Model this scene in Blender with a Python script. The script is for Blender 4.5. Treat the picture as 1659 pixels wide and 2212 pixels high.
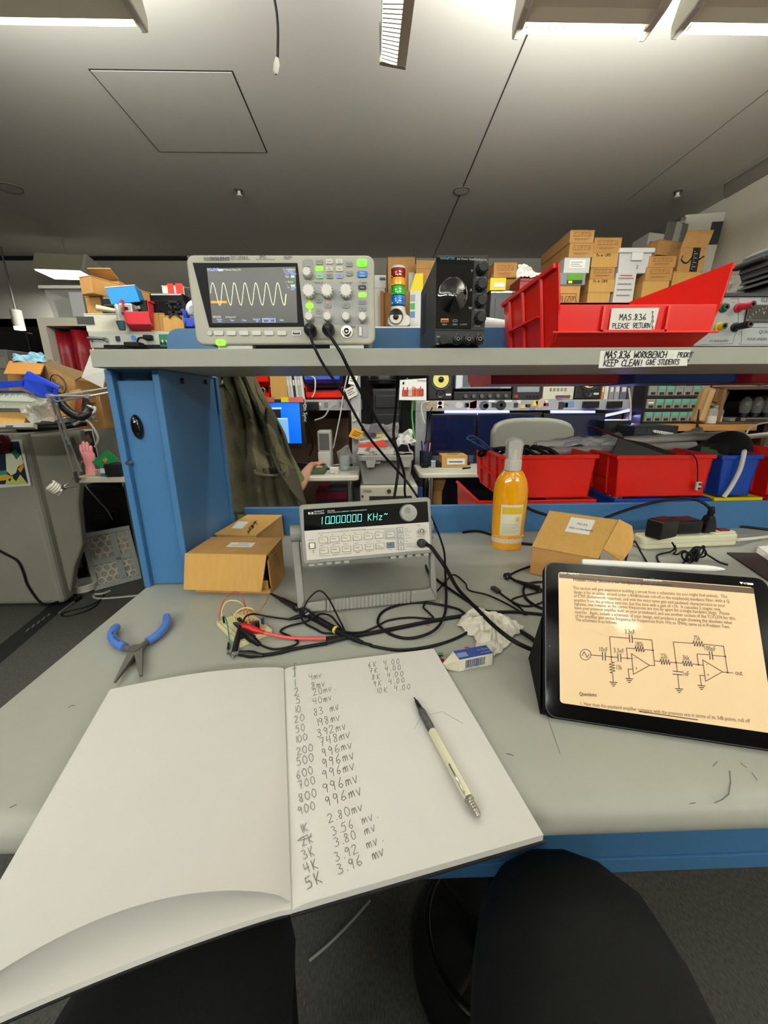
import bpy,math,random
from mathutils import Vector,Matrix
for _o in list(bpy.data.objects): bpy.data.objects.remove(_o)
SC = bpy.context.scene
COL = SC.collection
rnd = random.Random(7)
PI = math.pi
V = Vector

# ---------------------------------------------------------------- camera
F_PX,CX,CY,IW,IH = 850.0,829.5,1106.0,1659,2212
DESK = 0.76                                   # height of the worktop
EYE = V((0,0,DESK + 0.41))
def _axes(pitch,yaw,roll):
    cp,sp = math.cos(pitch),math.sin(pitch)
    f,u,r = V((0,cp,-sp)),V((0,sp,cp)),V((1,0,0))
    cr,sr = math.cos(roll),math.sin(roll)
    r,u = r * cr + u * sr,u * cr - r * sr
    Z = Matrix.Rotation(yaw,3,'Z')
    return Z @ r,Z @ u,Z @ f
RT,UP,FW = _axes(*[math.radians(a) for a in (15.83,-1.44,-0.4)])
cam = bpy.data.objects.new('camera',bpy.data.cameras.new('camera'))
COL.objects.link(cam)
cam.data.sensor_fit = 'VERTICAL'
cam.data.sensor_height = 36
cam.data.lens = 36 * F_PX / IH
cam.data.clip_start = 0.01
cam.matrix_world = Matrix(((RT.x,UP.x,-FW.x,EYE.x),(RT.y,UP.y,-FW.y,EYE.y),(RT.z,UP.z,-FW.z,EYE.z),(0,0,0,1)))
SC.camera = cam

# ---------------------------------------------------------------- light, exposure
vs = SC.view_settings
vs.view_transform = 'Standard'
vs.look = 'None'
vs.gamma = 1
vs.use_curve_mapping = False
vs.exposure = 0.0
SC.cycles.use_denoising = True
SC.cycles.max_bounces = 6
SC.cycles.diffuse_bounces = 4
SC.cycles.caustics_reflective = False
SC.cycles.caustics_refractive = False
SC.cycles.sample_clamp_indirect = 4
W = bpy.data.worlds.new('world')
SC.world = W
W.use_nodes = True
W.node_tree.nodes['Background'].inputs[0].default_value = (0.75,0.77,0.72,1)
W.node_tree.nodes['Background'].inputs[1].default_value = 0.04
LAMP_COL = (0.99,1.0,0.95)
LAMP_DOWN = 7.4     # watts per luminaire, towards the room
LAMP_UP = 18.0        # watts per luminaire, back onto the ceiling

# ---------------------------------------------------------------- pixel rays to points
def ray(u,v): return RT * ((u - CX) / F_PX) - UP * ((v - CY) / F_PX) + FW
def P(u,v,Y):
    d = ray(u,v); return EYE + d * (Y / d.y)
def ZP(u,v,z=DESK):
    d = ray(u,v); return EYE + d * ((z - EYE.z) / d.z)
def XP(u,v,x):
    d = ray(u,v); return EYE + d * (x / d.x)
def PL(u,v,o,n):
    d = ray(u,v); return EYE + d * ((o - EYE).dot(n) / d.dot(n))

# ---------------------------------------------------------------- materials
def lin(h):
    h = h.lstrip('#'); h = h if len(h) == 6 else ''.join(q * 2 for q in h); c = [int(h[i:i + 2],16) / 255 for i in (0,2,4)]
    return tuple(x / 12.92 if x <= .04045 else ((x + .055) / 1.055) ** 2.4 for x in c)
_mats = {}
def mat(h,rough=.5,metal=0.,emit=0.,var=0.,vscale=20.,bump=0.,bscale=200.,alpha=1.,trans=0.,coat=0.,stretch=None,spec=.38,ior=1.45):
    key = (h,rough,metal,emit,var,vscale,bump,bscale,alpha,trans,coat,stretch,spec)
    if key in _mats: return _mats[key]
    m = bpy.data.materials.new('m_' + h.strip('#'))
    m.use_nodes = True
    nt = m.node_tree; b = nt.nodes['Principled BSDF']; L = nt.links.new
    c = (*lin(h),1)
    b.inputs['Base Color'].default_value = c
    b.inputs['Roughness'].default_value = rough
    b.inputs['Metallic'].default_value = metal
    b.inputs['Specular IOR Level'].default_value = spec
    b.inputs['IOR'].default_value = ior
    b.inputs['Alpha'].default_value = alpha
    b.inputs['Transmission Weight'].default_value = trans
    b.inputs['Coat Weight'].default_value = coat
    if emit:
        b.inputs['Emission Color'].default_value = c
        b.inputs['Emission Strength'].default_value = emit
    if var or bump:
        tc = nt.nodes.new('ShaderNodeTexCoord'); mp = nt.nodes.new('ShaderNodeMapping')
        L(tc.outputs['Object'],mp.inputs[0])
        if stretch: mp.inputs['Scale'].default_value = stretch
        if var:
            n = nt.nodes.new('ShaderNodeTexNoise'); n.inputs['Scale'].default_value = vscale; n.inputs['Detail'].default_value = 5
            L(mp.outputs[0],n.inputs[0])
            r = nt.nodes.new('ShaderNodeValToRGB')
            r.color_ramp.elements[0].position = .3; r.color_ramp.elements[1].position = .7
            r.color_ramp.elements[0].color = tuple(x * (1 - var) for x in c[:3]) + (1,)
            r.color_ramp.elements[1].color = tuple(min(1,x * (1 + var)) for x in c[:3]) + (1,)
            L(n.outputs['Fac'],r.inputs[0]); L(r.outputs[0],b.inputs['Base Color'])
        if bump:
            n2 = nt.nodes.new('ShaderNodeTexNoise'); n2.inputs['Scale'].default_value = bscale; n2.inputs['Detail'].default_value = 3
            L(mp.outputs[0],n2.inputs[0])
            bp = nt.nodes.new('ShaderNodeBump'); bp.inputs['Strength'].default_value = bump; bp.inputs['Distance'].default_value = .002
            L(n2.outputs['Fac'],bp.inputs['Height']); L(bp.outputs[0],b.inputs['Normal'])
    _mats[key] = m
    return m
def plastic(h,r=.45): return mat(h,r)
def paint(h,r=.4): return mat(h,r,var=.05,vscale=9,bump=.04,bscale=400)
CARD = mat('#ad8049',.85,var=.07,vscale=30,bump=.15,bscale=150,stretch=(1,1,.15))
CARD2 = mat('#a87f4c',.85,var=.08,vscale=25,bump=.15,bscale=150)
CARDL = mat('#b9904f',.85,var=.06,vscale=40,bump=.1,bscale=120,stretch=(3,3,.2))
BLACK = mat('#0b0b0c',.45,spec=.3); RUBBER = mat('#08080a',.55,spec=.25); GLOSS = mat('#050506',.08,coat=.6)
WHITE = mat('#dcdad0',.5); PAPER = mat('#e4e2da',.8,var=.015,vscale=60); CHROME = mat('#c8c8c6',.18,1.)
STEEL = mat('#8c8c8a',.35,1.); INK = mat('#141518',.7); BLUEP = mat('#3d6b97',.38,var=.05,vscale=6,bump=.03,bscale=300)
RED = mat('#d01a0e',.3,var=.04,vscale=12,bump=.05,bscale=60); BLUEB = mat('#173f9a',.32,var=.04,vscale=12); YELL = mat('#d8c416',.4)
GREYP = mat('#a9aa9f',.5,var=.02,vscale=30)
GLASS = mat('#f2f6f4',.03,trans=1.,ior=1.3)
CLEARP = mat('#dfe3e0',.15,alpha=.35)

# ---------------------------------------------------------------- text
_gl = {}
def glyphs(s):
    if s not in _gl:
        cu = bpy.data.curves.new('t','FONT'); cu.body = s; cu.size = 1; cu.resolution_u = 2
        o = bpy.data.objects.new('t',cu)
        me = o.to_mesh()
        _gl[s] = ([tuple(v.co) for v in me.vertices],[tuple(p.vertices) for p in me.polygons])
        o.to_mesh_clear(); bpy.data.objects.remove(o); bpy.data.curves.remove(cu)
    return _gl[s]
# single-stroke hand lettering, unit box 0..0.6 wide, 0..1 tall
STK = {
'0': [[(.3,1),(.08,.75),(.05,.3),(.25,0),(.5,.15),(.57,.6),(.45,.92),(.3,1)]],'1': [[(.3,1),(.3,0)]],
'2': [[(.05,.8),(.2,1),(.45,.95),(.5,.7),(.3,.4),(.03,.02),(.58,.05)]],'3': [[(.08,.95),(.35,1),(.5,.8),(.25,.55),(.52,.4),(.5,.12),(.25,0),(.03,.1)]],
'4': [[(.12,1),(.08,.5),(.55,.55)],[(.5,1),(.45,0)]],'5': [[(.55,1),(.15,.97),(.1,.6),(.4,.62),(.52,.35),(.4,.05),(.05,.02)]],
'6': [[(.45,1),(.15,.6),(.08,.2),(.3,0),(.52,.2),(.4,.45),(.12,.3)]],'7': [[(.05,.97),(.55,1),(.25,0)],[(.15,.5),(.5,.52)]],
'8': [[(.45,.9),(.2,1),(.12,.75),(.45,.4),(.42,.08),(.2,0),(.1,.25),(.45,.65),(.45,.9)]],'9': [[(.5,.75),(.3,.5),(.08,.7),(.25,1),(.5,.85),(.5,.75),(.45,0)]],
'K': [[(.1,1),(.1,0)],[(.55,1),(.12,.45),(.55,0)]],'m': [[(.02,0),(.05,.55),(.07,.4),(.25,.6),(.3,0),(.3,.4),(.5,.6),(.58,0)]],
'v': [[(.02,.6),(.2,0),(.45,.65)]],'f': [[(.45,.9),(.3,1),(.2,.7),(.2,-.2),(.05,-.25)],[(.02,.5),(.4,.52)]],'.': [[(.2,.03),(.26,.08)]],
'A': [[(.02,0),(.3,1),(.55,0)],[(.12,.38),(.48,.38)]],'B': [[(.08,0),(.1,1),(.45,.9),(.4,.6),(.1,.52),(.5,.4),(.5,.08),(.08,0)]],
'C': [[(.55,.85),(.3,1),(.05,.6),(.1,.15),(.35,0),(.56,.15)]],'D': [[(.08,0),(.1,1),(.45,.85),(.55,.45),(.35,.05),(.08,0)]],
'E': [[(.55,1),(.1,1),(.1,0),(.57,.02)],[(.1,.52),(.45,.54)]],'G': [[(.55,.85),(.3,1),(.05,.6),(.1,.15),(.35,0),(.56,.2),(.55,.45),(.35,.45)]],
'H': [[(.08,1),(.08,0)],[(.52,1),(.52,0)],[(.08,.5),(.52,.52)]],'I': [[(.28,1),(.28,0)]],'L': [[(.1,1),(.1,0),(.55,.03)]],
'M': [[(.02,0),(.1,1),(.3,.4),(.5,1),(.58,0)]],'N': [[(.05,0),(.08,1),(.5,0),(.53,1)]],'O': [[(.3,1),(.06,.7),(.06,.3),(.3,0),(.54,.3),(.54,.7),(.3,1)]],
'P': [[(.1,0),(.1,1),(.5,.9),(.5,.6),(.1,.5)]],'R': [[(.1,0),(.1,1),(.5,.9),(.48,.6),(.1,.5),(.55,0)]],
'S': [[(.52,.9),(.25,1),(.1,.75),(.45,.45),(.5,.15),(.25,0),(.03,.12)]],'T': [[(.02,1),(.58,1)],[(.3,1),(.3,0)]],'U': [[(.08,1),(.08,.2),(.3,0),(.5,.2),(.52,1)]],
'V': [[(.03,1),(.28,0),(.57,1)]],'W': [[(.0,1),(.15,0),(.3,.6),(.45,0),(.6,1)]],'Y': [[(.05,1),(.28,.5)],[(.57,1),(.2,0)]],'Z': [[(.05,1),(.55,1),(.05,0),(.57,0)]],
'i': [[(.25,.6),(.25,0)],[(.25,.8),(.27,.86)]],'!': [[(.28,1),(.28,.3)],[(.28,.05),(.29,.1)]],'J': [[(.5,1),(.48,.15),(.25,0),(.05,.15)]],
'z': [[(.05,.6),(.5,.6),(.05,0),(.52,0)]],'~': [[(.02,.55),(.15,.7),(.4,.45),(.55,.62)]],'/': [[(.05,0),(.5,1)]],'o': [[(.28,.55),(.08,.3),(.28,0),(.5,.3),(.28,.55)]],
'r': [[(.1,.6),(.1,0)],[(.1,.4),(.4,.6)]],'n': [[(.08,.6),(.08,0)],[(.08,.4),(.3,.6),(.48,.4),(.48,0)]],'e': [[(.08,.3),(.5,.33),(.3,.6),(.08,.3),(.25,0),(.5,.1)]],'y': [[(.05,.6),(.28,.1)],[(.52,.6),(.15,-.35)]],'g': [[(.48,.55),(.2,.58),(.08,.25),(.3,.05),(.48,.5),(.45,-.25),(.1,-.3)]],
}

# ---------------------------------------------------------------- mesh builder
def fr(o,x,y,z):
    x,y,z,o = V(x),V(y),V(z),V(o)
    return Matrix(((x.x,y.x,z.x,o.x),(x.y,y.y,z.y,o.y),(x.z,y.z,z.z,o.z),(0,0,0,1)))
FLAT = Matrix.Identity(4)                               # text lies in local xy, facing +z
FRONT = fr((0,0,0),(1,0,0),(0,0,1),(0,-1,0))   # text on a face that looks towards -y
def basis(d):
    d = V(d).normalized()
    a = V((0,0,1)) if abs(d.z) < .9 else V((1,0,0))
    x = a.cross(d).normalized()
    return x,d.cross(x),d
def smooth_path(pts,n=6,closed=False):
    p = [V(q) for q in pts]; out = []
    k = len(p)
    for i in range(k if closed else k - 1):
        if closed: a,b,c,d = p[i - 1],p[i],p[(i + 1) % k],p[(i + 2) % k]
        else: a,b,c,d = p[max(i - 1,0)],p[i],p[i + 1],p[min(i + 2,k - 1)]
        for j in range(n):
            t = j / n
            out.append(.5 * ((2 * b) + (c - a) * t + (2 * a - 5 * b + 4 * c - d) * t * t + (3 * b - a - 3 * c + d) * t ** 3))
    if not closed: out.append(p[-1])
    return out
class MB:
    def __init__(s): s.v = []; s.f = []; s.sm = []
    def add(s,vs_,fs,smooth=False):
        k = len(s.v); s.v += [tuple(q) for q in vs_]
        s.f += [tuple(i + k for i in f) for f in fs]; s.sm += [smooth] * len(fs)
        return s
    def hexa(s,p): return s.add(p,[(0,3,2,1),(4,5,6,7),(0,1,5,4),(1,2,6,5),(2,3,7,6),(3,0,4,7)])
    def box(s,x0,x1,y0,y1,z0,z1,M=None):
        p = [V(q) for q in ((x0,y0,z0),(x1,y0,z0),(x1,y1,z0),(x0,y1,z0),(x0,y0,z1),(x1,y0,z1),(x1,y1,z1),(x0,y1,z1))]
        return s.hexa([M @ q for q in p] if M else p)
    def ob(s,c,size,R=None):
        a,b,h = [q / 2 for q in size]
        M = Matrix.Translation(c) @ (R.to_4x4() if R else Matrix.Identity(4))
        return s.box(-a,a,-b,b,-h,h,M)
    def cyl(s,a,b,r0,r1=None,n=16,caps=True):
        a,b = V(a),V(b); r1 = r0 if r1 is None else r1
        x,y,d = basis(b - a); vs_ = []
        for c,r in ((a,r0),(b,r1)):
            vs_ += [c + x * (r * math.cos(2 * PI * i / n)) + y * (r * math.sin(2 * PI * i / n)) for i in range(n)]
        s.add(vs_,[(i,(i + 1) % n,n + (i + 1) % n,n + i) for i in range(n)],True)
        if caps:
            s.add(vs_[:n],[tuple(range(n - 1,-1,-1))]); s.add(vs_[n:],[tuple(range(n))])
        return s
    def tube(s,pts,r,n=8,closed=False):
        p = [V(q) for q in pts]; m = len(p)
        rr = r if isinstance(r,(list,tuple)) else [r] * m
        vs_ = []; x = None
        for i in range(m):
            if closed: d = p[(i + 1) % m] - p[i - 1]
            else: d = p[min(i + 1,m - 1)] - p[max(i - 1,0)]
            if d.length < 1e-9: d = V((0,0,1))
            d.normalize()
            if x is None: x = basis(d)[0]
            x = x - d * x.dot(d)
            if x.length < 1e-6: x = basis(d)[0]
            x.normalize(); y = d.cross(x)
            vs_ += [p[i] + x * (rr[i] * math.cos(2 * PI * j / n)) + y * (rr[i] * math.sin(2 * PI * j / n)) for j in range(n)]
        fs = []
        for i in range(m if closed else m - 1):
            a,b = i * n,((i + 1) % m) * n
            fs += [(a + j,a + (j + 1) % n,b + (j + 1) % n,b + j) for j in range(n)]
        s.add(vs_,fs,True)
        if not closed: s.add(vs_[:n],[tuple(range(n - 1,-1,-1))]); s.add(vs_[-n:],[tuple(range(n))])
        return s
    def lathe(s,prof,n=24,M=None,cap=True):
        M = M or FLAT; vs_ = []
        for r,z in prof: vs_ += [M @ V((r * math.cos(2 * PI * i / n),r * math.sin(2 * PI * i / n),z)) for i in range(n)]
        fs = []
        for k in range(len(prof) - 1):
            fs += [(k * n + i,k * n + (i + 1) % n,(k + 1) * n + (i + 1) % n,(k + 1) * n + i) for i in range(n)]
        s.add(vs_,fs,True)
        if cap:
            s.add(vs_[:n],[tuple(range(n - 1,-1,-1))]); s.add(vs_[-n:],[tuple(range(n))])
        return s
    def prism(s,poly,z0,z1,M=None):
        M = M or FLAT; n = len(poly)
        a = sum(poly[i][0] * poly[(i + 1) % n][1] - poly[(i + 1) % n][0] * poly[i][1] for i in range(n))
        if a < 0: poly = poly[::-1]
        vs_ = [M @ V((x,y,z0)) for x,y in poly] + [M @ V((x,y,z1)) for x,y in poly]
        return s.add(vs_,[tuple(range(n - 1,-1,-1)),tuple(range(n,2 * n))] + [(i,(i + 1) % n,n + (i + 1) % n,n + i) for i in range(n)])
    def rr(s,x0,x1,y0,y1,r,z0,z1,M=None,n=5):
        q = []
        for cx,cy,a in ((x1 - r,y1 - r,0),(x0 + r,y1 - r,90),(x0 + r,y0 + r,180),(x1 - r,y0 + r,270)):
            q += [(cx + r * math.cos(math.radians(a + 90 * i / n)),cy + r * math.sin(math.radians(a + 90 * i / n))) for i in range(n + 1)]
        return s.prism(q,z0,z1,M)
    def quad(s,a,b,c,d): return s.add([a,b,c,d],[(0,1,2,3)])
    def slab(s,pts,t):
        """a sheet through the outline pts, t thick"""
        pts = [V(q) for q in pts]; n = (pts[1] - pts[0]).cross(pts[2] - pts[0]).normalized() * t
        k = len(pts)
        return s.add(pts + [q - n for q in pts],[tuple(range(k)),tuple(range(2 * k - 1,k - 1,-1))] + [((i + 1) % k,i,k + i,k + (i + 1) % k) for i in range(k)])
    def grid(s,fn,nu,nv,smooth=True):
        vs_ = [fn(i / nu,j / nv) for j in range(nv + 1) for i in range(nu + 1)]
        return s.add(vs_,[(j * (nu + 1) + i,j * (nu + 1) + i + 1,(j + 1) * (nu + 1) + i + 1,(j + 1) * (nu + 1) + i) for j in range(nv) for i in range(nu)],smooth)
    def text(s,t,x,y,size,M=FLAT,al='l',sx=1.,z=.0004,rot=0.):
        vs_,fs = glyphs(t)
        if not vs_: return s
        w = max(q[0] for q in vs_); off = {'l': 0,'c': w / 2,'r': w}[al]
        c,si = math.cos(rot),math.sin(rot)
        out = []
        for q in vs_:
            a,b = (q[0] - off) * size * sx,q[1] * size
            out.append(M @ V((x + a * c - b * si,y + a * si + b * c,z)))
        return s.add(out,fs)
    def stroke(s,pts,w,fn):
        p = [V((a,b)) for a,b in pts]
        for i in range(len(p) - 1):
            d = p[i + 1] - p[i]
            if d.length < 1e-9: continue
            d.normalize(); n = V((-d.y,d.x)) * (w / 2); e = d * (w * .35)
            q = [p[i] - e - n,p[i + 1] + e - n,p[i + 1] + e + n,p[i] - e + n]
            s.add([fn(a.x,a.y) for a in q],[(0,1,2,3)])
        return s
    def hand(s,t,x,y,size,fn,w=.1,adv=.75,rot=0.,jit=.04,slant=0.):
        c,si = math.cos(rot),math.sin(rot); cxn = x; dx = 0
        for ch in t:
            if ch == ' ': dx += size * adv; continue
            for line in STK.get(ch,[]):
                q = []
                for a,b in line:
                    a = a + rnd.uniform(-jit,jit) + slant * b; b = b + rnd.uniform(-jit,jit)
                    px,py = dx + a * size,b * size
                    q.append((x + px * c - py * si,y + px * si + py * c))
                s.stroke(q,w * size,fn)
            dx += size * (adv * .5 if ch in '.i!I1' else adv)
        return s
    def build(s,name,m,parent=None,bevel=0.,seg=2,angle=40,solid=0.,subd=0):
        me = bpy.data.meshes.new(name); me.from_pydata(s.v,[],s.f); me.update()
        me.polygons.foreach_set('use_smooth',s.sm)
        if isinstance(m,str): m = mat(m)
        me.materials.append(m)
        o = bpy.data.objects.new(name,me); COL.objects.link(o)
        if parent: o.parent = parent
        if any(s.sm) and not subd:
            try: me.set_sharp_from_angle(angle=math.radians(angle))
            except Exception: pass
        if solid:
            md = o.modifiers.new('s','SOLIDIFY'); md.thickness = solid; md.offset = -1
        if bevel:
            md = o.modifiers.new('b','BEVEL'); md.width = bevel; md.segments = seg; md.limit_method = 'ANGLE'; md.angle_limit = math.radians(35)
        if subd:
            md = o.modifiers.new('d','SUBSURF'); md.levels = subd; md.render_levels = subd
        return o
def tag(o,label=None,cat=None,group=None,kind=None):
    if label: o['label'] = label
    if cat: o['category'] = cat
    if group: o['group'] = group
    if kind: o['kind'] = kind
    return o
def thing(name,label,cat,loc=(0,0,0),rz=0.,group=None,M=None):
    o = bpy.data.objects.new(name,None); COL.objects.link(o); o.empty_display_size = .02
    if M is not None: o.matrix_world = M
    else: o.location = loc; o.rotation_euler = (0,0,rz)
    return tag(o,label,cat,group)
def struct(o): o['kind'] = 'structure'; return o
def dup(root,label,loc=None,rz=None,group=None,M=None):
    r = root.copy(); COL.objects.link(r)
    if M is not None: r.matrix_world = M
    if loc is not None: r.location = loc
    if rz is not None: r.rotation_euler = (0,0,rz)
    r['label'] = label
    if group: r['group'] = group
    for ch in [q for q in bpy.data.objects if q.parent == root]:
        c = ch.copy(); COL.objects.link(c); c.parent = r
        for g in [q for q in bpy.data.objects if q.parent == ch]:
            d = g.copy(); COL.objects.link(d); d.parent = c
    return r
class Face:
    """an upright or tilted instrument front: local x right, y up, z out of the panel"""
    def __init__(s,o,x,n,zoom=None):
        s.n = V(n).normalized(); s.x = V(x).normalized(); s.y = s.n.cross(s.x).normalized(); s.o = V(o)
        s.M = fr(s.o,s.x,s.y,s.n); s.zoom = zoom or (0,0,1)
    def __call__(s,zx,zy):
        u,v = s.zoom[0] + zx / s.zoom[2],s.zoom[1] + zy / s.zoom[2]
        q = PL(u,v,s.o,s.n) - s.o
        return q.dot(s.x),q.dot(s.y)
    def rect(s,x0,y0,x1,y1):
        return (*s(x0,y0),*s(x1,y1))
# ================================================================ the room
YZ = fr((0,0,0),(0,1,0),(0,0,1),(1,0,0))        # a profile in y,z pushed along x
XL,XR,YN,YF,CZ = -6.0,2.77,-3.5,8.5,2.67
CEILM = mat('#c2bfb6',.8,var=.03,vscale=1.2,bump=.05,bscale=90)
carpet = mat('#494a45',.95,var=.35,vscale=260,bump=.9,bscale=420,stretch=(1,.35,1))
struct(MB().box(XL,XR,YN,YF,-.05,0).build('floor',carpet))
struct(MB().box(XL,XR,YN,4.9,CZ,CZ + .08).build('ceiling',CEILM))
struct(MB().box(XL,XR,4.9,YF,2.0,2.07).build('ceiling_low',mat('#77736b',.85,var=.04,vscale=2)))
struct(MB().box(XL,XR,4.9,4.96,2.0,CZ + .08).build('wall_bulkhead',mat('#b4b0a6',.85,var=.03,vscale=2)))
struct(MB().box(XR,XR + .08,YN,YF,0,CZ).build('wall_right',mat('#e2dac8',.8,var=.02,vscale=2)))
struct(MB().box(XL - .08,XL,YN,YF,0,CZ).build('wall_left',mat('#8d8980',.85)))
struct(MB().box(XL,XR,YF,YF + .08,0,CZ).build('wall_far',mat('#4a4a48',.85)))
struct(MB().box(XL,XR,YN - .08,YN,0,CZ).build('wall_rear',mat('#9a968c',.85)))
seam = mat('#3a3834',.8)
struct(MB().box(.677,.684,YN,4.9,CZ - .0015,CZ + .01).build('trim_1',seam))
struct(MB().box(2.022,2.026,.5,3.6,CZ - .001,CZ + .01).build('trim_2',mat('#6b6862',.8)))
struct(MB().box(-5.2,-1.0,4.86,4.9,CZ - .03,CZ - .002).build('trim_3',mat('#23221f',.8)))
# access panel in the ceiling
t = thing('ceiling_hatch','square flush access panel in the grey ceiling, thin dark gap around it','access panel',(-.974,2.687,CZ))
MB().box(-.335,.335,-.318,.318,-.0015,.004).build('gap',mat('#35332f',.8),t)
MB().box(-.328,.328,-.311,.311,-.004,.004).build('panel',mat('#c0bdb4',.8,var=.03,vscale=5,bump=.05,bscale=90),t)
t = thing('ceiling_panel','thin pale ceiling panel against the right wall','access panel',(2.66,3.2,CZ))
MB().prism([(-.09,.12),(.1,.34),(.1,-1.2),(-.09,-1.2)],-.006,.004).build('panel',mat('#a9a69c',.8),t)
MB().box(-.1,-.09,-1.2,.12,-.012,.004).build('edge_strip',mat('#8f8b80',.7),t)
for (x,y),r,lb in (((.68,3.451),.055,'flat round ceiling cover sitting on the dark ceiling seam'),((-2.6,3.45),.07,'flat round ceiling cover near the left edge of the photo')):
    t = thing('ceiling_cover',lb,'ceiling cover',(x,y,CZ))
    MB().cyl((0,0,-.006),(0,0,.004),r,n=28).build('disc',mat('#b5b2aa',.7),t)
    MB().tube([(r * math.cos(a * PI / 14),r * math.sin(a * PI / 14),-.004) for a in range(28)],.003,5,True).build('rim',mat('#4f4c46',.7),t)
for (x,y),lb in (((-.966,3.464),'small white sprinkler head on the ceiling beyond the access panel'),((2.318,3.446),'small white sprinkler head on the ceiling near the right wall')):
    t = thing('sprinkler',lb,'sprinkler',(x,y,CZ))
    MB().lathe([(.03,.004),(.03,-.004),(.02,-.01)],18).build('escutcheon',mat('#5b554b',.5),t)
    MB().lathe([(.012,-.008),(.012,-.03),(.02,-.034),(.02,-.04)],14).build('head',WHITE,t)

# luminaires -------------------------------------------------------
LZ = 2.22                                     # lens height of the luminaires
KL = (LZ - EYE.z) / 1.28
LBODY = mat('#d2cfb8',.5); LENS = mat('#fffbe9',.5,emit=5.0)
def area(name,parent,loc,sx,sy,w,up=False,tilt=0.):
    l = bpy.data.lights.new(name,'AREA'); l.shape = 'RECTANGLE'; l.size = sx; l.size_y = sy; l.energy = w; l.color = LAMP_COL
    o = bpy.data.objects.new(name,l); COL.objects.link(o); o.parent = parent; o.location = loc
    o.rotation_euler = (PI if up else math.radians(tilt),0,0)
    return o
def luminaire(label,x,y,L,rz=0.,lensw=.012,z=LZ,down=1.,up=1.,tilt=0.):
    """lens along local x at y = 0, hood rising towards -y"""
    t = thing('ceiling_luminaire',label,'ceiling light',(x,y,z),rz,'grey hooded ceiling luminaires')
    h = L / 2
    MB().prism([(.022,0),(.03,.02),(.0,.085),(-.3,.13),(-.42,.10),(-.42,.085),(-.05,.012),(-lensw - .005,0),(-lensw,.012),(.018,.012)],-h,h,YZ).build('hood',LBODY,t,bevel=.003)
    for s in (-1,1):
        MB().prism([(.035,-.006),(.04,.03),(.0,.1),(-.3,.145),(-.44,.11),(-.44,.08),(-.06,0)],s * h - .012,s * h + .012,YZ).build('end_cap',mat('#c9c7ba',.4),t,bevel=.006)
    MB().box(-h + .02,h - .02,-lensw + .006,.016,.004,.009).build('diffuser',LENS,t)
    lv = MB(); n = int(L / .022)
    for i in range(n): lv.box(-h + .02 + i * .022,-h + .022 + i * .022,-lensw + .006,.016,0,.004)
    lv.build('louver',mat('#e8e6da',.3),t)
    for s in (-.6,.6): MB().cyl((s * h,-.2,.12),(s * h,-.2,CZ - z),.004,n=8).build('rod',STEEL,t)
    if down: area('lamp',t,(0,-.01,-.012),L * .9,.12,LAMP_DOWN * down,tilt=tilt)
    if up: area('uplight',t,(0,-.02,.135),L * .9,.2,LAMP_UP * up,True)
    return t
luminaire('grey hooded ceiling luminaire cut off by the top left corner',-1.42 * KL,1.81 * KL,1.24 * KL,0,down=1.6,up=2.4,tilt=42,lensw=-.003)
luminaire('grey hooded ceiling luminaire above the red bin, with a long bright louvre strip',.778 * KL,1.815 * KL,.47 * KL,0,down=1.4,up=2.,tilt=42)
luminaire('grey hooded ceiling luminaire in the top right corner',1.5 * KL,1.805 * KL,.74 * KL,0,up=2.2,down=1.6,tilt=42)
# the one seen end-on, its bright lens running away from the camera
t = thing('ceiling_luminaire','narrow louvred ceiling luminaire seen end-on at the top middle','ceiling light',(.0,0,LZ),0,'grey hooded ceiling luminaires')
a,b,c,d = ZP(824,132,LZ),ZP(857,143,LZ),ZP(872,0,LZ),ZP(827,0,LZ)
e1,e2 = d - a,c - b
a2,b2 = a + e1 * 3.2,b + e2 * 3.2
UPZ = V((0,0,1)); z0 = V((0,0,LZ))
nb = [q - z0 for q in (a,b,b2,a2)]
MB().hexa([q + UPZ * .004 for q in nb] + [q + UPZ * .012 for q in nb]).build('diffuser',LENS,t)
def lerp(p,q,k): return p + (q - p) * k
lv = MB()
for i in range(48):
    k = i / 47; p,q = lerp(nb[0],nb[3],k),lerp(nb[1],nb[2],k); w = V((0,.004,0))
    lv.hexa([p,q,q + w,p + w,p + UPZ * .004,q + UPZ * .004,q + w + UPZ * .004,p + w + UPZ * .004])
lv.build('louver',mat('#e8e6da',.3),t)
side = V((.03,0,0))
MB().hexa([nb[1],nb[1] + side,nb[2] + side,nb[2],nb[1] + UPZ * .1,nb[1] + side * .6 + UPZ * .1,nb[2] + side * .6 + UPZ * .1,nb[2] + UPZ * .1]).build('side_panel',LBODY,t)
MB().hexa([q + UPZ * .013 for q in nb] + [q + UPZ * .1 for q in nb]).build('hood',LBODY,t)
MB().hexa([nb[0] + V((-.006,.004,0)),nb[1] + V((.03,.004,0)),nb[1] + V((.03,.016,0)),nb[0] + V((-.006,.016,0)),nb[0] + V((-.006,.004,.1)),nb[1] + V((.03,.004,.1)),nb[1] + V((.03,.016,.1)),nb[0] + V((-.006,.016,.1))]).build('end_cap',mat('#a9a798',.4),t)
for k in (.2,.8):
    q = lerp(lerp(nb[0],nb[3],k),lerp(nb[1],nb[2],k),.5); MB().cyl(q + UPZ * .1,q + UPZ * (CZ - LZ),.004,n=8).build('rod',STEEL,t)
q = (nb[0] + nb[1] + nb[2] + nb[3]) / 4
area('lamp',t,q + UPZ * -.012,.1,.8,LAMP_DOWN * .4)
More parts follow.
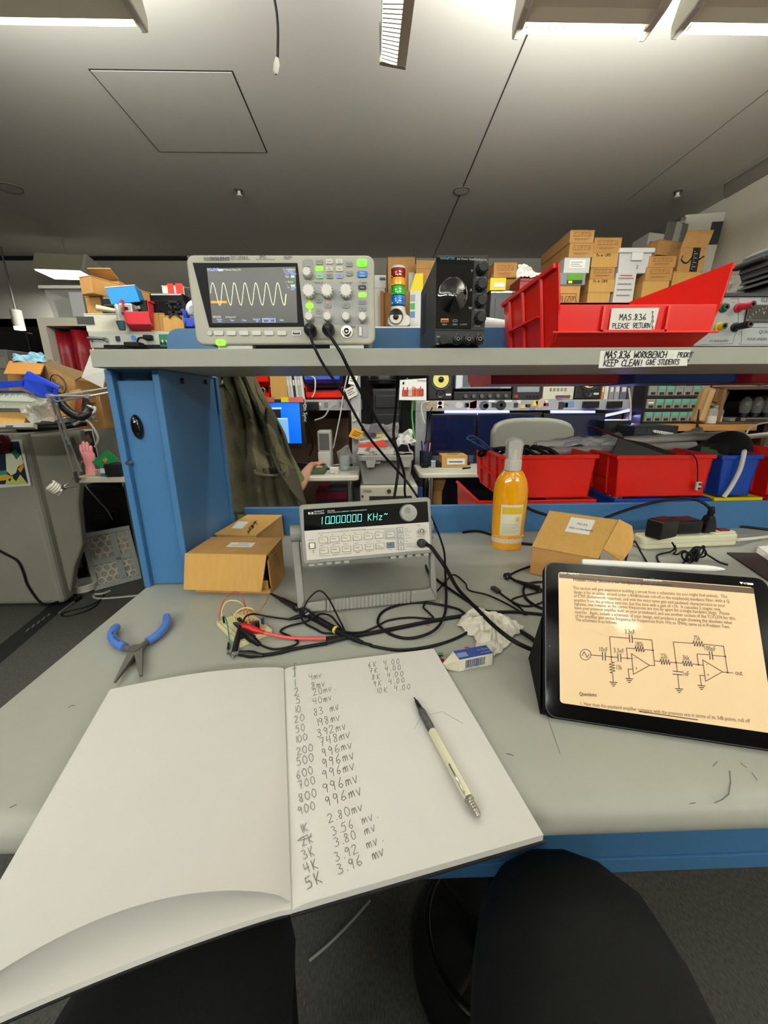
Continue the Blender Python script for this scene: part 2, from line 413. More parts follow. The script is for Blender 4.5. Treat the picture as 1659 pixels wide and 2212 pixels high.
# luminaires of the same row system over and behind the camera
for x,y,k,tl,lb in ((-1.5,-.35,.15,0,'left one above the bench front'),(1.9,-.35,.15,0,'right one above the bench front'),(-1.75,-2.3,4.6,58,'rear left one'),(-.45,-2.3,4.6,58,'rear middle one'),(2.35,-2.3,4.6,58,'rear right one')):
    luminaire('grey hooded ceiling luminaire behind the photographer, ' + lb,x,y,1.24,0,up=2.6,down=k * 1.3 if k > 1 else k,tilt=tl)
luminaire('short luminaire behind the photographer, mirrored as a slanted stripe in the tablet',.62,-1.31,.46,math.radians(-62),lensw=.045,down=.3,up=1.)
# luminaires far off under the lower ceiling
p = P(150,596,4.4)
t = thing('ceiling_luminaire','small bright ceiling luminaire far off above the clutter, at left','ceiling light',p,.12)
MB().prism([(-.2,0),(.12,0),(.16,.12),(-.1,.16)],-.21,.21,YZ).build('hood',mat('#b9b69c',.5),t,bevel=.004)
MB().prism([(-.22,-.01),(.14,-.01),(.18,.13),(-.1,.17)],.21,.235,YZ).build('end_cap',WHITE,t,bevel=.008)
MB().box(-.19,.19,-.18,.1,-.008,-.001).build('diffuser',mat('#fffbe9',.5,emit=6),t)
MB().cyl((0,0,.14),(0,0,CZ - p.z),.005,n=8).build('rod',STEEL,t)
area('lamp',t,(0,0,-.02),.4,.28,30)
p = P(42,706,4.6)
t = thing('ceiling_luminaire','tiny white far ceiling lamp at the left edge of the photo','ceiling light',p)
MB().cyl((0,0,0),(0,0,.16),.05,n=16).build('shade',mat('#b9b6aa',.5),t)
MB().cyl((0,0,.16),(0,0,CZ - p.z),.008,n=8).build('rod',STEEL,t)
MB().cyl((0,0,-.03),(0,0,-.001),.047,n=16).build('diffuser',LENS,t)
# a loose lead that hangs from the ceiling
t = thing('hanging_lead','thin black lead with a white plug hanging from the ceiling','cable',(-.275,1.5,CZ))
MB().tube(smooth_path([(-.01,0,0),(.006,0,-.15),(-.004,0,-.3),(.012,0,-.42),(.008,0,-.5),(.004,0,-.525)]),.004,6).build('cord',RUBBER,t)
MB().tube([(.004,0,-.52),(.002,0,-.534),(-.002,0,-.55),(-.002,0,-.558)],[.005,.009,.008,.004],8).build('plug',WHITE,t)

# ================================================================ the workbench
BX0,BX1 = -.526,1.75
LAM = mat('#92938a',.42,var=.02,vscale=40,bump=.03,bscale=500)
wb = thing('workbench','grey laminate workbench with rounded front edge and blue steel back rail','workbench',((BX0 + BX1) / 2,.7,0))
wx = (BX1 - BX0) / 2
prof = [(1.195,.76),(.328,.76)] + [(.328 - .028 * math.sin(a * PI / 16),.732 + .028 * math.cos(a * PI / 16)) for a in range(1,9)] + [(.302,.7265),(.308,.7245),(1.195,.7245)]
o = MB().prism([(y - .7,z) for y,z in prof],-wx,wx,YZ).build('worktop',LAM,wb)
o.data.polygons.foreach_set('use_smooth',[True] * len(o.data.polygons)); o.data.set_sharp_from_angle(angle=math.radians(30))
tag(MB().box(BX0 + .118,BX1,1.196,1.21,.70,.85).build('back_rail',BLUEP,None,bevel=.003),'long blue steel rail along the back edge of the workbench','rail')
bm_ = MB().box(-wx + .06,wx - .06,-.28,-.265,.48,.7245); bm_.box(-wx + .06,wx - .06,-.284,-.265,.477,.506)
bm_.build('apron',BLUEP,wb,bevel=.002)
MB().box(-wx + .06,wx - .06,-.03,-.01,.40,.50).build('cross_rail',BLUEP,wb,bevel=.003)
for sx in (-wx + .06,wx - .1):
    for y in (-.25,.42): MB().box(sx,sx + .05,y,y + .05,0,.7245).build('leg',BLUEP,wb,bevel=.004)
    MB().box(sx,sx + .05,-.25,.47,.0,.05).build('foot_bar',BLUEP,wb,bevel=.004)
sc_ = MB()
def onD(u,v,z=.7604):
    q = ZP(u,v,z); return (q.x,q.y)
for pts,w in ((((1172,1515),(1190,1570),(1210,1627)),.0007),(((1576,1665),(1578,1690),(1574,1715),(1560,1727),(1544,1734)),.0012),(((1490,1736),(1502,1734)),.001),(((1600,1648),(1612,1658)),.0012),(((1540,1655),(1549,1645)),.0009),
               (((148,1528),(154,1524),(160,1524)),.0016),(((22,1744),(34,1738)),.0012),(((1095,1628),(1102,1629),(1108,1632)),.0015),(((1625,1670),(1636,1685)),.001)):
    sc_.stroke([onD(*q) for q in pts],w,lambda a,b: V((a - (BX0 + BX1) / 2,b - .7,.7603)))
sc_.build('stain',mat('#5b5c55',.7),wb)

# upright cabinet that carries the shelf
CX0,CX1,CY0,CY1,CZ0,CZ1 = -.531,-.425,.838,1.150,DESK,1.2335
t = thing('upright_cabinet','tall narrow blue steel cabinet at the left end of the bench, black oval handle','cabinet',((CX0 + CX1) / 2,(CY0 + CY1) / 2,CZ0))
w,d,h = (CX1 - CX0) / 2,(CY1 - CY0) / 2,CZ1 - CZ0
m = MB()
m.box(-w,-w + .014,-d,d,0,h); m.box(w - .014,w,-d,-d + .05,0,h); m.box(w - .008,w - .003,-d + .05,d - .02,0,h); m.box(w - .016,w + .002,d - .02,d,0,h)
m.box(-w,w,-d + .02,d,h - .004,h); m.box(-w + .014,w - .014,d - .01,d,0,h)
m.build('body',BLUEP,t,bevel=.003)
m = MB().box(-w + .014,w - .014,-d + .012,-d + .018,.002,h - .022); m.box(-w + .014,w - .014,-d + .03,-d + .036,h - .022,h)
dr = m.build('door',BLUEP,t,bevel=.0015)
p = P(291,923,CY0) - V(((CX0 + CX1) / 2,(CY0 + CY1) / 2,CZ0))
hm = MB().lathe([(0.001,.013),(.006,.0125),(.0095,.009),(.011,.004),(.011,0),(.008,-.008)],24,Matrix.Translation((p.x,p.y + .012,p.z)) @ fr((0,0,0),(1,0,0),(-.12,0,2.3),(0,-1,0)))
hm.build('handle',GLOSS,dr)
p = P(277,1000,CY0 + .0) - V(((CX0 + CX1) / 2,(CY0 + CY1) / 2,CZ0))
MB().cyl((p.x,-d + .014,p.z),(p.x,-d - .004,p.z),.0042,n=14).build('lock',CHROME,dr)
for u,v in ((395,823),(445,825)):
    bo = MB(); q = XP(u,v,CX1) - V(((CX0 + CX1) / 2,(CY0 + CY1) / 2,CZ0)); bo.cyl((q.x - .006,q.y,q.z),(q.x + .004,q.y,q.z),.006,n=12)
    bo.build('bolt',mat('#24323f',.3),t)

# shelf over the bench, its blue back stop
t = thing('riser_shelf','grey laminate shelf above the bench carrying the instruments','shelf',(.6,.955,1.2335))
MB().box(BX0 - .6,BX1 - .6,-.155,.155,0,.0315).build('shelf_board',LAM,t,bevel=.0012)
r = .035; pl = [(-1.128 + 0,.0315),(1.1,.0315),(1.1,.1165)] + [(-1.128 + r - r * math.sin(a * PI / 12),.1165 - r + r * math.cos(a * PI / 12)) for a in range(0,7)]
MB().prism(pl,-.155,-.151,FRONT).build('back_stop',BLUEP,t)

tag(MB().box(1.64,1.74,.85,1.1,DESK,1.2335).build('shelf_post',BLUEP,None,bevel=.003),'blue post that holds up the right end of the shelf','post')
# the notice on its edge
t = thing('paper_notice','handwritten white paper notice taped to the front edge of the shelf','sign',P(1392,795,.7995))
yq = .7994
q = [P(1297,758,yq),P(1492,756,yq),P(1484,790,yq),P(1293,795,yq)]
cen = V(t.location)
MB().slab([v - cen for v in (q[3],q[2],q[1],q[0])],.0006).build('sheet',PAPER,t)
fx = Face(V((0,yq - .0008,0)),(1,0,0),(0,-1,0))
m = MB()
def nf(a,b): return V((a,yq - .0008,b)) - cen
for s,u,v,sz in (('MAS.836',1305,774,.0125),('WORKBENCH',1368,773,.0115),('PRIORIT',1462,772,.009),('Y',1483,784,.007),('KEEP CLEAN!',1302,791,.0115),('GIVE STUDENTS',1394,788,.0095)):
    a = P(u,v,yq); m.hand(s,a.x,a.z,sz,nf,w=.14,adv=.62 if sz > .0096 else .55,slant=.1)
m.build('handwriting',INK,t)
# ================================================================ instruments
def knob(name,m,par,a,b,r,h,c0=0.,n=22,ridge=True,line=None):
    k = MB().lathe([(r * 1.02,c0),(r,c0 + h * .2),(r * .93,c0 + h * .92),(r * .8,c0 + h),(.0005,c0 + h)],n,Matrix.Translation((a,b,0)))
    if ridge:
        for i in range(12):
            an = i * PI / 6; x,y = a + r * .96 * math.cos(an),b + r * .96 * math.sin(an)
            k.cyl((x,y,c0 + h * .1),(x * 1 - .0 * a,y,c0 + h * .9),r * .1,n=6)
    o = k.build(name,m,par)
    if line: MB().box(a - r * .08,a + r * .08,b + r * .3,b + r * .8,c0 + h,c0 + h + .0004).build('pointer',line,o)
    return o
def bnc(par,a,b,r=.0048,name='bnc_socket'):
    o = MB().lathe([(r * 1.7,0),(r * 1.7,.002),(r,.002),(r,.012),(r * .75,.012),(r * .75,.003)],20,Matrix.Translation((a,b,0)),cap=False).build(name,CHROME,par)
    mm = MB().cyl((a,b,.001),(a,b,.011),r * .3,n=10)
    mm.build('centre_pin',mat('#b89a4e',.3,1.),o)
    MB().cyl((a - r * 1.25,b,.009),(a + r * 1.25,b,.009),r * .18,n=8).build('lug',CHROME,o)
    return o

# ---------------------------------------------------------------- oscilloscope
YS = .803
fs = Face(P(618,752,YS),(1,0,0),(0,-1,0),(420,530,4.046))
fs.o.z = 1.2652; fs.M = fr(fs.o,fs.x,fs.y,fs.n)
osc = thing('oscilloscope','off-white bench oscilloscope on the shelf, dark screen showing a sine wave','oscilloscope',M=fs.M)
BEI = paint('#a9a79a',.45); BEI2 = mat('#c9c8bd',.45)
L0,B0,R0,T0 = fs.rect(22,900,1572,84)
B0 = .007
bd = MB(); bd.rr(L0,R0,B0,T0,.014,-.012,0)
bd.rr(L0 + .004,R0 - .004,B0 + .003,T0 - .004,.012,-.13,-.012)
bd.build('case',BEI,osc,bevel=.004,seg=3)
for x in (.17,.8):
    MB().box(L0 + (R0 - L0) * x - .02,L0 + (R0 - L0) * x + .045,0.0003,B0 + .002,-.03,-.006).build('foot',mat('#d6d5cc',.5),osc,bevel=.001)
hd = MB().tube([(-.05,T0 - .004,-.06),(-.05,T0 + .012,-.06),(-.045,T0 + .016,-.06),(.055,T0 + .016,-.06),(.06,T0 + .012,-.06),(.06,T0 - .004,-.06)],.004,8)
MB().box(.015,.055,T0 - .002,T0 + .012,-.06,-.045).build('carry_handle',mat('#4a1f1c',.4),osc,bevel=.002)
MB().box(L0 - .01,L0 + .003,.02,.055,-.09,-.06).build('side_clip',mat('#3a3c3c',.5),osc,bevel=.002)
a,b,c,d = fs.rect(55,718,930,155)
bz = MB(); bz.hexa([V(q + (z,)) for z in (.0,.0015) for q in ((a + .016,b),(c,b + .001),(c - .006,d),(a,d))]).build('screen_bezel',mat('#0e0f10',.5,spec=.15),osc,bevel=.001)
def fq(f,pts,z): return [V(f(*q) + (z,)) for q in pts]
scr_pts = ((112,204),(885,190),(902,678),(160,682))
g = fq(fs,scr_pts,.0018)
MB().hexa([V((q.x,q.y,.0014)) for q in (g[3],g[2],g[1],g[0])] + [V((q.x,q.y,.0018)) for q in (g[3],g[2],g[1],g[0])]).build('display',mat('#3b3c38',.3,emit=.4),osc)
def fm(f,z): return lambda zx,zy: V(f(zx,zy) + (z,))
sf = fm(fs,.0023)
m = MB()
pts = [(145,425)]
xs = [160,229,254,322,348,412,442,505,537,599,631,693,727,788,805]
ys = [330,526] * 7 + [425]
full = []
for i in range(len(xs) - 1):
    for k in range(8):
        q = k / 8; yv = ys[i] + (ys[i + 1] - ys[i]) * (1 - math.cos(PI * q)) / 2
        full.append((xs[i] + (xs[i + 1] - xs[i]) * q,yv))
full = [(145,420),(150,365)] + full + [(795,520),(804,430)]
m.stroke(full,4.5,sf)
m.build('trace',mat('#e9f0b8',.5,emit=.9),osc)
def gtxt(m,f,s,zx,zy,h,al='l',sx=1.,z=.0004):
    a,b = f(zx,zy); m.text(s,a,b,h,FLAT,al,sx,z)
ZS = 1 / 4.046 * .8 / 850 * 1.15
def H(px): return px * .00028      # glyph height in metres from zoomed pixels of the oscilloscope crop
m = MB()
for s,x,y,sz in (('SIGLENT',115,228,24),('Sa 1.00GSa/s',785,240,16),('Curr 700kpts',798,258,16),('Statistics',515,655,17),('Off',540,673,16),('All Measure',612,656,16),('Off',645,674,16),('Clear',420,664,17),('Type',315,664,17),('Gate',747,662,17),('Display',200,655,15),('Chan',208,672,15),('20.0mV',845,378,14),('0.00V',845,394,14)):
    gtxt(m,fs,s,x,y,H(sz),'l',.8,.0023)
for x0,y0,x1,y1 in ((600,638,708,641),(600,672,708,675),(600,638,603,675),(705,638,708,675),(210,210,252,228)):
    a,b,c,d = fs.rect(x0,y1,x1,y0); m.box(a,c,min(b,d),max(b,d),.0018,.0023)
m.build('screen_text',mat('#a9b9ff',.5,emit=.8),osc)
m = MB()
for s,x,y,sz in (('M 50us/div Delay 0.00s',258,224,15),('f = 10.00000kHz',776,222,15),('Edge',797,283,16),('L  30.0mV',800,330,15),('1',810,362,15),('1X',815,378,14),('MEASURE',165,635,16),('All Measure:Off',275,635,13)): gtxt(m,fs,s,x,y,H(sz),'l',.8,.0023)
m.build('screen_text',mat('#d6d6c8',.5,emit=.6),osc)
m = MB()
for x0,y0,x1,y1 in ((845,266,876,285),(845,346,880,364)):
    a,b,c,d = fs.rect(x0,y1,x1,y0); m.box(a,c,b,d,.0018,.0023)
m.build('screen_tag',mat('#9fe8a0',.5,emit=.7),osc)
m = MB(); a,b,c,d = fs.rect(148,508,285,488); m.box(a,c,b,d,.0018,.0022); m.build('screen_marker',mat('#e08a2c',.5,emit=.8),osc)
# printed plates
PLG = mat('#9b9c99',.5)
m = MB()
for x0,y0,x1,y1 in ((940,318,1226,690),(1240,318,1402,690),(1418,318,1520,690),(1424,702,1518,808)):
    a,b,c,d = fs.rect(x0,y1,x1,y0); m.rr(a,c,b,d,.003,0,.0006).build('control_field',mat('#9d9f9d',.5),osc); m = MB()
a,b,c,d = fs.rect(950,302,1042,122); MB().rr(a,c,b,d,.006,0,.0006).build('control_field',mat('#8f918f',.5),osc)
a,b,c,d = fs.rect(84,136,308,104); MB().rr(a,c,b,d,.001,0,.0005).build('name_plate',mat('#6f7272',.5),osc)
m = MB()
gtxt(m,fs,'SIGLENT',140,131,H(27),sx=1.2,z=.001); m.build('lettering',mat('#15203a',.5),osc)
m = MB()
for s,x,y,sz in (('SDS 1202X-E',318,116,20),('Digital Storage Oscilloscope',316,129,11),('SPO',568,116,24),('Super Phosphor Oscilloscope',540,128,10),('200 MHz',780,111,15),('1 GSa/s',783,126,14),('Vertical',1046,337,19),('Horizontal',1274,337,18),('Trigger',1438,335,18),('1',1060,722,20),('2',1212,722,20),('Ext',1368,722,21),('Variable',1058,430,11),('Position',1064,636,11),('Zero',990,688,11),('Zero',1150,688,11),('Level',1450,688,11),('Zoom',1305,482,11),('Position',1300,590,11),('1M ohm // 16pF 300 Vrms',1018,826,12),('Intensity',966,192,11)):
    gtxt(m,fs,s,x,y,H(sz),z=.0009)
m.build('lettering',mat('#33353a',.6),osc)
# stripes that tie a channel together
for col,x,k in (('#d8d23a',1008,0),('#d49aa6',1166,1)):
    a,b,c,d = fs.rect(x - 5,700,x + 5,410); MB().box(a,c,b,d,.0006,.0009).build('channel_stripe',mat(col,.5),osc)
def button(x0,y0,x1,y1,m,s=None,ink='#333',h=.0022,r=.0012,lab=10,inkE=0):
    a,b,c,d = fs.rect(x0,y1,x1,y0)
    o = MB().rr(a,c,b,d,min(r,(c - a) / 2.1,(d - b) / 2.1),0,h).build('button',m,osc,bevel=.0004)
    if s:
        t_ = MB(); parts_ = s.split('|')
        for i,q in enumerate(parts_):
            t_.text(q,(a + c) / 2,(b + d) / 2 - H(lab) * .35 + (len(parts_) - 1) * H(lab) * .5 - i * H(lab) * 1.05,H(lab),FLAT,'c',.85,h + .0003)
        t_.build('lettering',mat(ink,.6),o)
    return o
BTG,BTW,LIT = mat('#8a8d88',.5),mat('#d2d2c8',.45),mat('#7dff2a',.4,emit=1.1)
for x0,y0,m,s in ((1062,128,BTG,'Cursors'),(1150,122,BTW,'Acquire'),(1236,122,BTW,'Save|Recall'),(1064,186,LIT,'Measure'),(1150,188,BTW,'Clear|Sweeps'),(1238,188,BTW,'Utility'),(1322,146,BTG,'History'),(1066,250,mat('#7fc9a5',.5),'Default'),(1152,250,BTG,'Display|Persist'),(1240,248,mat('#8fa0cf',.5),'Print'),(1326,228,BTG,'Decode')):
    button(x0,y0,x0 + 60,y0 + 42,m,s,r=.002)
button(1422,126,1508,190,mat('#6cf52a',.4,emit=1.1),'Run|Stop',h=.003,r=.003,lab=15)
button(1424,226,1510,282,mat('#1f72c4',.4),'Auto|Setup','#e8eef4',h=.003,r=.003,lab=16)
button(1434,350,1500,390,mat('#2a2b2c',.5),'Setup','#dddddd',r=.002,lab=14)
button(1434,414,1504,456,LIT,'Auto',r=.0025,lab=13)
button(1434,476,1504,516,BTG,'Normal',r=.0025,lab=13)
button(1436,536,1504,576,BTG,'Single',r=.0025,lab=13)
button(974,504,1042,554,LIT,'1',r=.0065,lab=20)
button(1138,508,1196,552,BTG,'2',r=.0055,lab=20)
button(1058,460,1116,504,BTG,'Math',r=.0055,lab=13)
button(1060,556,1118,600,BTG,'Ref',r=.0055,lab=13)
button(1288,504,1360,552,BTG,'Roll',r=.0055,lab=13)
for x in (178,287,397,507,616,728): button(x,748,x + 76,788,BTW,None,r=.002,h=.003)
button(118,748,156,790,mat('#c4c3b8',.4),None,r=.0045,h=.003)
b_ = button(192,824,276,880,mat('#86f52a',.35,emit=.9),None,r=.007,h=.003)
m = MB(); ca,cb = fs(226,850)
m.tube([(ca + .0016 * math.sin(i * PI / 8),cb + .0016 * math.cos(i * PI / 8),.0033) for i in range(2,15)],.0003,4); m.box(ca - .0003,ca + .0003,cb + .0004,cb + .0022,.003,.0036)
m.build('power_symbol',mat('#1c5a14',.5),b_)
KW = mat('#d4d3ca',.35)
for x,y,r in ((990,250,30),(1005,412,42),(1162,410,42),(1326,412,42),(1008,632,30),(1166,632,30),(1326,632,30),(1468,632,30)):
    a,b = fs(x,y); knob('knob',KW,osc,a,b,r * .000253,.015)
a,b,c,d = fs.rect(856,788,930,748); u_ = MB().box(a,c,b,d,0,.0012).build('usb_port',STEEL,osc)
MB().box(a + .0015,c - .0015,b + .0015,d - .0015,.0011,.0014).build('slot',BLACK,u_); MB().box(a + .003,c - .003,b + .004,b + .0055,.0012,.0022).build('tongue',WHITE,u_)
SB = [fs(1022,752),fs(1178,748),fs(1332,756)]
bnc(osc,*SB[2],r=.0065)
for q in SB[:2]: bnc(osc,*q,r=.0065)
m = MB()
a,b,c,d = fs.rect(1440,792,1462,716); m.box(a,c,b,d,.0006,.003); m.build('compensation_tab',STEEL,osc)
def world(f,a,b,c=0.): return f.M @ V((a,b,c))

# ---------------------------------------------------------------- function generator
fo = P(787,1150,.735)
yaw = math.radians(9); tilt = math.radians(17)
nx = V((math.cos(yaw),math.sin(yaw),0)); nn = V((math.sin(yaw) * math.cos(tilt),-math.cos(yaw) * math.cos(tilt),math.sin(tilt)))
fg = Face(fo,nx,nn,(610,1060,4.484))
gen = thing('function_generator','grey and white function generator tilted up on its carrying handle, green readout','function generator',M=fg.M)
GRY = paint('#7d7d78',.5)
def quadf(f,pts,z0,z1,m=None):
    m = m or MB(); q = [f(*p) for p in pts]
    return m.prism(q,z0,z1)
outl = ((160,160),(185,135),(1395,62),(1432,80),(1452,575),(1430,605),(225,715),(200,690))
q = [fg(*p) for p in outl]
cx_ = sum(p[0] for p in q) / len(q); cy_ = sum(p[1] for p in q) / len(q)
bd = MB(); bd.prism(q,-.022,.004)
bd.prism([(cx_ + (x - cx_) * .965,cy_ + (y - cy_) * .93) for x,y in q],-.26,-.022)
bd.build('case',GRY,gen,bevel=.004,seg=3)
quadf(fg,((205,183),(1396,105),(1410,302),(213,388)),.004,.0052).build('readout_window',mat('#07090b',.06,coat=.4),gen)
quadf(fg,((213,390),(1410,304),(1430,568),(238,672)),.004,.0056).build('key_panel',mat('#c0bcb3',.5),gen)
# readout: seven segment strokes
ang = math.atan2(fg(985,250)[1] - fg(380,300)[1],fg(985,250)[0] - fg(380,300)[0])
G7 = fm(fg,.0056)
def fg_txt(m,s,zx,zy,h,al='l',sx=1.,z=.0058):
    a,b = fg(zx,zy); m.text(s,a,b,h * .00022,FLAT,al,sx,z,ang * 1.0)
m = MB()
def dg(s,x,y,w=38,h=68):
    sl = -.075
    for ch in s:
        def p(a,b): return (x + a * w + 3 * b,y - b * h + sl * a * w)
        seg = {'1': [[(.5,0),(.5,1)]],'0': [[(0,0),(0,1),(1,1),(1,0),(0,0)]],'K': [[(0,0),(0,1)],[(.9,1),(.05,.5),(.9,0)]],'H': [[(0,0),(0,1)],[(1,0),(1,1)],[(0,.5),(1,.5)]],'z': [[(.1,.6),(.9,.6),(.1,0),(.9,0)]],'~': [[(.0,.75),(.3,.9),(.6,.7),(.9,.85)]],'.': [[(-.34,0),(-.2,.1)],[(-.34,.02),(-.22,.0)]],' ': []}[ch]
        for l in seg: m.stroke([p(*t_) for t_ in l],3.8,G7)
        st = {'.': 0,' ': 44}.get(ch,51.5)
        if ch == '~': st = 40
        x += st; y += sl * st
dg('10.000000',366,325,34); dg('KHz~',826,290,34,64)
m.build('readout',mat('#63f3dd',.4,emit=1.6),gen)
m = MB(); a,b = fg(250,232); c,d = fg(298,205)
m.rr(a,c,b,d,.002,.0052,.0056); m.build('logo',mat('#d5d6d4',.5),gen)
m = MB(); m.cyl(((a + c) / 2,(b + d) / 2,.0053),((a + c) / 2,(b + d) / 2,.0058),.0026,n=18); m.build('logo_disc',mat('#1a2026',.5),gen)
m = MB(); fg_txt(m,'hp',262,226,20,z=.0061)
fg_txt(m,'HEWLETT',305,212,20); fg_txt(m,'PACKARD',306,232,20); fg_txt(m,'33120A',434,206,21); fg_txt(m,'15 MHz  FUNCTION / ARBITRARY  WAVEFORM GENERATOR',434,220,13)
m.build('lettering',mat('#c9cccb',.5),gen)
m = MB()
for s,x,y,h in (('Power',256,484,16),('Off',288,586,14),('On',292,604,14),('FUNCTION / MODULATION',540,403,19),('AM',366,438,14),('FM',474,432,14),('FSK',584,423,14),('Burst',690,415,14),('Sweep',794,407,14),('Arb List',896,398,14),('AM/FM',425,519,13),('Freq',370,542,13),('Level',480,533,13),('% Duty',588,521,13),('Internal',690,513,13),('Store',808,503,13),('Cancel',905,494,13),('MODIFY',482,627,16),('TRIG',712,604,15),('STATE',812,594,15),('LOCAL',1020,577,12),('SYNC',1294,342,15),('OUTPUT',1292,452,15),('MHz',1178,370,12),('m Vpp',1180,386,12),('kHz',1182,424,12),('m Vrms',1183,440,12),('Hz',1186,480,12),('dBm',1187,496,12),('Peak-Space',1188,530,12),('Recall Menu',1189,547,12)): fg_txt(m,s,x,y,h)
def ln(m,x0,y0,x1,y1,w=2.5): m.stroke([(x0,y0),(x1,y1)],w,fm(fg,.0058))
for l in ((346,412,532,398),(346,412,347,424),(790,380,968,366),(968,366,969,376),(355,528,415,522),(490,515,552,510),(362,632,470,624),(555,614,663,605),(362,632,361,622),(663,605,662,594),(1362,400,1368,520),(1150,402,1240,395),(1150,462,1243,454),(1156,516,1246,508)): ln(m,*l)
m.build('lettering',mat('#30302c',.6),gen)
quadf(fg,((978,363),(1165,347),(1180,568),(1098,576),(1090,468),(986,476)),.0056,.006).build('menu_field',mat('#a4a6a2',.5),gen)
def gkey(x,y,w,h,s=None,m=None,ink='#3c3c38',sym=None):
    sl = -.075
    pts = ((x,y),(x + w,y + sl * w),(x + w + 3,y + h + sl * w),(x + 3,y + h))
    o = MB().prism([fg(*p) for p in pts],.0056,.0084).build('key',m or mat('#c4c0b2',.5),gen,bevel=.0006)
    e = 3.5; MB().prism([fg(*p) for p in ((x - e,y - e),(x + w + e,y - e + sl * w),(x + w + 3 + e,y + h + e + sl * w),(x + 3 - e,y + h + e))],.0056,.0066).build('key_surround',mat('#7d796c',.6),o)
    t_ = MB()
    if s:
        for i,qq in enumerate(s.split('|')): a,b = fg(x + w * .14,y + h * .5 + i * 17); t_.text(qq,a,b,.0042 if len(s) < 7 else .0036,FLAT,'l',.95,.0087,ang)
    if sym == 'sine': t_.stroke([(x + w * .15,y + h * .42),(x + w * .28,y + h * .25),(x + w * .4,y + h * .38),(x + w * .52,y + h * .48),(x + w * .62,y + h * .3)],3,fm(fg,.0087))
    if sym and sym in '^v><':
        c_ = {'^': ((.3,.65),(.5,.3),(.7,.6)),'v': ((.3,.3),(.5,.65),(.7,.3)),'>': ((.4,.25),(.65,.5),(.4,.75)),'<': ((.6,.25),(.38,.5),(.6,.75))}[sym]
        t_.stroke([(x + a * w,y + b * h) for a,b in c_],3.5,fm(fg,.0087))
    if t_.v: t_.build('lettering',mat(ink,.6),o)
    return o
for i,s in enumerate(('sine','sine','sine','sine')): gkey(356 + i * 109,455 - i * 8.6,78,50,None,sym='sine')
gkey(790,420,74,50,'Noise'); gkey(894,411,74,50,'Arb')
for i,s in enumerate(('Freq','Ampl','Offset','Single','Recall')): gkey(362 + i * 109,557 - i * 9,76,50,s)
gkey(902,511,74,50,'Enter|Number',ink='#2f7d46'); gkey(1002,404,70,50,'Enter'); gkey(1006,502,70,50,'Shift',mat('#5c6478',.5),'#16181c')
for i,s in enumerate('^v><'): gkey(1106 + i * 4,362 + i * 57,46,36,None,mat('#b5b6b0',.5),sym=s)
o = MB().prism([fg(*p) for p in ((257,503),(316,499),(320,556),(261,562))],.0056,.0075).build('power_button',mat('#3a3a36',.5),gen)
MB().prism([fg(*p) for p in ((264,508),(310,504),(314,550),(268,556))],.0075,.0115).build('button_cap',mat('#d6d3c8',.45),o,bevel=.0008)
a,b = fg(1212,215); ko = knob('dial',mat('#8b8b85',.4),gen,a,b,.0175,.011,.004,32,False)
a,b = fg(1196,192); MB().lathe([(.0062,.0151),(.0055,.0156),(.004,.0146),(.0005,.014)],20,Matrix.Translation((a,b,0))).build('finger_dimple',mat('#76766f',.4),ko)
GS = [fg(1338,392),fg(1336,506)]
for q in GS:
    o = bnc(gen,q[0],q[1],.0066)
# rubber feet of the front rim
for i in range(5):
    a,b = fg(284 + i * 84,728 - i * 8); MB().box(a - .0055,a + .0055,b - .001,b + .01,-.02,.002).build('bumper',mat('#8a8b86',.5),gen,bevel=.001)
    a,b = fg(1072 + i * 80,655 - i * 7); MB().box(a - .0055,a + .0055,b - .001,b + .01,-.02,.002).build('bumper',mat('#8a8b86',.5),gen,bevel=.001)
# carrying handle used as a stand
bl,br = ZP(168,1,0),None
hl = ZP(610 + 165 / 4.484,1060 + 1188 / 4.484,DESK + .006); hr = ZP(610 + 1500 / 4.484,1060 + 1066 / 4.484,DESK + .006)
pv = fg.M @ V((fg(110,420)[0],fg(110,420)[1],-.03))
hx = (hr - hl).normalized(); hup = (pv - hl); hup = (hup - hx * hup.dot(hx)).normalized(); hn = hx.cross(hup)
fh = Face(hl,hx,hn,(610,1060,4.484))
hm = gen.matrix_world.inverted() @ fh.M
m = MB(); HT = .017
def hp(pts): m.prism([fh(*p) for p in pts],-HT,0,hm)
hp(((75,345),(150,352),(165,490),(215,1075),(165,1187),(145,1120)))
hp(((1430,470),(1470,440),(1505,1060),(1440,940)))
hp(((165,1187),(215,1075),(240,1086),(425,1060),(425,1166)))
hp(((425,1168),(425,1058),(1245,970),(1245,1088)))
hp(((1245,1088),(1245,970),(1400,955),(1440,935),(1505,1060)))
m.build('stand_handle',GRY,gen,bevel=.003)
m = MB()
for i in range(22):
    x = 432 + i * 37; y1,y0 = 1058 - i * 4.1,1166 - i * 3.7
    m.prism([fh(*p) for p in ((x,y1),(x + 25,y1 - 2.7),(x + 26,y0 - 2),(x,y0))],-HT - .0015,.0016,hm)
m.build('grip_rib',GRY,gen,bevel=.0008)
m = MB()
for x,y in ((112,420),(1452,340)):
    a,b = fg(x,y); s = -1 if x < 500 else 1
    m.cyl((a - .012 * s,b,-.035),(a + .008 * s,b,-.035),.017,n=24); m.build('pivot',GRY,gen,bevel=.001); m = MB()

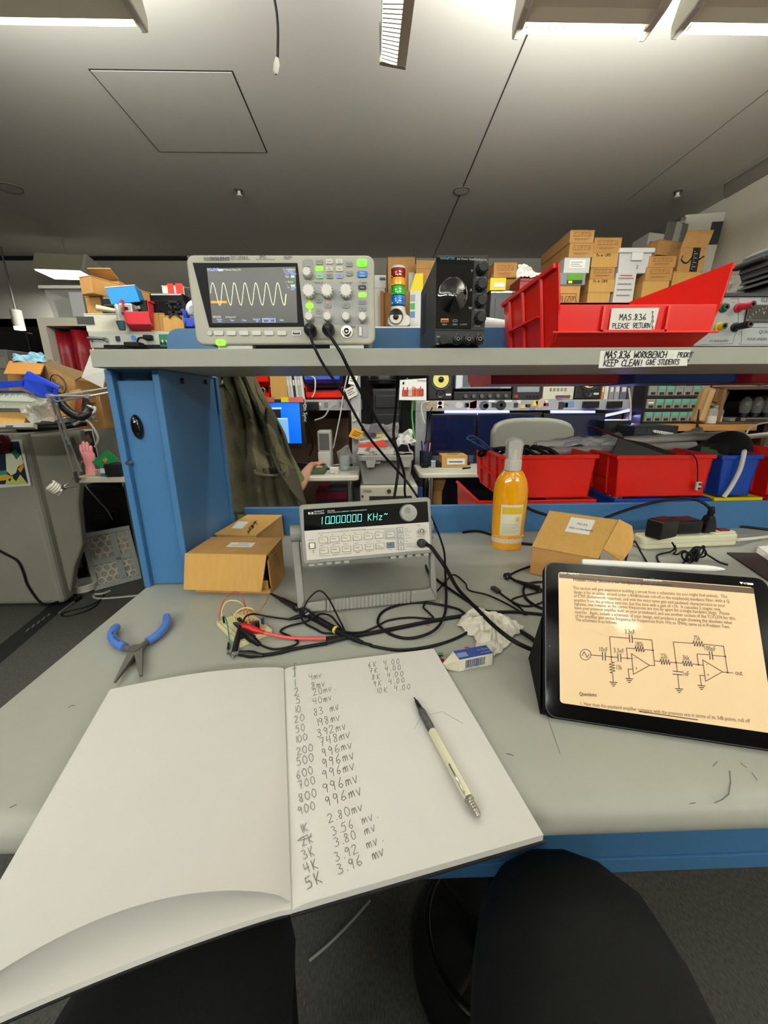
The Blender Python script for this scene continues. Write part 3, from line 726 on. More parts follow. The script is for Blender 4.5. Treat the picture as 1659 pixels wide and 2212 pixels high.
# ---------------------------------------------------------------- bench supply with dark window
fp = Face(P(992,754,YS),(1,0,0),(0,-1,0),(790,520,5.027))
fp.o.z = 1.2655; fp.M = fr(fp.o,fp.x,fp.y,fp.n)
psu = thing('power_supply','tall black DC power supply with a glossy dark window and four knobs','power supply',M=fp.M)
DK = mat('#2b2c2d',.45,bump=.05,bscale=600)
a,b,c,d = fp.rect(750,1175,1290,178); b = .0075; d = fp(1060,160)[1]
c = fp(1320,600)[0] - .001
MB().rr(a,c,b,d,.002,-.25,0).build('case',DK,psu,bevel=.0015)
for x in (a + .006,c - .02): 
    for z in (-.02,-.24): MB().box(x,x + .014,0.0003,b,z - .012,z).build('foot',RUBBER,psu)
o_ = quadf(fp,((765,182),(1176,184),(1140,958),(758,952)),.0002,.0016).build('window',mat('#08090a',.04,coat=1.),psu)
fa,fb_,fc,fd = fp.rect(776,800,1112,395)
def film(s,q):
    r2 = (2 * s - 1) ** 2 + (2 * q - 1) ** 2; h = max(0.,1 - r2) ** 1.3 * .0075 + .0018 * math.exp(-((s - .55) ** 2 + (q - .45) ** 2) * 60)
    return V((fa + (fc - fa) * s,fb_ + (fd - fb_) * q,.00155 + h))
MB().grid(film,30,30).build('film_bulge',mat('#0a0b0c',.06,coat=1.),psu)
m = MB(); a0,b0,c0_,d0 = fp.rect(752,978,1290,968); m.box(a + .001,c - .001,b0,d0,.0,.0008); m.build('groove',BLACK,psu)
def pt_(m,s,x,y,h,al='l',z=.0019): aa,bb = fp(x,y); m.text(s,aa,bb,h * .000205,FLAT,al,1.,z)
m = MB(); pt_(m,'DC Power Supply',988,212,23); pt_(m,'DPS3010U',1196,218,22,z=.0004); pt_(m,'V',1140,346,32); pt_(m,'A',1128,553,32); pt_(m,'W',1114,748,32)
pt_(m,'USB-A',826,918,17); pt_(m,'USB-C',940,918,17); pt_(m,'C.C/OCP',1022,918,16)
for s,x,y in (('ADJUSTING',1196,408),('V-FINE',1198,585),('ADJUSTING',1176,760),('A-FINE',1180,934),('ON',768,1050),('OFF',762,1130),('+',1214,1020),('-',1098,1018),('=',982,1018)): pt_(m,s,x,y,18,z=.0006)
m.build('lettering',mat('#c9cac8',.5),psu)
m = MB(); pt_(m,'WANPTEK',805,208,28); m.build('lettering',mat('#5d97a4',.5),psu)
a1,b1,c1,d1 = fp.rect(812,888,898,846); u_ = MB().rr(a1,c1,b1,d1,.0008,.0016,.0024).build('usb_port',mat('#c9714a',.4),psu)
MB().box(a1 + .001,c1 - .001,b1 + .0012,d1 - .0035,.0023,.0028).build('slot',BLACK,u_)
a1,b1,c1,d1 = fp.rect(940,886,996,856); u_ = MB().rr(a1,c1,b1,d1,.0024,.0016,.0024).build('usb_port',mat('#6a6b6c',.3),psu)
MB().rr(a1 + .0012,c1 - .0012,b1 + .0012,d1 - .0012,.0012,.0023,.0026).build('slot',BLACK,u_)
for x,y in ((1262,300),(1252,480),(1248,655),(1240,835)): aa,bb = fp(x - 10,y + 12); knob('knob',mat('#1b1c1d',.4),psu,aa,bb,.0098,.02)
aa,bb = fp(842,1078); MB().cyl((aa,bb,0),(aa,bb,.006),.0078,n=24).build('power_button',mat('#1d1e1f',.35),psu,bevel=.0006)
for x,y,hcol in ((985,1078,'#1f6a4f'),(1100,1078,'#151617'),(1218,1078,'#8d1b2c')):
    aa,bb = fp(x,y); k = MB().lathe([(.0088,0),(.0088,.006),(.0078,.006),(.0075,.016),(.005,.0165),(.005,.010),(.0005,.010)],20,Matrix.Translation((aa,bb,0))).build('binding_post',mat('#161718',.35),psu)
    MB().lathe([(.0092,.0002),(.0092,.0032)],20,Matrix.Translation((aa,bb,0))).build('colour_ring',mat(hcol,.4),k)
    MB().lathe([(.0035,.011),(.0035,.0172),(.0022,.0172),(.0022,.011)],14,Matrix.Translation((aa,bb,0)),cap=False).build('socket_sleeve',STEEL,k)
m = MB()
for zz in range(5): m.box(a - .0006,a,.05,.13,-.2 + zz * .012,-.195 + zz * .012)
m.build('side_vent',BLACK,psu)

# ---------------------------------------------------------------- grey quad supply at the right end
YE = .86
fe = Face(P(1600,752,YE),(1,0,0),(0,-1,0),(1070,440,2.816))
fe.o.z = 1.2655; fe.M = fr(fe.o,fe.x,fe.y,fe.n)
el = thing('power_supply','wide grey metal power supply with an analogue meter, half out of the photo at right','power supply',M=fe.M)
x0 = fe(1235,700)[0]; top = fe(1500,553)[1]; x1 = x0 + .34
MB().box(x0,x1,.008,top - .004,-.19,0).build('front_panel',mat('#9fa4a4',.5),el,bevel=.001)
MB().box(x0 - .002,x1 + .002,top - .004,top + .002,-.19,.004).build('lid',mat('#22252a',.4),el)
MB().box(x0,x1,.0003,.008,-.19,-.004).build('base',BLACK,el)
a,b,c,d = fe.rect(1508,722,1790,615); mo = MB().box(a,c,b,d,0,.004).build('meter',mat('#3d3f41',.4),el,bevel=.001)
MB().box(a + .004,c - .004,b + .006,d - .003,.004,.0045).build('meter_face',mat('#2b2a26',.5),mo)
m = MB(); mx,my = (a + c) / 2,b - .02
for i in range(15):
    an = math.radians(150 - i * 8.5); r1 = (c - a) * .5; m.stroke([(mx + r1 * math.cos(an),my + r1 * math.sin(an)),(mx + r1 * 1.1 * math.cos(an),my + r1 * 1.1 * math.sin(an))],.0007,lambda p,q: V((p,q,.0048)))
m.build('scale_mark',mat('#d8c46a',.5),mo)
m = MB(); m.text('V',mx - .012,b + .014,.008,z=.0048); m.build('lettering',mat('#cfcfcb',.5),mo)
MB().stroke([(mx,b + .004),(mx + .02,b + .02)],.001,lambda p,q: V((p,q,.005))).build('needle',mat('#b5232b',.5),mo)
m = MB()
for s,x,y,h in (('ELENCO',1614,598,.0105),('QUAD POWER SUPPLY',1600,790,.0095),('FOUR LINEAR REGULATED SUPPLIES',1530,832,.0075),('FIX REGULATED',1300,842,.0062),('+12V',1434,606,.004),('-5V',1404,732,.004)): aa,bb = fe(x,y); m.text(s,aa,bb,h,sx=.9)
for l in (((1430,580),(1478,578),(1478,742),(1440,852),(1250,858)),((1500,754),(1495,842),(1480,856),(1800,856)),((1490,754),(1800,754))): m.stroke([fe(*p) for p in l],.0006,lambda p,q: V((p,q,.0004)))
m.build('lettering',mat('#2b2d2f',.6),el)
for x,y,col,ln_ in ((1496,630,'#c4283a',.034),(1476,748,'#17181a',.036),(1376,748,'#d8c91e',.016),(1404,630,'#1e6a45',.010)):
    aa,bb = fe(x - 20,y + 4); k = MB().lathe([(.009,0),(.009,.003),(.0066,.004),(.0068,ln_ - .002),(.006,ln_)],18,Matrix.Translation((aa,bb,0)),cap=False).build('banana_socket',mat(col,.35),el)
    MB().lathe([(.006,ln_),(.003,ln_),(.003,ln_ - .008)],16,Matrix.Translation((aa,bb,0)),cap=False).build('contact',mat('#2a2422',.4),k)
# grey tool case on top of it
pz = 1.2655 + top + .002
cse = thing('tool_case','dark grey ribbed plastic tool case on top of the grey supply, at the right edge','tool case',(fe.o.x + x0 + .20,YE + .12,pz))
GC = mat('#4a4d4c',.45,bump=.1,bscale=300)
X0 = P(1578,600,YE + .14).x - cse.location.x
m = MB(); zt = P(1640,508,YE + .03).z - pz
m.prism([(X0 + .012,0.0004),(X0 + .03,.035),(X0 + .03,.052),(.2,.052),(.2,.0004)],-.02,.10,FRONT); m.build('tray',GC,cse,bevel=.006)
m = MB(); m.prism([(X0 + .028,.054),(X0 + .02,.07),(X0 + .016,zt * .62),(X0 + .02,zt * .92),(X0 + .034,zt),(.2,zt),(.2,.054)],-.02,.10,FRONT); m.build('lid',GC,cse,bevel=.006)
m = MB()
for i in range(3): m.prism([(X0 + .012 + i * .004,zt * .3 + i * .012),(X0 + .03 + i * .004,zt * .32 + i * .012),(X0 + .03 + i * .004,zt * .37 + i * .012),(X0 + .014 + i * .004,zt * .35 + i * .012)],-.01,.102,FRONT)
m.build('hinge_rib',mat('#3a3c3b',.5),cse)
MB().box(X0 + .004,X0 + .022,-.05,.03,zt * .72,zt * .82).build('latch',mat('#333534',.5),cse,bevel=.004)
# ================================================================ things on the worktop and shelf
from mathutils import noise as NZ
def tube_px(pts,r,h=None,n=8,par=None,name='cord',m=RUBBER,sub=5,dz=DESK):
    """a lead through photo points; (u, v) lies on the bench, (u, v, h) is h above it, (u, v, 'y', Y) is Y from the camera"""
    q = []
    for p in pts:
        if len(p) == 4: q.append(P(p[0],p[1],p[3]))
        else: q.append(ZP(p[0],p[1],dz + (p[2] if len(p) > 2 else (h or 0)) + r))
    return smooth_path(q,sub)
def lead(name,label,pts,r,m=RUBBER,h=0,group=None,cat='cable',n=8,sub=5,plug=None):
    q = tube_px(pts,r,h,sub=sub)
    c = q[0].copy(); t = thing(name,label,cat,c,group=group)
    MB().tube([p - c for p in q],r,n).build('cord',m,t)
    return t,[p - c for p in q],c

# ---------------------------------------------------------------- hopper bins
def bin_mesh(w,d,h,lip,t=.003,draft=.012,cut=None,y0=0.):
    """open hopper: front at y=0 facing -y, floor at z=0; returns body mesh"""
    m = MB()
    cut = cut or [(0,h),(0,lip),(.02,lip * .35),(.045,0)]
    side = cut + [(d,0),(d,h)]
    for s in (-1,1):
        a = []
        for k in (0,1):
            for y,z in side:
                x = s * (w / 2 - draft * (1 - z / h) - k * t); a.append(V((x,y,z)))
        n = len(side)
        m.add(a,[tuple(range(n)),tuple(range(2 * n - 1,n - 1,-1))] + [(i,(i + 1) % n,n + (i + 1) % n,n + i) for i in range(n)])
    b = w / 2 - draft - .0005
    m.box(-b,b,.045,d,0,t)
    x1 = w / 2 - .0005
    m.hexa([(-b,d - t,0),(b,d - t,0),(b,d,0),(-b,d,0),(-x1,d - t,h),(x1,d - t,h),(x1,d,h),(-x1,d,h)])
    # front lip, then the slope under it
    xl = w / 2 - draft * (1 - lip / h)
    xm = w / 2 - draft * (1 - lip * .35 / h)
    m.hexa([(-xm,.0,lip * .35),(xm,.0,lip * .35),(xm,t,lip * .35),(-xm,t,lip * .35),(-xl,-.002,lip),(xl,-.002,lip),(xl,t,lip),(-xl,t,lip)])
    m.hexa([(-b,.045,0),(b,.045,0),(b,.048,t),(-b,.048,t),(-xm,0,lip * .35),(xm,0,lip * .35),(xm,t,lip * .35 + .002),(-xm,t,lip * .35 + .002)])
    return m
def hopper(name,label,cat,loc,w,d,h,lip,m,rz=0.,group=None,rim=.006,ribs=True,draft=.012,cut=None):
    t = thing(name,label,cat,loc,rz,group)
    bin_mesh(w,d,h,lip,draft=draft,cut=cut).build('body',m,t,bevel=.001)
    r = MB()
    r.box(-w / 2 - rim,-w / 2 + .003,0,d,h - .008,h); r.box(w / 2 - .003,w / 2 + rim,0,d,h - .008,h); r.box(-w / 2 - rim,w / 2 + rim,d - .003,d + rim,h - .012,h)
    r.build('rim',m,t,bevel=.001)
    if ribs:
        for s in (-1,1):
            g = MB()
            for y in (.22,.55,.84):
                x0,x1 = s * (w / 2 - draft * .9),s * (w / 2)
                g.hexa([(x0,d * y - .003,.004),(x0 + s * .006,d * y - .002,.004),(x0 + s * .006,d * y + .002,.004),(x0,d * y + .003,.004),(x1,d * y - .006,h - .009),(x1 + s * .005,d * y - .004,h - .009),(x1 + s * .005,d * y + .004,h - .009),(x1,d * y + .006,h - .009)])
            g.box(min(s * w / 2 - s * .006,s * w / 2 + s * .003),max(s * w / 2 - s * .006,s * w / 2 + s * .003),d * .22,d * .84,h * .45,h * .48)
            g.build('side_rib',m,t)
    return t
tb_loc = V(((.338 + .663) / 2,.802,1.2655))
tb = hopper('tool_bin','big empty red plastic hopper bin with a handwritten tools label, on the shelf','storage bin',tb_loc,.326,.30,.142,.074,RED,draft=.019,cut=[(-.004,.142),(-.004,.074),(.004,.035),(.045,0)])
fb = Face(tb_loc + V((0,-.0035,0)),(1,0,0),(0,-1,0),(1070,440,2.816))
m = MB()
for x0,x1,y0,y1 in ((-.01,.0,0,0),): pass
a,b,c,d = fb.rect(632,800,1062,618)
for x0,x1 in ((a,a + .004),(c - .004,c)): m.box(x0,x1,-.0065,-.002,b + .006,d - .001)
m.box(a,c,-.0065,-.002,b + .006,b + .009); m.build('label_frame',RED,tb)
MB().box(-.16,.16,-.006,-.001,.0245,.028).build('front_ledge',RED,tb,bevel=.0008)
q = [fb(*p) for p in ((690,772),(965,770),(998,633),(708,636))]
lb = MB().prism([(x,y) for x,y in q],.0032,.0036,FRONT).build('paper_label',PAPER,tb)
hw = MB(); lf = lambda zx,zy: V((fb(zx,-zy)[0],-.0042,fb(zx,-zy)[1]))
for s,x,y,sz in (('MAS.836',752,-708,36),('PLEASE',708,-758,30),('RETURN',836,-756,30)): hw.hand(s,x,y,sz,lf,w=.12,adv=.72 if sz > 32 else .58,slant=.1)
for i,ch in enumerate('TOOLS'): hw.hand(ch,950,-676 - i * 24,19,lf,w=.17)
hw.build('handwriting',INK,lb)

# ---------------------------------------------------------------- bottle of cleaner
c = ZP(1101,1189); c = V((c.x,c.y + .03,DESK))
bt = thing('cleaner_bottle','clear bottle of orange-yellow cleaner with a white label','bottle',c,math.radians(-4))
YB = c.y - .02
def zz(v): return P(1103,v,YB).z - DESK
top = zz(1018); S = .094 / 74
pr_ = [(1194,26),(1188,33),(1150,35.5),(1110,37),(1085,37.5),(1060,37),(1045,34),(1035,30.5),(1026,25.5),(1019,20)]
def oval(prof,k,n=36,yk=.66):
    m = MB(); m.lathe(prof,n); m.v = [(x,y * yk,z) for x,y,z in m.v]; return m
prof = [(r * S,max(.0004,zz(v))) for v,r in pr_]
prof = [(.001,.0004)] + prof
oval(prof,1).build('bottle_body',mat('#e29a0a',.12,coat=.6,trans=0.,spec=.6),bt)
n0 = top
def lab(name,m,a0,a1,z0,z1,off,nu=14,nv=8):
    def R(z):
        for i in range(len(prof) - 1):
            if prof[i][1] <= z <= prof[i + 1][1]:
                k = (z - prof[i][1]) / max(1e-9,prof[i + 1][1] - prof[i][1]); return prof[i][0] * (1 - k) + prof[i + 1][0] * k
        return prof[-1][0]
    def fn(u,v):
        an = math.radians(a0 + (a1 - a0) * u - 90); z = z0 + (z1 - z0) * v; r = R(z) + off
        return V((r * math.cos(an),r * .66 * math.sin(an),z))
    return MB().grid(fn,nu,nv).build(name,m,bt)
z_ = zz
lab('label',mat('#d9d3bd',.5),-38,38,z_(1155),z_(1089),.0006)
lab('label_banner',mat('#c9a92a',.5),-33,35,z_(1109),z_(1094),.001,nv=2)
lab('label_dot',mat('#c4a63a',.5),15,26,z_(1124),z_(1115),.001,4,4)
tx = MB()
for i in range(9):
    z = z_(1130 + i * 2.6)
    tx.box(-.016,.014 - (i % 3) * .006,-.0262 - .0,-.0256,z,z + .0008)
lab('label_line',mat('#a9a58c',.6),-34,20,z_(1132),z_(1131),.001,nv=1)
for i in range(6): lab('label_line',mat('#b3ae95',.6),-34 + (i % 2) * 2,30 - (i % 3) * 14,z_(1136.5 + i * 3),z_(1135.6 + i * 3),.001,nv=1)
lab('label_band',mat('#d9c7a8',.5),-175,175,z_(1172),z_(1162),.0006,40,2)
bl = MB()
for i in range(15):
    an = math.radians(-70 + i * 10 - 90)
    bl.ob((.0455 * math.cos(an),.0455 * .66 * math.sin(an),z_(1159) + .002 * (i % 2)),(.004,.004,.004))
bl.build('blossom_print',mat('#e6b35a',.5),bt,bevel=.0015)
pm = MB(); pm.lathe([(.0215,top),(.0215,top + .028),(.0205,top + .03),(.017,top + .032),(.017,top + .058)],26)
for i in range(26):
    an = 2 * PI * i / 26; pm.cyl((.0216 * math.cos(an),.0216 * math.sin(an),top + .002),(.0216 * math.cos(an),.0216 * math.sin(an),top + .027),.0008,n=5)
pm.build('collar',mat('#c9c4b8',.4),bt)
MB().prism([(-.017,top + .034),(.016,top + .034),(.0185,top + .07),(.015,top + .078),(.002,top + .084),(-.012,top + .080),(-.019,top + .074)],-.014,.014,FRONT).build('pump_head',mat('#c4c1b8',.3),bt,bevel=.003,seg=3)
MB().prism([(-.0195,top + .031),(.0185,top + .031),(.0205,top + .072),(.016,top + .082),(.003,top + .089),(-.014,top + .084),(-.0215,top + .076)],-.0165,.0165,FRONT).build('shrink_wrap',mat('#dcdcd6',.1,alpha=.3),bt,bevel=.002)

# ---------------------------------------------------------------- cartons on the bench
def frame_on(u0,v0,u1,v1,z=DESK):
    a,b = ZP(u0,v0,z),ZP(u1,v1,z); x = (b - a); L = x.length; x.normalize()
    return a,L,math.atan2(x.y,x.x)
a,L,rz = frame_on(423,1279,585,1283)
dl = (ZP(613,1241) - a); dep = -dl.x * math.sin(rz) + dl.y * math.cos(rz)
hh = P(420,1195,a.y).z - DESK
t = thing('carton','tan mailer carton on the bench with its front flap hanging open','cardboard box',a,rz)
m = MB(); k = .003
m.box(0,L,0,dep,0.0003,k); m.box(0,k,0.012,dep,k,hh); m.box(L - k,L,.012,dep,k,hh); m.box(0,L,dep - k,dep,k,hh)
m.box(.006,L - .006,.004,.007,k,.03); m.box(0,L,0,.006,k,.011)
m.build('tray',CARDL,t)
m = MB(); m.hexa([(-.004,-.006,hh),(L + .003,-.006,hh),(L + .001,dep + .001,hh - .001),(-.001,dep + .001,hh - .001),(-.004,-.006,hh + k),(L + .003,-.006,hh + k),(L + .001,dep + .001,hh + .002),(-.001,dep + .001,hh + .002)])
m.build('lid',CARD2,t)
m = MB(); m.hexa([(-.013,-.022,.017),(L - .012,-.022,.016),(L - .012,-.019,.016),(-.013,-.019,.017),(-.006,-.009,hh + k),(L + .002,-.009,hh + k),(L + .002,-.006,hh + k),(-.006,-.006,hh + k)])
m.build('front_flap',CARDL,t)
# rounded dust flap folded back along the right side
m = MB(); pl = [(-.004,hh - .012),(.05,hh - .01)] + [(.05 + .02 * math.sin(i * PI / 12),hh - .03 - .035 * (1 - math.cos(i * PI / 12))) for i in range(1,12)] + [(.0,.02)]
m.prism(pl,L + .0005,L + .003,YZ); m.build('side_flap',CARD,t)
m = MB(); m.box(L * .38,L * .72,dep * .35,dep * .62,hh + k,hh + k + .0005); lb = m.build('label',PAPER,t)
tx = MB(); tx.text('TA136',L * .5,dep * .51,.008,z=hh + k + .001); tx.text('100-4001-0023',L * .42,dep * .4,.007,z=hh + k + .001); tx.build('lettering',INK,lb)
# box behind
zb_ = P(593,1112,ZP(598,1160).y).z
br_ = ZP(598,1160); f_r = ZP(555,1154,zb_); f_l = ZP(465,1153,zb_); b_l = ZP(515,1111,zb_)
x = (f_r - f_l); L2 = x.length; rz2 = math.atan2(x.y,x.x); dl = br_ - f_l; d2 = -dl.x * math.sin(rz2) + dl.y * math.cos(rz2)
t = thing('carton','closed tan carton with handwriting on its lid, behind the flapped carton','cardboard box',(f_l.x,f_l.y,DESK),rz2)
h2 = zb_ - DESK; sk = .012
m = MB(); m.hexa([(.002,0.001,0.0003),(L2 - .002,.001,.0003),(L2 + sk,d2,.0003),(sk + .004,d2,.0003),(.002,.001,h2 - .004),(L2 - .002,.001,h2 - .004),(L2 + sk - .002,d2,h2 - .004),(sk + .006,d2,h2 - .004)]); m.build('body',CARD2,t)
m = MB(); m.hexa([(-.002,-.002,h2 - .0035),(L2,-.002,h2 - .0035),(L2 + sk,d2,h2 - .0035),(sk + .003,d2,h2 - .0035),(-.002,-.002,h2),(L2,-.002,h2),(L2 + sk,d2,h2),(sk + .003,d2,h2)]); m.build('lid',CARDL,t)
lf2 = lambda u,v: t_inv @ ZP(u,-v,zb_ + .0008)
t_inv = (Matrix.Translation((f_l.x,f_l.y,DESK)) @ Matrix.Rotation(rz2,4,'Z')).inverted()
lb = MB().add([t_inv @ ZP(u,v,zb_ + .0004) for u,v in ((500,1141),(523,1142),(538,1127),(514,1126))],[(0,1,2,3)]).build('label',PAPER,t)
hw = MB(); hw.hand('Tennyson',556,-1122,9,lf2,w=.14,adv=.62,rot=-2.35); hw.hand('Melgar',547,-1116,7,lf2,w=.12,adv=.62,rot=-2.35)
hw = MB(); hw.hand('J',554,-1124,9,lf2,w=.14,rot=-2.4); hw.hand('eny',549,-1126,7,lf2,w=.16,adv=.7,rot=-2.1); hw.hand('Miyor',543,-1134,7,lf2,w=.16,adv=.7,rot=-2.1); hw.build('handwriting',INK,t)

# carton at the right with its lid ajar
a = ZP(1144,1240); e = ZP(1300,1274); x = e - a; x.z = 0; rz = math.atan2(x.y,x.x)
h3 = P(1142,1180,a.y).z - DESK
inv = (Matrix.Translation(a) @ Matrix.Rotation(rz,4,'Z')).inverted()
fr_ = inv @ PL(1290,1205,a + V((0,0,0)),V((math.sin(rz),-math.cos(rz),0)))
Lx = fr_.x; D3 = .135
t = thing('carton','tan carton with a printed part number label, lid ajar, beside the orange bottle','cardboard box',a,rz)
m = MB(); m.box(0,Lx,0,k,.0003,h3); m.box(0,k,k,D3,.0003,h3); m.box(Lx - k,Lx,k,D3,.0003,h3 - .012); m.box(0,Lx,D3 - k,D3,.0003,h3); m.box(0,Lx,0,D3,.0003,k)
m.build('tray',CARD,t)
bl_,br2 = inv @ P(1187,1103,a.y + .10),inv @ P(1336,1123,a.y + .045)
blw = V((.012,D3 * .97,(bl_.z))); 
q0,q1 = V((-.001,-.002,h3)),V((Lx + .002,-.002,h3))
def solve_back(u,v,y):
    n = V((math.sin(rz),-math.cos(rz),0)); o = a + V((-math.sin(rz),math.cos(rz),0)) * y
    return inv @ PL(u,v,o,n)
q3,q2 = solve_back(1187,1103,.125),solve_back(1336,1123,.125)
m = MB().slab([q0,q1,q2,q3],.003); m.build('lid',CARDL,t)
lbp = lambda s_,t_: (q0 * (1 - s_) + q1 * s_) * (1 - t_) + (q3 * (1 - s_) + q2 * s_) * t_
nl = (q1 - q0).cross(q3 - q0).normalized()
lb = MB().add([lbp(*p) + nl * .0006 for p in ((.37,.5),(.72,.5),(.71,.9),(.36,.9))],[(0,1,2,3)]).build('label',PAPER,t)
lx = (q1 - q0).normalized(); ly = nl.cross(lx)
o_ = lbp(.4,.5); Ml = fr(o_ + nl * .001,lx,ly,nl)
tx = MB(); tx.text('76133',.016,.031,.0095,Ml,rot=-.02); tx.text('650-3106/0000',.002,.013,.0085,Ml,rot=-.02); tx.build('lettering',INK,lb)
m = MB(); dn = V((.012,.0,-1)).normalized(); ax = (q2 - q1).normalized()
pl = [q1 + ax * .025,q2 - ax * .006]; up_ = lx * .018
o_ = q2; pts = [q1 + ax * .03,q2] + [q2 + lx * (.028 + .012 * math.sin(i * PI / 8)) - V((0,0,1)) * (.012 + .055 * (i / 8)) - ax * .05 * (i / 8) for i in range(9)]
m.slab(pts,.003); m.build('dust_flap',CARDL,t)
m = MB(); m.hexa([(Lx + .002,.02,h3 - .035),(Lx + .035,.06,h3 - .03),(Lx + .035,.063,h3 - .03),(Lx + .002,.023,h3 - .035),(Lx + .002,.02,h3 - .018),(Lx + .035,.06,h3 - .012),(Lx + .035,.063,h3 - .012),(Lx + .002,.023,h3 - .018)]); m.build('side_flap',CARD,t)

# ---------------------------------------------------------------- power strip and what is plugged into it
a,L,rz = frame_on(1388,1189,1594,1179)
ps = thing('power_strip','long white plastic power strip with a red rocker switch at its right end','power strip',a,rz)
STR = mat('#d3d0b4',.35)
m = MB(); m.rr(0,L,0,.052,.016,.0003,.036); m.build('body',STR,ps,bevel=.006,seg=3)
MB().rr(L - .085,L - .006,.004,.048,.012,.036,.041).build('switch_plate',STR,ps,bevel=.002)
MB().box(L - .05,L - .02,.014,.034,.041,.046).build('rocker_switch',mat('#5b1420',.3),ps,bevel=.002)
m = MB(); m.rr(-.0006,L + .0006,-.0006,.0526,.016,.017,.0176); m.build('joint_line',mat('#8d8a72',.5),ps)
for i in range(3):
    m = MB()
    for dx,dy in ((0,.006),(0,-.006)): m.box(.03 + i * .06 + dx - .004,.03 + i * .06 + dx + .004,.026 + dy - .001,.026 + dy + .001,.0361,.0366)
    m.build('outlet',mat('#5f5c4c',.5),ps)
PZ = DESK + .0365
def on_strip(x,y,z=0): return Matrix.Translation(a) @ Matrix.Rotation(rz,4,'Z') @ V((x,y,.0368 + z))
t = thing('power_adapter','slim black power adapter slanting across the left end of the white power strip','power adapter',on_strip(.046,.016),rz + .30)
p0 = P(1400,1165,a.y); zt = P(1395,1119,a.y + .02).z - PZ
MB().box(-.036,.036,-.034,.010,.001,zt).build('housing',mat('#141315',.3),t,bevel=.004,seg=3)
MB().box(-.026,.024,-.022,.006,zt,zt + .001).build('rating_panel',mat('#1c0d10',.35),t)
t = thing('power_adapter','cubic black power adapter beside the black plug on the white power strip','power adapter',on_strip(.142,.036),rz)
w = (P(1508,1150,a.y + .03).x - P(1446,1150,a.y + .03).x) / 2; zt = P(1480,1122,a.y + .04).z - PZ
MB().box(-w,w,-.026,.03,0.0005,zt).build('housing',mat('#121113',.3),t,bevel=.007,seg=3)
MB().box(-w * .6,w * .6,-.02,.02,zt,zt + .0008).build('rating_panel',mat('#220f13',.35),t)
# mains plug with the big looping cord
pp = on_strip(.212,.026)
t = thing('mains_plug','black mains plug with a thick cord arching up behind the cartons','plug',pp,rz)
m = MB(); m.prism([(-.02,0),(.02,0),(.016,.026),(.007,.05),(-.007,.05),(-.016,.026)],-.013,.013,FRONT); m.build('housing',mat('#0d0d0f',.35),t,bevel=.004)
inv = t.matrix_basis.inverted()
q = [pp + V((0,0,.045)),pp + V((0.002,0,.072)),P(1540,1108,pp.y + .005),P(1522,1088,pp.y + .03),P(1485,1076,pp.y + .05),P(1428,1082,pp.y + .06),P(1371,1096,pp.y + .06),P(1307,1119,pp.y + .05),P(1240,1150,1.09),P(1182,1165,1.09)]
MB().tube([inv @ p for p in smooth_path(q[:4],6)[:9]],[.008,.0085,.0075,.008,.007,.0075,.0065,.006,.0055]).build('strain_relief',RUBBER,t)
MB().tube([inv @ p for p in smooth_path(q[1:],8)],.0042).build('cord',RUBBER,t)
def strip_cord(name,label,pts,r,m=RUBBER): return lead(name,label,pts,r,m)
lead('adapter_cable','thin black adapter cord looping in front of the white power strip, beside the tied coil',[(1452,1172,.03),(1457,1184,.012),(1448,1192),(1425,1197),(1419,1203),(1426,1217),(1450,1230)],.0022)
lead('adapter_cable','thin black adapter cord that knots below the slim adapter',[(1458,1178,.02),(1460,1190,.008),(1455,1196),(1464,1197),(1474,1190),(1483,1192),(1482,1204),(1474,1222)],.0022)
lead('adapter_cable','thin black cord in an upside-down V left of the adapters',[(1350,1215),(1357,1192,.01),(1368,1171,.03),(1374,1173,.03),(1384,1192,.01),(1398,1216)],.0024)
lead('mains_cable','white mains cord leaving the right end of the power strip',[(1594,1166,.012),(1620,1164,.004),(1660,1159),(1720,1150)],.005,mat('#d5d2bd',.4))
lead('mains_cable','black cord lying along the back of the bench behind the power strip',[(1380,1157),(1420,1150),(1511,1141),(1580,1136),(1660,1144),(1720,1150)],.0042)
lead('mains_cable','black cord on the bench between the orange bottle and the lidded carton',[(1000,1150),(1030,1147),(1062,1155),(1105,1170),(1150,1176),(1180,1180)],.004)
lead('mains_cable','black cord draped on the blue rail behind the orange bottle',[(1128,1089,'y',1.15),(1145,1100,'y',1.14),(1165,1108,'y',1.12),(1190,1117,'y',1.10),(1230,1150,'y',1.09)],.0045)
lead('mains_cable','black cord emerging behind the right carton toward the strip',[(1280,1172),(1320,1166),(1350,1161),(1392,1158)],.0042)
# tied coil
c = ZP(1502,1213)
t = thing('cord_bundle','bunched black cord tied in loops behind the stylus','cable',(c.x,c.y,DESK))
m = MB()
for i in range(7):
    cx2 = -.032 + i * .009; r = .016 + .004 * (i % 3); tl = (-.5,.3,.1,-.2,.5,-.3,.2)[i]
    m.tube([(cx2 + r * .55 * math.sin(an) + tl * .012 * math.cos(an),.004 * i - .01 + tl * r * math.sin(an),.017 + .0145 * math.cos(an) + .001 * i) for an in [2 * PI * j / 20 for j in range(20)]],.0023,7,True)
m.tube(smooth_path([(.028,.01,.02),(.04,.004,.012),(.05,-.015,.004),(.06,-.03,.0024)],5),.0023,7)
m.build('cord',RUBBER,t)
MB().tube([(0,.006 * math.cos(2 * PI * i / 14) + .0,.017 + .018 * math.sin(2 * PI * i / 14)) for i in range(14)],.003,6,True).build('tie',mat('#1a1a1c',.6),t)

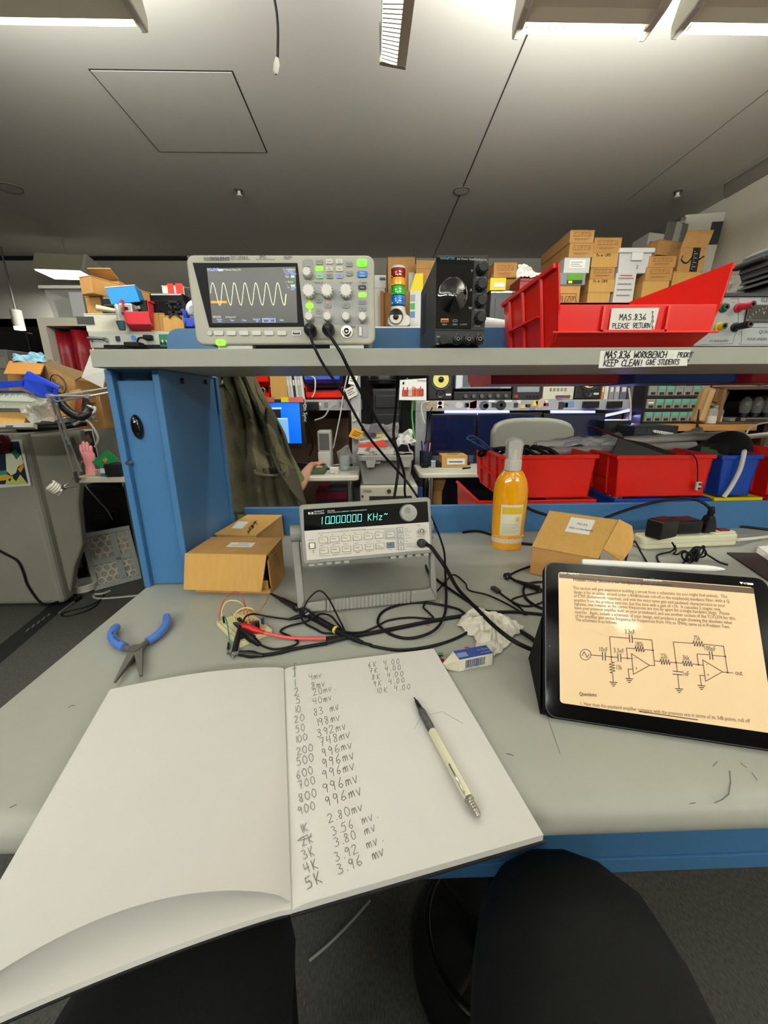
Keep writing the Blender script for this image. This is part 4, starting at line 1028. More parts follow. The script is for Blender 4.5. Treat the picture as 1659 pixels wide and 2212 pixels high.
# ---------------------------------------------------------------- tablet and stylus
T_,R_,B_ = V((.2536,.5318,.9398)),V((.5235,.4641,.9398)),V((.2228,.4223,.7655))
tx_ = (R_ - T_); TW = tx_.length; tx_.normalize(); ty = (T_ - B_); ty -= tx_ * ty.dot(tx_); TH = ty.length; ty.normalize(); tn = tx_.cross(ty)
ft = Face(B_,tx_,tn,(1160,1190,3.3246))
tab = thing('tablet','tablet propped up in a black folio, showing a filter circuit worksheet','tablet',M=ft.M)
MB().rr(0,TW,0,TH,.014,-.006,-.0005).build('shell',mat('#6b6d72',.3,.8),tab,bevel=.0015)
MB().rr(.0012,TW - .0012,.0012,TH - .0012,.013,-.0005,.0004).build('glass',mat('#030304',.06,spec=.2),tab)
e1 = [ft(*p) for p in ((178,1092),(140,150),(1515,240))]
sx0,sx1 = (e1[0][0] + e1[1][0]) / 2,TW - (e1[0][0] + e1[1][0]) / 2
sy0,sy1 = e1[0][1],e1[1][1]
MB().rr(sx0,sx1,sy0,sy1,.004,.0004,.0007).build('screen',mat('#cbb08a',.05,emit=.40,spec=.3),tab)
hb = ft(140,192)[1]
MB().box(sx0 + .001,sx1,hb,sy1 - .001,.0007,.0009).build('browser_bar',mat('#5b4c40',.1,emit=.2,spec=.3),tab)
def fit(m,f,s,p0,p1,h,z=.0012):
    a0,b0 = f(*p0); a1,b1 = f(*p1); vs_,fs_ = glyphs(s); w = max(q[0] for q in vs_); L = math.hypot(a1 - a0,b1 - b0)
    m.text(s,a0,b0,h,FLAT,'l',L / (w * h),z,math.atan2(b1 - b0,a1 - a0))
m = MB(); q0_ = .0062
for s,p0,p1 in (('This section will give experience building a circuit from a schematic (as you might find online).  The',(258,270),(1363,333)),('design is for an active, second order (-40dB/decade roll-off in the stopbands) bandpass filter, with a Q',(262,299),(1380,367)),('of 0.707 (Butterworth response), and with the exact same gain and passband characteristics as your',(264,327),(1350,398)),('amplifier from the previous exercise, but this time with a gain of +10.  It cascades 2 stages: one',(264,358),(1312,424)),('highpass, one lowpass, as the corner frequencies are too far apart for a single bandpass stage.  Please',(266,384),(1380,455)),('leave your previous amplifier built on your protoboard, and use another section of the TLV2374 for this',(268,412),(1420,490)),('exercise.  Again, include a schematic of your design, and produce a graph showing the absolute value',(270,442),(1398,520)),('of the amplifier gain versus frequency for frequencies from 1Hz to 1MHz, same as in Problem Two.',(272,470),(1384,551)),('The schematic is as follows.',(274,497),(575,521)),('1. How does this passband amplifier compare with the previous one in terms of its 3dB points, roll off',(306,1100),(1528,1228))): fit(m,ft,s,(p0[0],p0[1] + 6),(p1[0],p1[1] + 6),q0_)
m.build('worksheet_text',mat('#5b4732',.6,emit=.05),tab)
m = MB(); fit(m,ft,'Problem Three: Second-order bandpass amplifier construction',(258,216),(966,256),.0066); fit(m,ft,'Problem Three: Second-order bandpass amplifier construction',(259,217),(967,257),.0066); fit(m,ft,'Questions:',(303,1038),(430,1046),.0066); fit(m,ft,'Questions:',(304,1038),(431,1046),.0066)
m.build('worksheet_heading',mat('#4a3826',.6),tab)
m = MB(); fit(m,ft,'11:55 PM   Wed Feb 21',(152,167),(300,174),.0038); fit(m,ft,'. . .',(812,198),(838,200),.006); fit(m,ft,'web.media.mit.edu',(760,215),(895,222),.0038); fit(m,ft,'46%',(1478,240),(1512,242),.0038)
aa,bb = ft(1528,238); m.box(aa - .0032,aa + .0032,bb - .0012,bb + .0012,.0009,.0012); aa,bb = ft(1464,233); m.prism([(aa - .0022,bb + .0016),(aa + .0022,bb + .0016),(aa,bb - .0014)],.0009,.0012)
m.build('status_text',mat('#e8e2d6',.5,emit=.5),tab)
# circuit diagram
m = MB(); C3 = fm(ft,.0012); Wd = 4.6
def ckt(*pts,w=Wd): m.stroke([p for p in pts],w,C3)
def zig(p,q,n=4,amp=19,w=Wd):
    p,q = V(p),V(q); d = (q - p); nrm = V((-d.y,d.x)).normalized() * amp
    pts = [p] + [p + d * ((i + .5) / (2 * n)) + nrm * (1 if i % 2 else -1) for i in range(2 * n)] + [q]; ckt(*[tuple(x) for x in pts],w=w)
m.stroke([(347 + 39 * math.cos(i * PI / 12),745 + 38 * math.sin(i * PI / 12)) for i in range(25)],4,C3)
ckt((322,752),(336,724),(347,742),(358,766),(372,742)); ckt((386,747),(466,754))
ckt((468,728),(470,784),w=6); ckt((488,730),(490,786),w=6); ckt((490,757),(575,764)); ckt((578,738),(580,794),w=6); ckt((598,740),(601,796),w=6); ckt((601,768),(684,774))
ckt((546,940),(541,876)); zig((541,876),(534,798)); ckt((534,798),(520,616),(660,628)); ckt((660,602),(664,656),w=6); ckt((679,604),(684,658),w=6); ckt((682,628),(822,640),(843,824),(806,822))
ckt((648,770),(640,698),(700,702)); zig((700,702),(770,708)); ckt((770,708),(832,714)); ckt((676,738),(806,822),(690,886),(676,738)); ckt((686,850),(652,848),(660,915))
def gnd(x,y,k=26):
    for i,f_ in enumerate((1,.62,.25)): ckt((x - k * f_,y - 2 * f_ + i * 13),(x + k * f_,y + 2 * f_ + i * 13),w=6)
gnd(660,917); gnd(547,943); gnd(1018,990); gnd(1178,967)
ckt((838,788),(880,794)); zig((880,794),(955,800)); ckt((955,800),(1040,806)); zig((1040,806),(1114,812)); ckt((1114,812),(1190,820))
ckt((1005,866),(996,800),(976,654),(1116,664)); zig((1116,664),(1194,670)); ckt((1194,670),(1336,684),(1366,876)); ckt((974,862),(1038,870),w=6); ckt((974,884),(1038,890),w=6); ckt((1008,890),(1018,988))
ckt((1156,816),(1146,740),(1230,746)); ckt((1234,722),(1240,778),w=6); ckt((1252,724),(1260,780),w=6); ckt((1256,750),(1348,758)); ckt((1186,782),(1328,868),(1208,936),(1186,782)); ckt((1328,870),(1404,876)); ckt((1200,896),(1166,892),(1178,966))
for x,y in ((532,762),(648,771),(830,714),(996,802),(1156,817),(1348,758),(1366,873)): aa,bb = ft(x,y); m.cyl((aa,bb,.0009),(aa,bb,.0013),.0011,n=10)
m.build('circuit_diagram',mat('#33231a',.6),tab)
m = MB()
for s,p0,p1 in (('3.3nF',(628,594),(702,600)),('180k',(702,682),(764,688)),('10nF',(440,720),(506,726)),('3.3nF',(548,728),(622,736)),('13k',(564,850),(610,854)),('22k',(886,770),(938,774)),('36k',(1044,782),(1094,786)),('75k',(1124,640),(1172,644)),('100pF',(1196,714),(1282,720)),('1nF',(1040,896),(1092,900)),('out',(1422,890),(1474,894)),('-',(698,778),(708,779)),('+',(704,856),(720,857)),('-',(1212,824),(1222,825)),('+',(1220,904),(1236,905))): fit(m,ft,s,p0,p1,.0085 if s not in '+-' else .007)
m.build('circuit_label',mat('#4b3827',.6),tab)
MB().box(*[sorted((ft(730,1142)[0],ft(1150,1190)[0]))[i] for i in (0,1)],sy0 + .0028,sy0 + .0038,.0012,.0014).build('home_bar',mat('#3b2b20',.5),tab)
MB().cyl((.006,TH * .43,.0004),(.006,TH * .43,.0006),.0014,n=14).build('camera_hole',mat('#1a1c20',.2),tab)
# folio behind
bm_ = MB(); bm_.rr(-.002,TW + .002,-.002,TH - .004,.012,-.0085,-.0062); bm_.build('folio_back',mat('#0b0b0c',.7,spec=.15),tab)
MBt = tab.matrix_world.inverted()
foot = [MBt @ V((T_ * .45 + B_ * .55)) + V((0,0,-.009)),None]
def on_desk_behind(xx,back): 
    p = B_ + tx_ * xx; hn_ = V((-tx_.y,tx_.x,0)).normalized(); q = p + hn_ * back; q.z = DESK + .0045; return q
m = MB()
pa,pb = ft.M @ V((-.003,TH * .62,-.009)),ft.M @ V((TW + .003,TH * .62,-.009))
pc,pd = on_desk_behind(TW + .003,.125),on_desk_behind(-.006,.125)
pe,pf = on_desk_behind(TW + .003,.004),on_desk_behind(-.006,.004)
m.slab([MBt @ p for p in (pa,pb,pc,pd)],.003); m.slab([MBt @ p for p in (pd,pc,pe,pf)],.0025)
m.add([MBt @ p for p in (pa,pd,pf)],[(0,1,2)])
m.build('folio_stand',mat('#0a0a0b',.7,spec=.15),tab)
# stylus
fs_a,fs_b = PL(1257,1213,T_ + ty * .005,tn),PL(1569,1229,T_ + ty * .005,tn)
s0,s1 = fs_a + tn * -.003,fs_b + tn * -.003
st = thing('stylus','white tablet stylus lying along the top edge of the tablet','stylus',s0)
x,y,d = basis(s1 - s0); L = (s1 - s0).length
Ms = fr((0,0,0),x,y,d)
sb = MB().lathe([(.0015,0),(.0038,.001),(.0046,.004),(.0046,L * .87),(.0036,L * .935)],20,Ms); sb.build('barrel',mat('#dfe0d8',.3),st)
MB().lathe([(.0035,L * .937),(.0022,L * .975),(.0009,L)],16,Ms).build('nib',mat('#e4e4dc',.35),st)

# ---------------------------------------------------------------- open notebook
PZ0 = .7700
S0,S1,R0,R1 = ZP(612,1440,.7715),ZP(628,1957,.7715),ZP(937,1401,PZ0),ZP(1174,1803,PZ0)
zL = .784
L0 = ZP(236,1487,zL); dl = (ZP(0,1893,zL) - L0).normalized(); L1 = L0 + dl * .335
nb = thing('notebook','open white notebook with a pencilled table of frequencies and millivolts','notebook',(S0 + S1) / 2)
oc = V(nb.location)
def bil(a,b,c,d,s,t): return (a * (1 - s) + b * s) * (1 - t) + (d * (1 - s) + c * s) * t
def right(s,t,dz=0):
    p = bil(S0,R0,R1,S1,s,t); p.z = PZ0 - .004 * math.exp(-s * 40) + dz; return p - oc
def left(s,t,dz=0,lift=0):
    """s = 0 at the spine"""
    p = bil(S0,L0,L1,S1,s,t)
    sp = max(0.,math.sin(max(0.,min(1,s)) * PI))
    arch = .0135 * max(0.,math.sin(max(0.,min(1,s / .8)) * PI * .5)) ** .6 + .004 * sp
    p.z = .7692 + arch + dz + lift * (t ** 2) * sp ** .7
    return p - oc
def block(fn,th,nu=24,nv=12):
    m = MB(); vs_ = []; W1 = nu + 1
    for k in (0,1):
        for j in range(nv + 1):
            for i in range(nu + 1):
                p = fn(i / nu,j / nv); p = V(p); p.z -= th * k; vs_.append(p)
    N = W1 * (nv + 1); fs = []
    for j in range(nv):
        for i in range(nu):
            a0 = j * W1 + i; q = (a0,a0 + 1,a0 + W1 + 1,a0 + W1); fs.append(q); fs.append(tuple(N + x for x in reversed(q)))
    for i in range(nu): fs += [(i + 1,i,N + i,N + i + 1),(nv * W1 + i,nv * W1 + i + 1,N + nv * W1 + i + 1,N + nv * W1 + i)]
    for j in range(nv): fs += [(j * W1,(j + 1) * W1,N + (j + 1) * W1,N + j * W1),((j + 1) * W1 + nu,j * W1 + nu,N + j * W1 + nu,N + (j + 1) * W1 + nu)]
    m.add(vs_,fs,True); return m
PG = mat('#cccac4',.85,var=.01,vscale=30,bump=.03,bscale=300)
block(lambda s,t: right(s,t),.0075).build('right_pages',PG,nb)
block(lambda s,t: left(s,t,-.0015),.006,30).build('left_pages',PG,nb)
block(lambda s,t: left(s * .992,t * (.985 - .035 * max(0.,math.sin(PI * s)) ** .8) + .002,0.0,.032),.0004,30,18).build('left_top_page',PG,nb)
e = .004
def rc(s,t):
    p = bil(S0,R0,R1,S1,-.002 + s * 1.012,-.006 + t * 1.013); p.z = .7623; return p - oc
block(rc,.0015,4,4).build('cover',mat('#141414',.6),nb)
def lc(s,t):
    p = left(.01 + s * 1.0,t * 1.006 - .002,-.0078); return p
block(lc,.0012,24,6).build('cover',mat('#141414',.6),nb)
hw = MB()
pf_ = lambda u,v: ZP(u,-v,PZ0 + .0004) - oc
colL = [('f',632,1456,22),('1',634,1484,15),('2',636,1503,16),('5',640,1520,15),('10',636,1541,14),('20',637,1562,15),('50',639,1583,15),('100',638,1606,15),('200',642,1632,16),('500',642,1655,17),('600',641,1683,17),('700',646,1705,17),('800',647,1734,18),('900',645,1762,18),('1K',650,1801,18),('2K',653,1829,19),('3K',655,1858,20),('4K',660,1889,22),('5K',664,1922,26)]
colR = [('4mv',668,1470,13),('8mv',673,1489,14),('20mv.',677,1503,14),('40mv',677,1523,14),('83 mv.',678,1547,15),('198mv',683,1570,16),('392mv',686,1593,17),('748mv',692,1613,18),('996mv',696,1636,18),('996mv',697,1660,19),('996mv',698,1684,19),('996mv',699,1715,21),('996mv',704,1744,22),('2.80mv',710,1778,19),('3.56 mv.',718,1806,19),('3.80 mv',724,1830,19),('3.92 mv.',725,1862,20),('3.96 mv',731,1890,22)]
colX = [('6K 4.00',795,1442,11),('7K 4.00',798,1455,11),('8K 4.00',803,1469,11),('9K 4.00',806,1483,11),('10K 4.00',813,1498,11)]
for lst,r0,r1,adv in ((colL,10,26,.82),(colR,13,24,.82),(colX,7,11,1.02)):
    for s,u,v,h in lst: hw.hand(s,u,-v,h,pf_,w=.068 if h > 12 else .085,adv=adv,rot=math.radians(r0 + (r1 - r0) * (v - 1440) / 470),jit=.045,slant=.12)
hw.stroke([(664,-1803),(648,-1811),(643,-1816),(655,-1814),(674,-1806)],1.2,pf_)
hw.build('handwriting',mat('#66665f',.7),nb)
hw = MB(); hw.stroke([(895,-1575),(908,-1551)],.8,pf_); hw.stroke([(928,-1544),(955,-1537),(1001,-1563)],.8,pf_); hw.build('pencil_line',mat('#8d8c86',.7),nb)

# mechanical pencil
p0,p1 = ZP(895,1507,PZ0 + .0045),ZP(1034,1764,PZ0 + .0065)
t = thing('mechanical_pencil','cream hexagonal mechanical pencil with a knurled grey grip on the right page','pencil',p0)
d = p1 - p0; L = d.length; x,y,dd = basis(d); Mp = fr((0,0,0),x,y,dd)
MB().lathe([(.0009,0),(.0011,.006),(.0022,.0065),(.0035,.022),(.004,.024)],16,Mp).build('tip',mat('#2b2b2b',.35,.6),t)
g = MB().lathe([(.0042,.024),(.0048,.027),(.0048,.058),(.0044,.06)],20,Mp)
for i in range(9): g.lathe([(.0047,.029 + i * .003),(.00515,.0297 + i * .003),(.0047,.0304 + i * .003)],20,Mp,cap=False)
g.build('grip',mat('#4a4a47',.45,.3),t)
MB().lathe([(.0046,.06),(.0054,.063),(.0054,L * .865),(.005,L * .885)],6,Mp).build('barrel',mat('#d6d2b4',.3),t)
c_ = MB(); cl = [Mp @ V((.0052 * math.cos(2.2),.0052 * math.sin(2.2),L * .66)),Mp @ V((.0078 * math.cos(2.2),.0078 * math.sin(2.2),L * .68)),Mp @ V((.0078 * math.cos(2.2),.0078 * math.sin(2.2),L * .86)),Mp @ V((.005 * math.cos(2.2),.005 * math.sin(2.2),L * .88))]
c_.tube(cl,.0011,6); c_.build('clip',CHROME,t)
g = MB().lathe([(.0048,L * .885),(.0052,L * .895),(.0036,L * .9)] + [(.0034 + .0006 * (i % 2),L * (.905 + .0085 * i)) for i in range(9)] + [(.0036,L * .985),(.002,L)],18,Mp); g.build('push_button',mat('#b4b0a8',.35,1.),t)

# ---------------------------------------------------------------- eraser box, diodes, tissue, scraps
a,L,rz = frame_on(990,1452,1063,1437)
t = thing('eraser_box','small white and blue eraser box with a barcode, flap pinched open','eraser box',a,rz)
hE = P(1066,1411,ZP(1063,1437).y).z - DESK; dE = .022
MB().box(0,L,0,dE,.0003,hE).build('sleeve',mat('#d9d4c0',.55),t,bevel=.0006)
MB().box(.001,L,.0,dE + .0003,hE,hE + .0003).build('blue_panel',mat('#2b3f7d',.45),t)
tx = MB(); tx.text('for library',L * .66,dE * .55,.0048,z=hE + .0006); tx.text('for pencil',L * .70,dE * .22,.0048,z=hE + .0006); tx.build('lettering',mat('#b9c0d4',.5),t)
MB().box(L * .03,L * .32,dE * .2,dE * .7,hE + .0003,hE + .0005).build('print_field',mat('#6f7ea6',.5),t)
m = MB(); xx = L * .2
r2 = random.Random(3)
while xx < L * .78:
    w = r2.choice((.0005,.0008,.0012)); m.box(xx,xx + w,-.0004,-.0001,hE * .22,hE * .86); xx += w + r2.choice((.0005,.0009))
m.text('4 012700 61964',L * .16,hE * .04,.0042,FRONT,z=.0004); m.build('barcode',mat('#3d4a70',.5),t)
m = MB(); m.hexa([(-.016,.008,.002),(0,0,.0005),(0,dE,.0005),(-.017,.012,.002),(-.021,.009,.012),(0,0,hE),(0,dE,hE),(-.022,.012,.012)]); m.build('pinched_flap',mat('#cfc8b0',.6),t,bevel=.0008)
def led(label,u,v,col,ang,lg):
    c = ZP(u,v,DESK + .003); t = thing('indicator_diode',label,'LED',c,ang,'loose indicator diodes on the bench')
    Mx = fr((0,0,0),(0,1,0),(0,0,1),(1,0,0))
    MB().lathe([(.0029,.0),(.0029,.0012),(.0025,.0012),(.0025,.006),(.0018,.0078),(.0006,.0084)],16,Mx).build('lens',mat(col,.2,trans=.3,coat=.5),t)
    for s in (-1,1): MB().tube([(0,.0013 * s,0),(-.01,.0013 * s,-.001),(-lg,.002 * s,-.0024)],.0003,5).build('lead',STEEL,t)
led('green indicator diode lying beside the white eraser box',957,1414,'#0e6b3c',PI - .05,.02)
led('red indicator diode at the notebook corner beside the eraser box',957,1427,'#c2201c',PI * .72,.018)
for u,v,r,lb in ((924,1351,.3,'tiny red wire scrap inside the cable loop'),(1009,1399,.9,'tiny red wire scrap above the eraser box')):
    c = ZP(u,v,DESK + .0008); tag(MB().tube([(-.004,0,0),(0,.0006,.0004),(.004,0,0)],.0008,6).build('wire_scrap',mat('#b32a22',.4),None),lb,'wire').location = c
tc = ZP(1055,1365)
t = None
def tissue():
    m = MB(); nu = nv = 34
    pts = [(986,1352),(1000,1335),(1012,1318),(1035,1328),(1060,1335),(1090,1342),(1132,1358),(1120,1375),(1102,1385),(1098,1400),(1068,1422),(1060,1410),(1028,1402),(1026,1380),(1010,1372)]
    bd = [ZP(u,v) - tc for u,v in pts]; ctr = V((0,0,0)); nr = 15
    ns = len(pts) * 6; ring = [V((p.x,p.y,0)) for p in bd]
    def edge(k):
        f = k / ns * len(ring); i = int(f) % len(ring); fr2 = f - int(f); return ring[i] * (1 - fr2) + ring[(i + 1) % len(ring)] * fr2
    vs_ = []
    for j in range(nr + 1):
        r = j / nr
        for k in range(ns):
            e_ = edge(k); p = e_ * r
            q = p * 34
            rid = 1 - abs(NZ.noise(V((q.x,q.y,3)))) * 2.2
            rid2 = 1 - abs(NZ.noise(V((q.x * 2.3 + 9,q.y * 2.3,7)))) * 2
            z = max(0.0016,(.021 * max(0,rid) + .010 * rid2) * (1 - r ** 3) + .004 + .005 * r * NZ.noise(V((q.x * 1.7,q.y * 1.7,1))))
            vs_.append(V((p.x + .004 * r * NZ.noise(q * 2),p.y + .004 * r * NZ.noise(q * 2 + V((5,5,5))),z)))
    fs_ = []
    for j in range(nr):
        for k in range(ns): fs_.append((j * ns + k,j * ns + (k + 1) % ns,(j + 1) * ns + (k + 1) % ns,(j + 1) * ns + k))
    m.add(vs_,fs_,False)
    return m
o = tissue().build('tissue',mat('#d6d1c2',.9),None); o.location = tc; tag(o,'crumpled off-white tissue lying under the black cables','tissue')

# dark folder and papers at the right edge
z1 = DESK + .0003
fo_ = [ZP(1570,1196),ZP(1632,1197),ZP(1760,1230),ZP(1740,1302),ZP(1659,1256)]
cc = sum(fo_,V()) / 5
t = thing('dark_folder','dark brown folder at the right edge of the bench with white sheets inside','folder',(cc.x,cc.y,DESK))
MB().prism([(p.x - cc.x,p.y - cc.y) for p in fo_],.0003,.004).build('cover',mat('#2b211e',.6),t)
m = MB()
for i in range(4):
    pp_ = [ZP(1631 + i,1196 - i * 1.6),ZP(1665,1191 - i),ZP(1800,1220),ZP(1800,1260),ZP(1665,1219 - i * 2)]
    m.prism([(p.x - cc.x,p.y - cc.y) for p in pp_],.0045 + i * .0026,.0066 + i * .0026)
m.build('sheet_stack',PAPER,t)
# ================================================================ pliers
PLZ = DESK + .0085
t = thing('pliers','small needle-nose pliers with blue dipped handles, lying open','pliers',(ZP(291,1404).x,ZP(291,1404).y,DESK))
pc_ = V(t.location)
def pz(zx,zy,z=PLZ): return ZP(200 + zx / 7.54,1290 + zy / 7.54,z) - pc_
BLG = mat('#4a6fb8',.35,var=.03); DST = mat('#6b6962',.45,.6)
for pts in (((400,470),(340,545),(318,650),(390,745),(520,815)),((1205,300),(1210,420),(1130,545),(1020,645),(895,722))):
    q = smooth_path([pz(*p,PLZ + .001) for p in pts],6); n = len(q)
    MB().tube(q,[.0035] + [.0066] * 2 + [.0074] * (n - 3),14).build('grip',BLG,t)
mk = MB()
for zx,zy in ((322,572),(322,598),(345,640),(365,668),(395,690),(425,715)):
    p = pz(zx,zy,PLZ + .0082); mk.ob(p,(.0022,.0036,.0007),Matrix.Rotation(.5,3,'Z'))
mk.build('print_mark',mat('#1c2440',.5),t)
def taper(m,a,b,w0,w1,h0,h1):
    d = (b - a); d.z = 0; d.normalize(); s = V((-d.y,d.x,0)); u = V((0,0,1))
    m.hexa([a - s * w0 - u * h0,a + s * w0 - u * h0,b + s * w1 - u * h1,b - s * w1 - u * h1,a - s * w0 + u * h0,a + s * w0 + u * h0,b + s * w1 + u * h1,b - s * w1 + u * h1]); return m
m = MB(); q = smooth_path([pz(930,710),pz(830,780),pz(770,850),pz(690,880)],5); m.tube(q,[.004,.0042,.0046,.005,.0055] + [.0058] * (len(q) - 5),10)
taper(m,pz(680,890),pz(362,1385),.0072,.0012,.0052,.0016); m.build('jaw_arm',DST,t,bevel=.0006)
m = MB(); q = smooth_path([pz(490,800),pz(580,840),pz(650,860),pz(720,890)],5); m.tube(q,[.004,.0042,.0046,.005,.0055] + [.0058] * (len(q) - 5),10)
taper(m,pz(745,880),pz(788,1278),.0068,.0024,.0052,.002); m.build('jaw_arm',DST,t,bevel=.0006)
c = pz(690,880); MB().cyl(c - V((0,0,.0068)),c + V((0,0,.0068)),.0098,n=20).build('pivot',mat('#5f5d57',.5,.5),t,bevel=.001)

# ================================================================ breadboard
bq = [ZP(440 + x / 4.366,1240 + y / 4.366,DESK + .010) for x,y in ((128,452),(400,322),(634,520),(345,664))]
bc = sum(bq,V()) / 4; bc.z = DESK
bx = (bq[3] - bq[0]); LX = bx.length; bx.normalize(); by = V((-bx.y,bx.x,0)); LY = (bq[1] - bq[0]).dot(by)
Mb = fr(bc,bx,by,(0,0,1))
brd = thing('breadboard','cream solderless breadboard crowded with small parts and jumper wires','breadboard',M=Mb)
MB().box(-LX / 2,LX / 2,-LY / 2,LY / 2,.0004,.0095).build('board',mat('#d8d2a4',.5),brd,bevel=.0006)
m = MB()
for i in range(int(LX / .0032) - 1):
    for j in range(int(LY / .0032) - 1):
        x,y = -LX / 2 + .004 + i * .0032,-LY / 2 + .004 + j * .0032
        if abs(y) < .0035: continue
        m.add([(x - .0006,y - .0006,.0097),(x + .0006,y - .0006,.0097),(x + .0006,y + .0006,.0097),(x - .0006,y + .0006,.0097)],[(0,1,2,3)])
m.build('hole_pattern',mat('#8c875f',.7),brd)
MB().box(-LX / 2 + .001,LX / 2 - .001,-.0018,.0018,.0093,.0098).build('centre_groove',mat('#a39d72',.7),brd)
for y,col in ((-LY / 2 + .0022,'#b5402f'),(-LY / 2 + .0095,'#2f4aa0')): MB().box(-LX / 2 + .002,LX / 2 - .002,y,y + .0006,.0094,.0098).build('rail_line',mat(col,.6),brd)
bi = Mb.inverted()
def bp(zx,zy,z=.0105): return bi @ ZP(440 + zx / 4.366,1240 + zy / 4.366,DESK + z)
for zx,zy in ((338,432),(375,462)):
    p = bp(zx,zy,.012); MB().ob((p.x,p.y,.0125),(.010,.0062,.005)).build('chip',mat('#151515',.4),brd,bevel=.0004)
for zx,zy,r,h,col in ((508,505,.0042,.014,'#121214'),(558,470,.0032,.013,'#2a3358'),(466,485,.003,.009,'#4a4d58')):
    p = bp(zx,zy,.0105); k = MB().lathe([(r,.0095),(r,.0095 + h),(r * .9,.0098 + h)],16,Matrix.Translation((p.x,p.y,0))).build('capacitor',mat(col,.35),brd)
    MB().cyl((p.x,p.y,.0098 + h),(p.x,p.y,.0101 + h),r * .8,n=14).build('top_disc',STEEL,k)
p = bp(562,500); rr_ = MB().tube([(p.x - .006,p.y,.0125),(p.x + .006,p.y,.0125)],[.0018,.0018],10); rr_.build('resistor',mat('#b98254',.5),brd)
r3 = random.Random(11)
for i in range(16):
    a_ = bp(400 + r3.uniform(-20,100),350 + r3.uniform(-10,140)); b_ = a_ + V((r3.uniform(-.012,.012),r3.uniform(-.008,.008),0)); mid = (a_ + b_) / 2 + V((0,0,r3.uniform(.004,.014)))
    MB().tube(smooth_path([V((a_.x,a_.y,.0098)),mid,V((b_.x,b_.y,.0098))],6),.0006,6).build('jumper_wire',mat(r3.choice(('#b5481f','#b5481f','#c46a2a','#a33a22','#d8c874')),.45),brd)
for pts,col in ((((148,440,.011),(150,380,.02),(190,250,.035),(290,168,.05),(355,200,.045),(385,280,.03),(400,330,.012)),'#a03a3a'),(((175,410,.011),(170,340,.02),(215,262,.035),(290,250,.04),(350,272,.035),(400,325,.012)),'#d6cd7a'),(((293,430,.011),(285,390,.02),(330,340,.03),(400,318,.032),(460,330,.03),(495,370,.012)),'#d9cf6f')):
    MB().tube(smooth_path([bp(*p) for p in pts],6),.0011,7).build('jumper_wire',mat(col,.45),brd)
def zpt(z4,h=.0): return ZP(440 + z4[0] / 4.366,1240 + z4[1] / 4.366,DESK + (z4[2] if len(z4) > 2 else h))
t,q,c = lead('jumper_lead','red jumper wire running from the board up to the raised probe tip',[(440 + 505 / 4.366,1240 + 365 / 4.366,.014),(440 + 545 / 4.366,1240 + 325 / 4.366,.018),(440 + 590 / 4.366,1240 + 260 / 4.366,.02),(440 + 622 / 4.366,1240 + 185 / 4.366,.014)],.001,mat('#a85a52',.45),cat='jumper wire')
t,q,c = lead('jumper_lead','green jumper wire leaving the front corner of the cream breadboard',[(440 + 193 / 4.366,1240 + 440 / 4.366,.012),(440 + 190 / 4.366,1240 + 395 / 4.366,.024),(440 + 215 / 4.366,1240 + 440 / 4.366,.026),(440 + 236 / 4.366,1240 + 560 / 4.366,.012),(440 + 241 / 4.366,1240 + 650 / 4.366,.004)],.0011,mat('#1f6f5c',.45),cat='jumper wire')
e1_ = zpt((236,645),.004) - c; e2_ = zpt((230,708),.003) - c; e3_ = zpt((226,745),.002) - c
MB().cyl(e1_,e2_,.0019,n=8).build('plug',BLACK,t); MB().cyl(e2_,e3_,.0005,n=6).build('pin',STEEL,t)
e1_ = zpt((193,460),.011) - c; MB().cyl(e1_,e1_ + V((0,0,.013)),.0019,n=8).build('plug',BLACK,t)

# ================================================================ oscilloscope probes
def zq(zx,zy,h): return ZP(440 + zx / 4.366,1240 + zy / 4.366,DESK + h)
def body_along(t,c,name,a,b,prof,m,n=18):
    a,b = a - c,b - c; d = b - a; L = d.length; x,y,dd = basis(d)
    return MB().lathe([(r,k * L) for k,r in prof],n,fr(a,x,y,dd)).build(name,m,t)
S1,S2 = world(fs,*SB[0],.0),world(fs,*SB[1],.0)
def scope_plug(t,c,S):
    MB().lathe([(.0098,.004),(.0112,.006),(.0112,.02),(.0095,.026),(.006,.030),(.0035,.034)],20,Matrix.Translation(S - c) @ fr((0,0,0),(1,0,0),(0,0,1),(0,-1,0))).build('plug_boot',mat('#131314',.4),t)
def drop(S): return [S + V((0,-.036,-.002)),S + V((.004,-.044,-.012))]
# probe 1: tip rests by the carton, cable runs under the tissue and back
tip = zq(622,180,.012)
t = thing('scope_probe','black oscilloscope probe with a yellow ring, tip touching the flapped carton','probe',tip)
c = tip
pr1 = [zq(622,180,.012),zq(760,255,.012),zq(900,330,.011),zq(1250,530,.010),zq(1500,650,.007)]
body_along(t,c,'hook_tip',pr1[0],pr1[2],[(0,.0008),(.03,.0012),(.06,.0025),(.40,.0042),(.45,.0056),(.85,.0064),(.88,.008),(.96,.008),(1,.006)],mat('#0f0f10',.35))
body_along(t,c,'collar',pr1[2],zq(1000,390,.0115),[(0,.0055),(.3,.0055),(.35,.009),(.75,.009),(.8,.0062),(1,.0062)],mat('#161617',.3))
body_along(t,c,'barrel',zq(985,382,.0115),pr1[3],[(0,.0072),(.2,.0068),(.8,.0062),(1,.0062)],mat('#101011',.35))
MB().ob(zq(978,375,.0195) - c,(.005,.008,.0012),Matrix.Rotation(-.6,3,'Z')).build('slide_switch',mat('#8f908c',.4),t,bevel=.0004)
body_along(t,c,'colour_ring',zq(1238,524,.010),zq(1252,532,.010),[(0,.0068),(1,.0068)],mat('#d8d03a',.4))
sr = MB(); d = pr1[4] - pr1[3]; L = d.length; x,y,dd = basis(d)
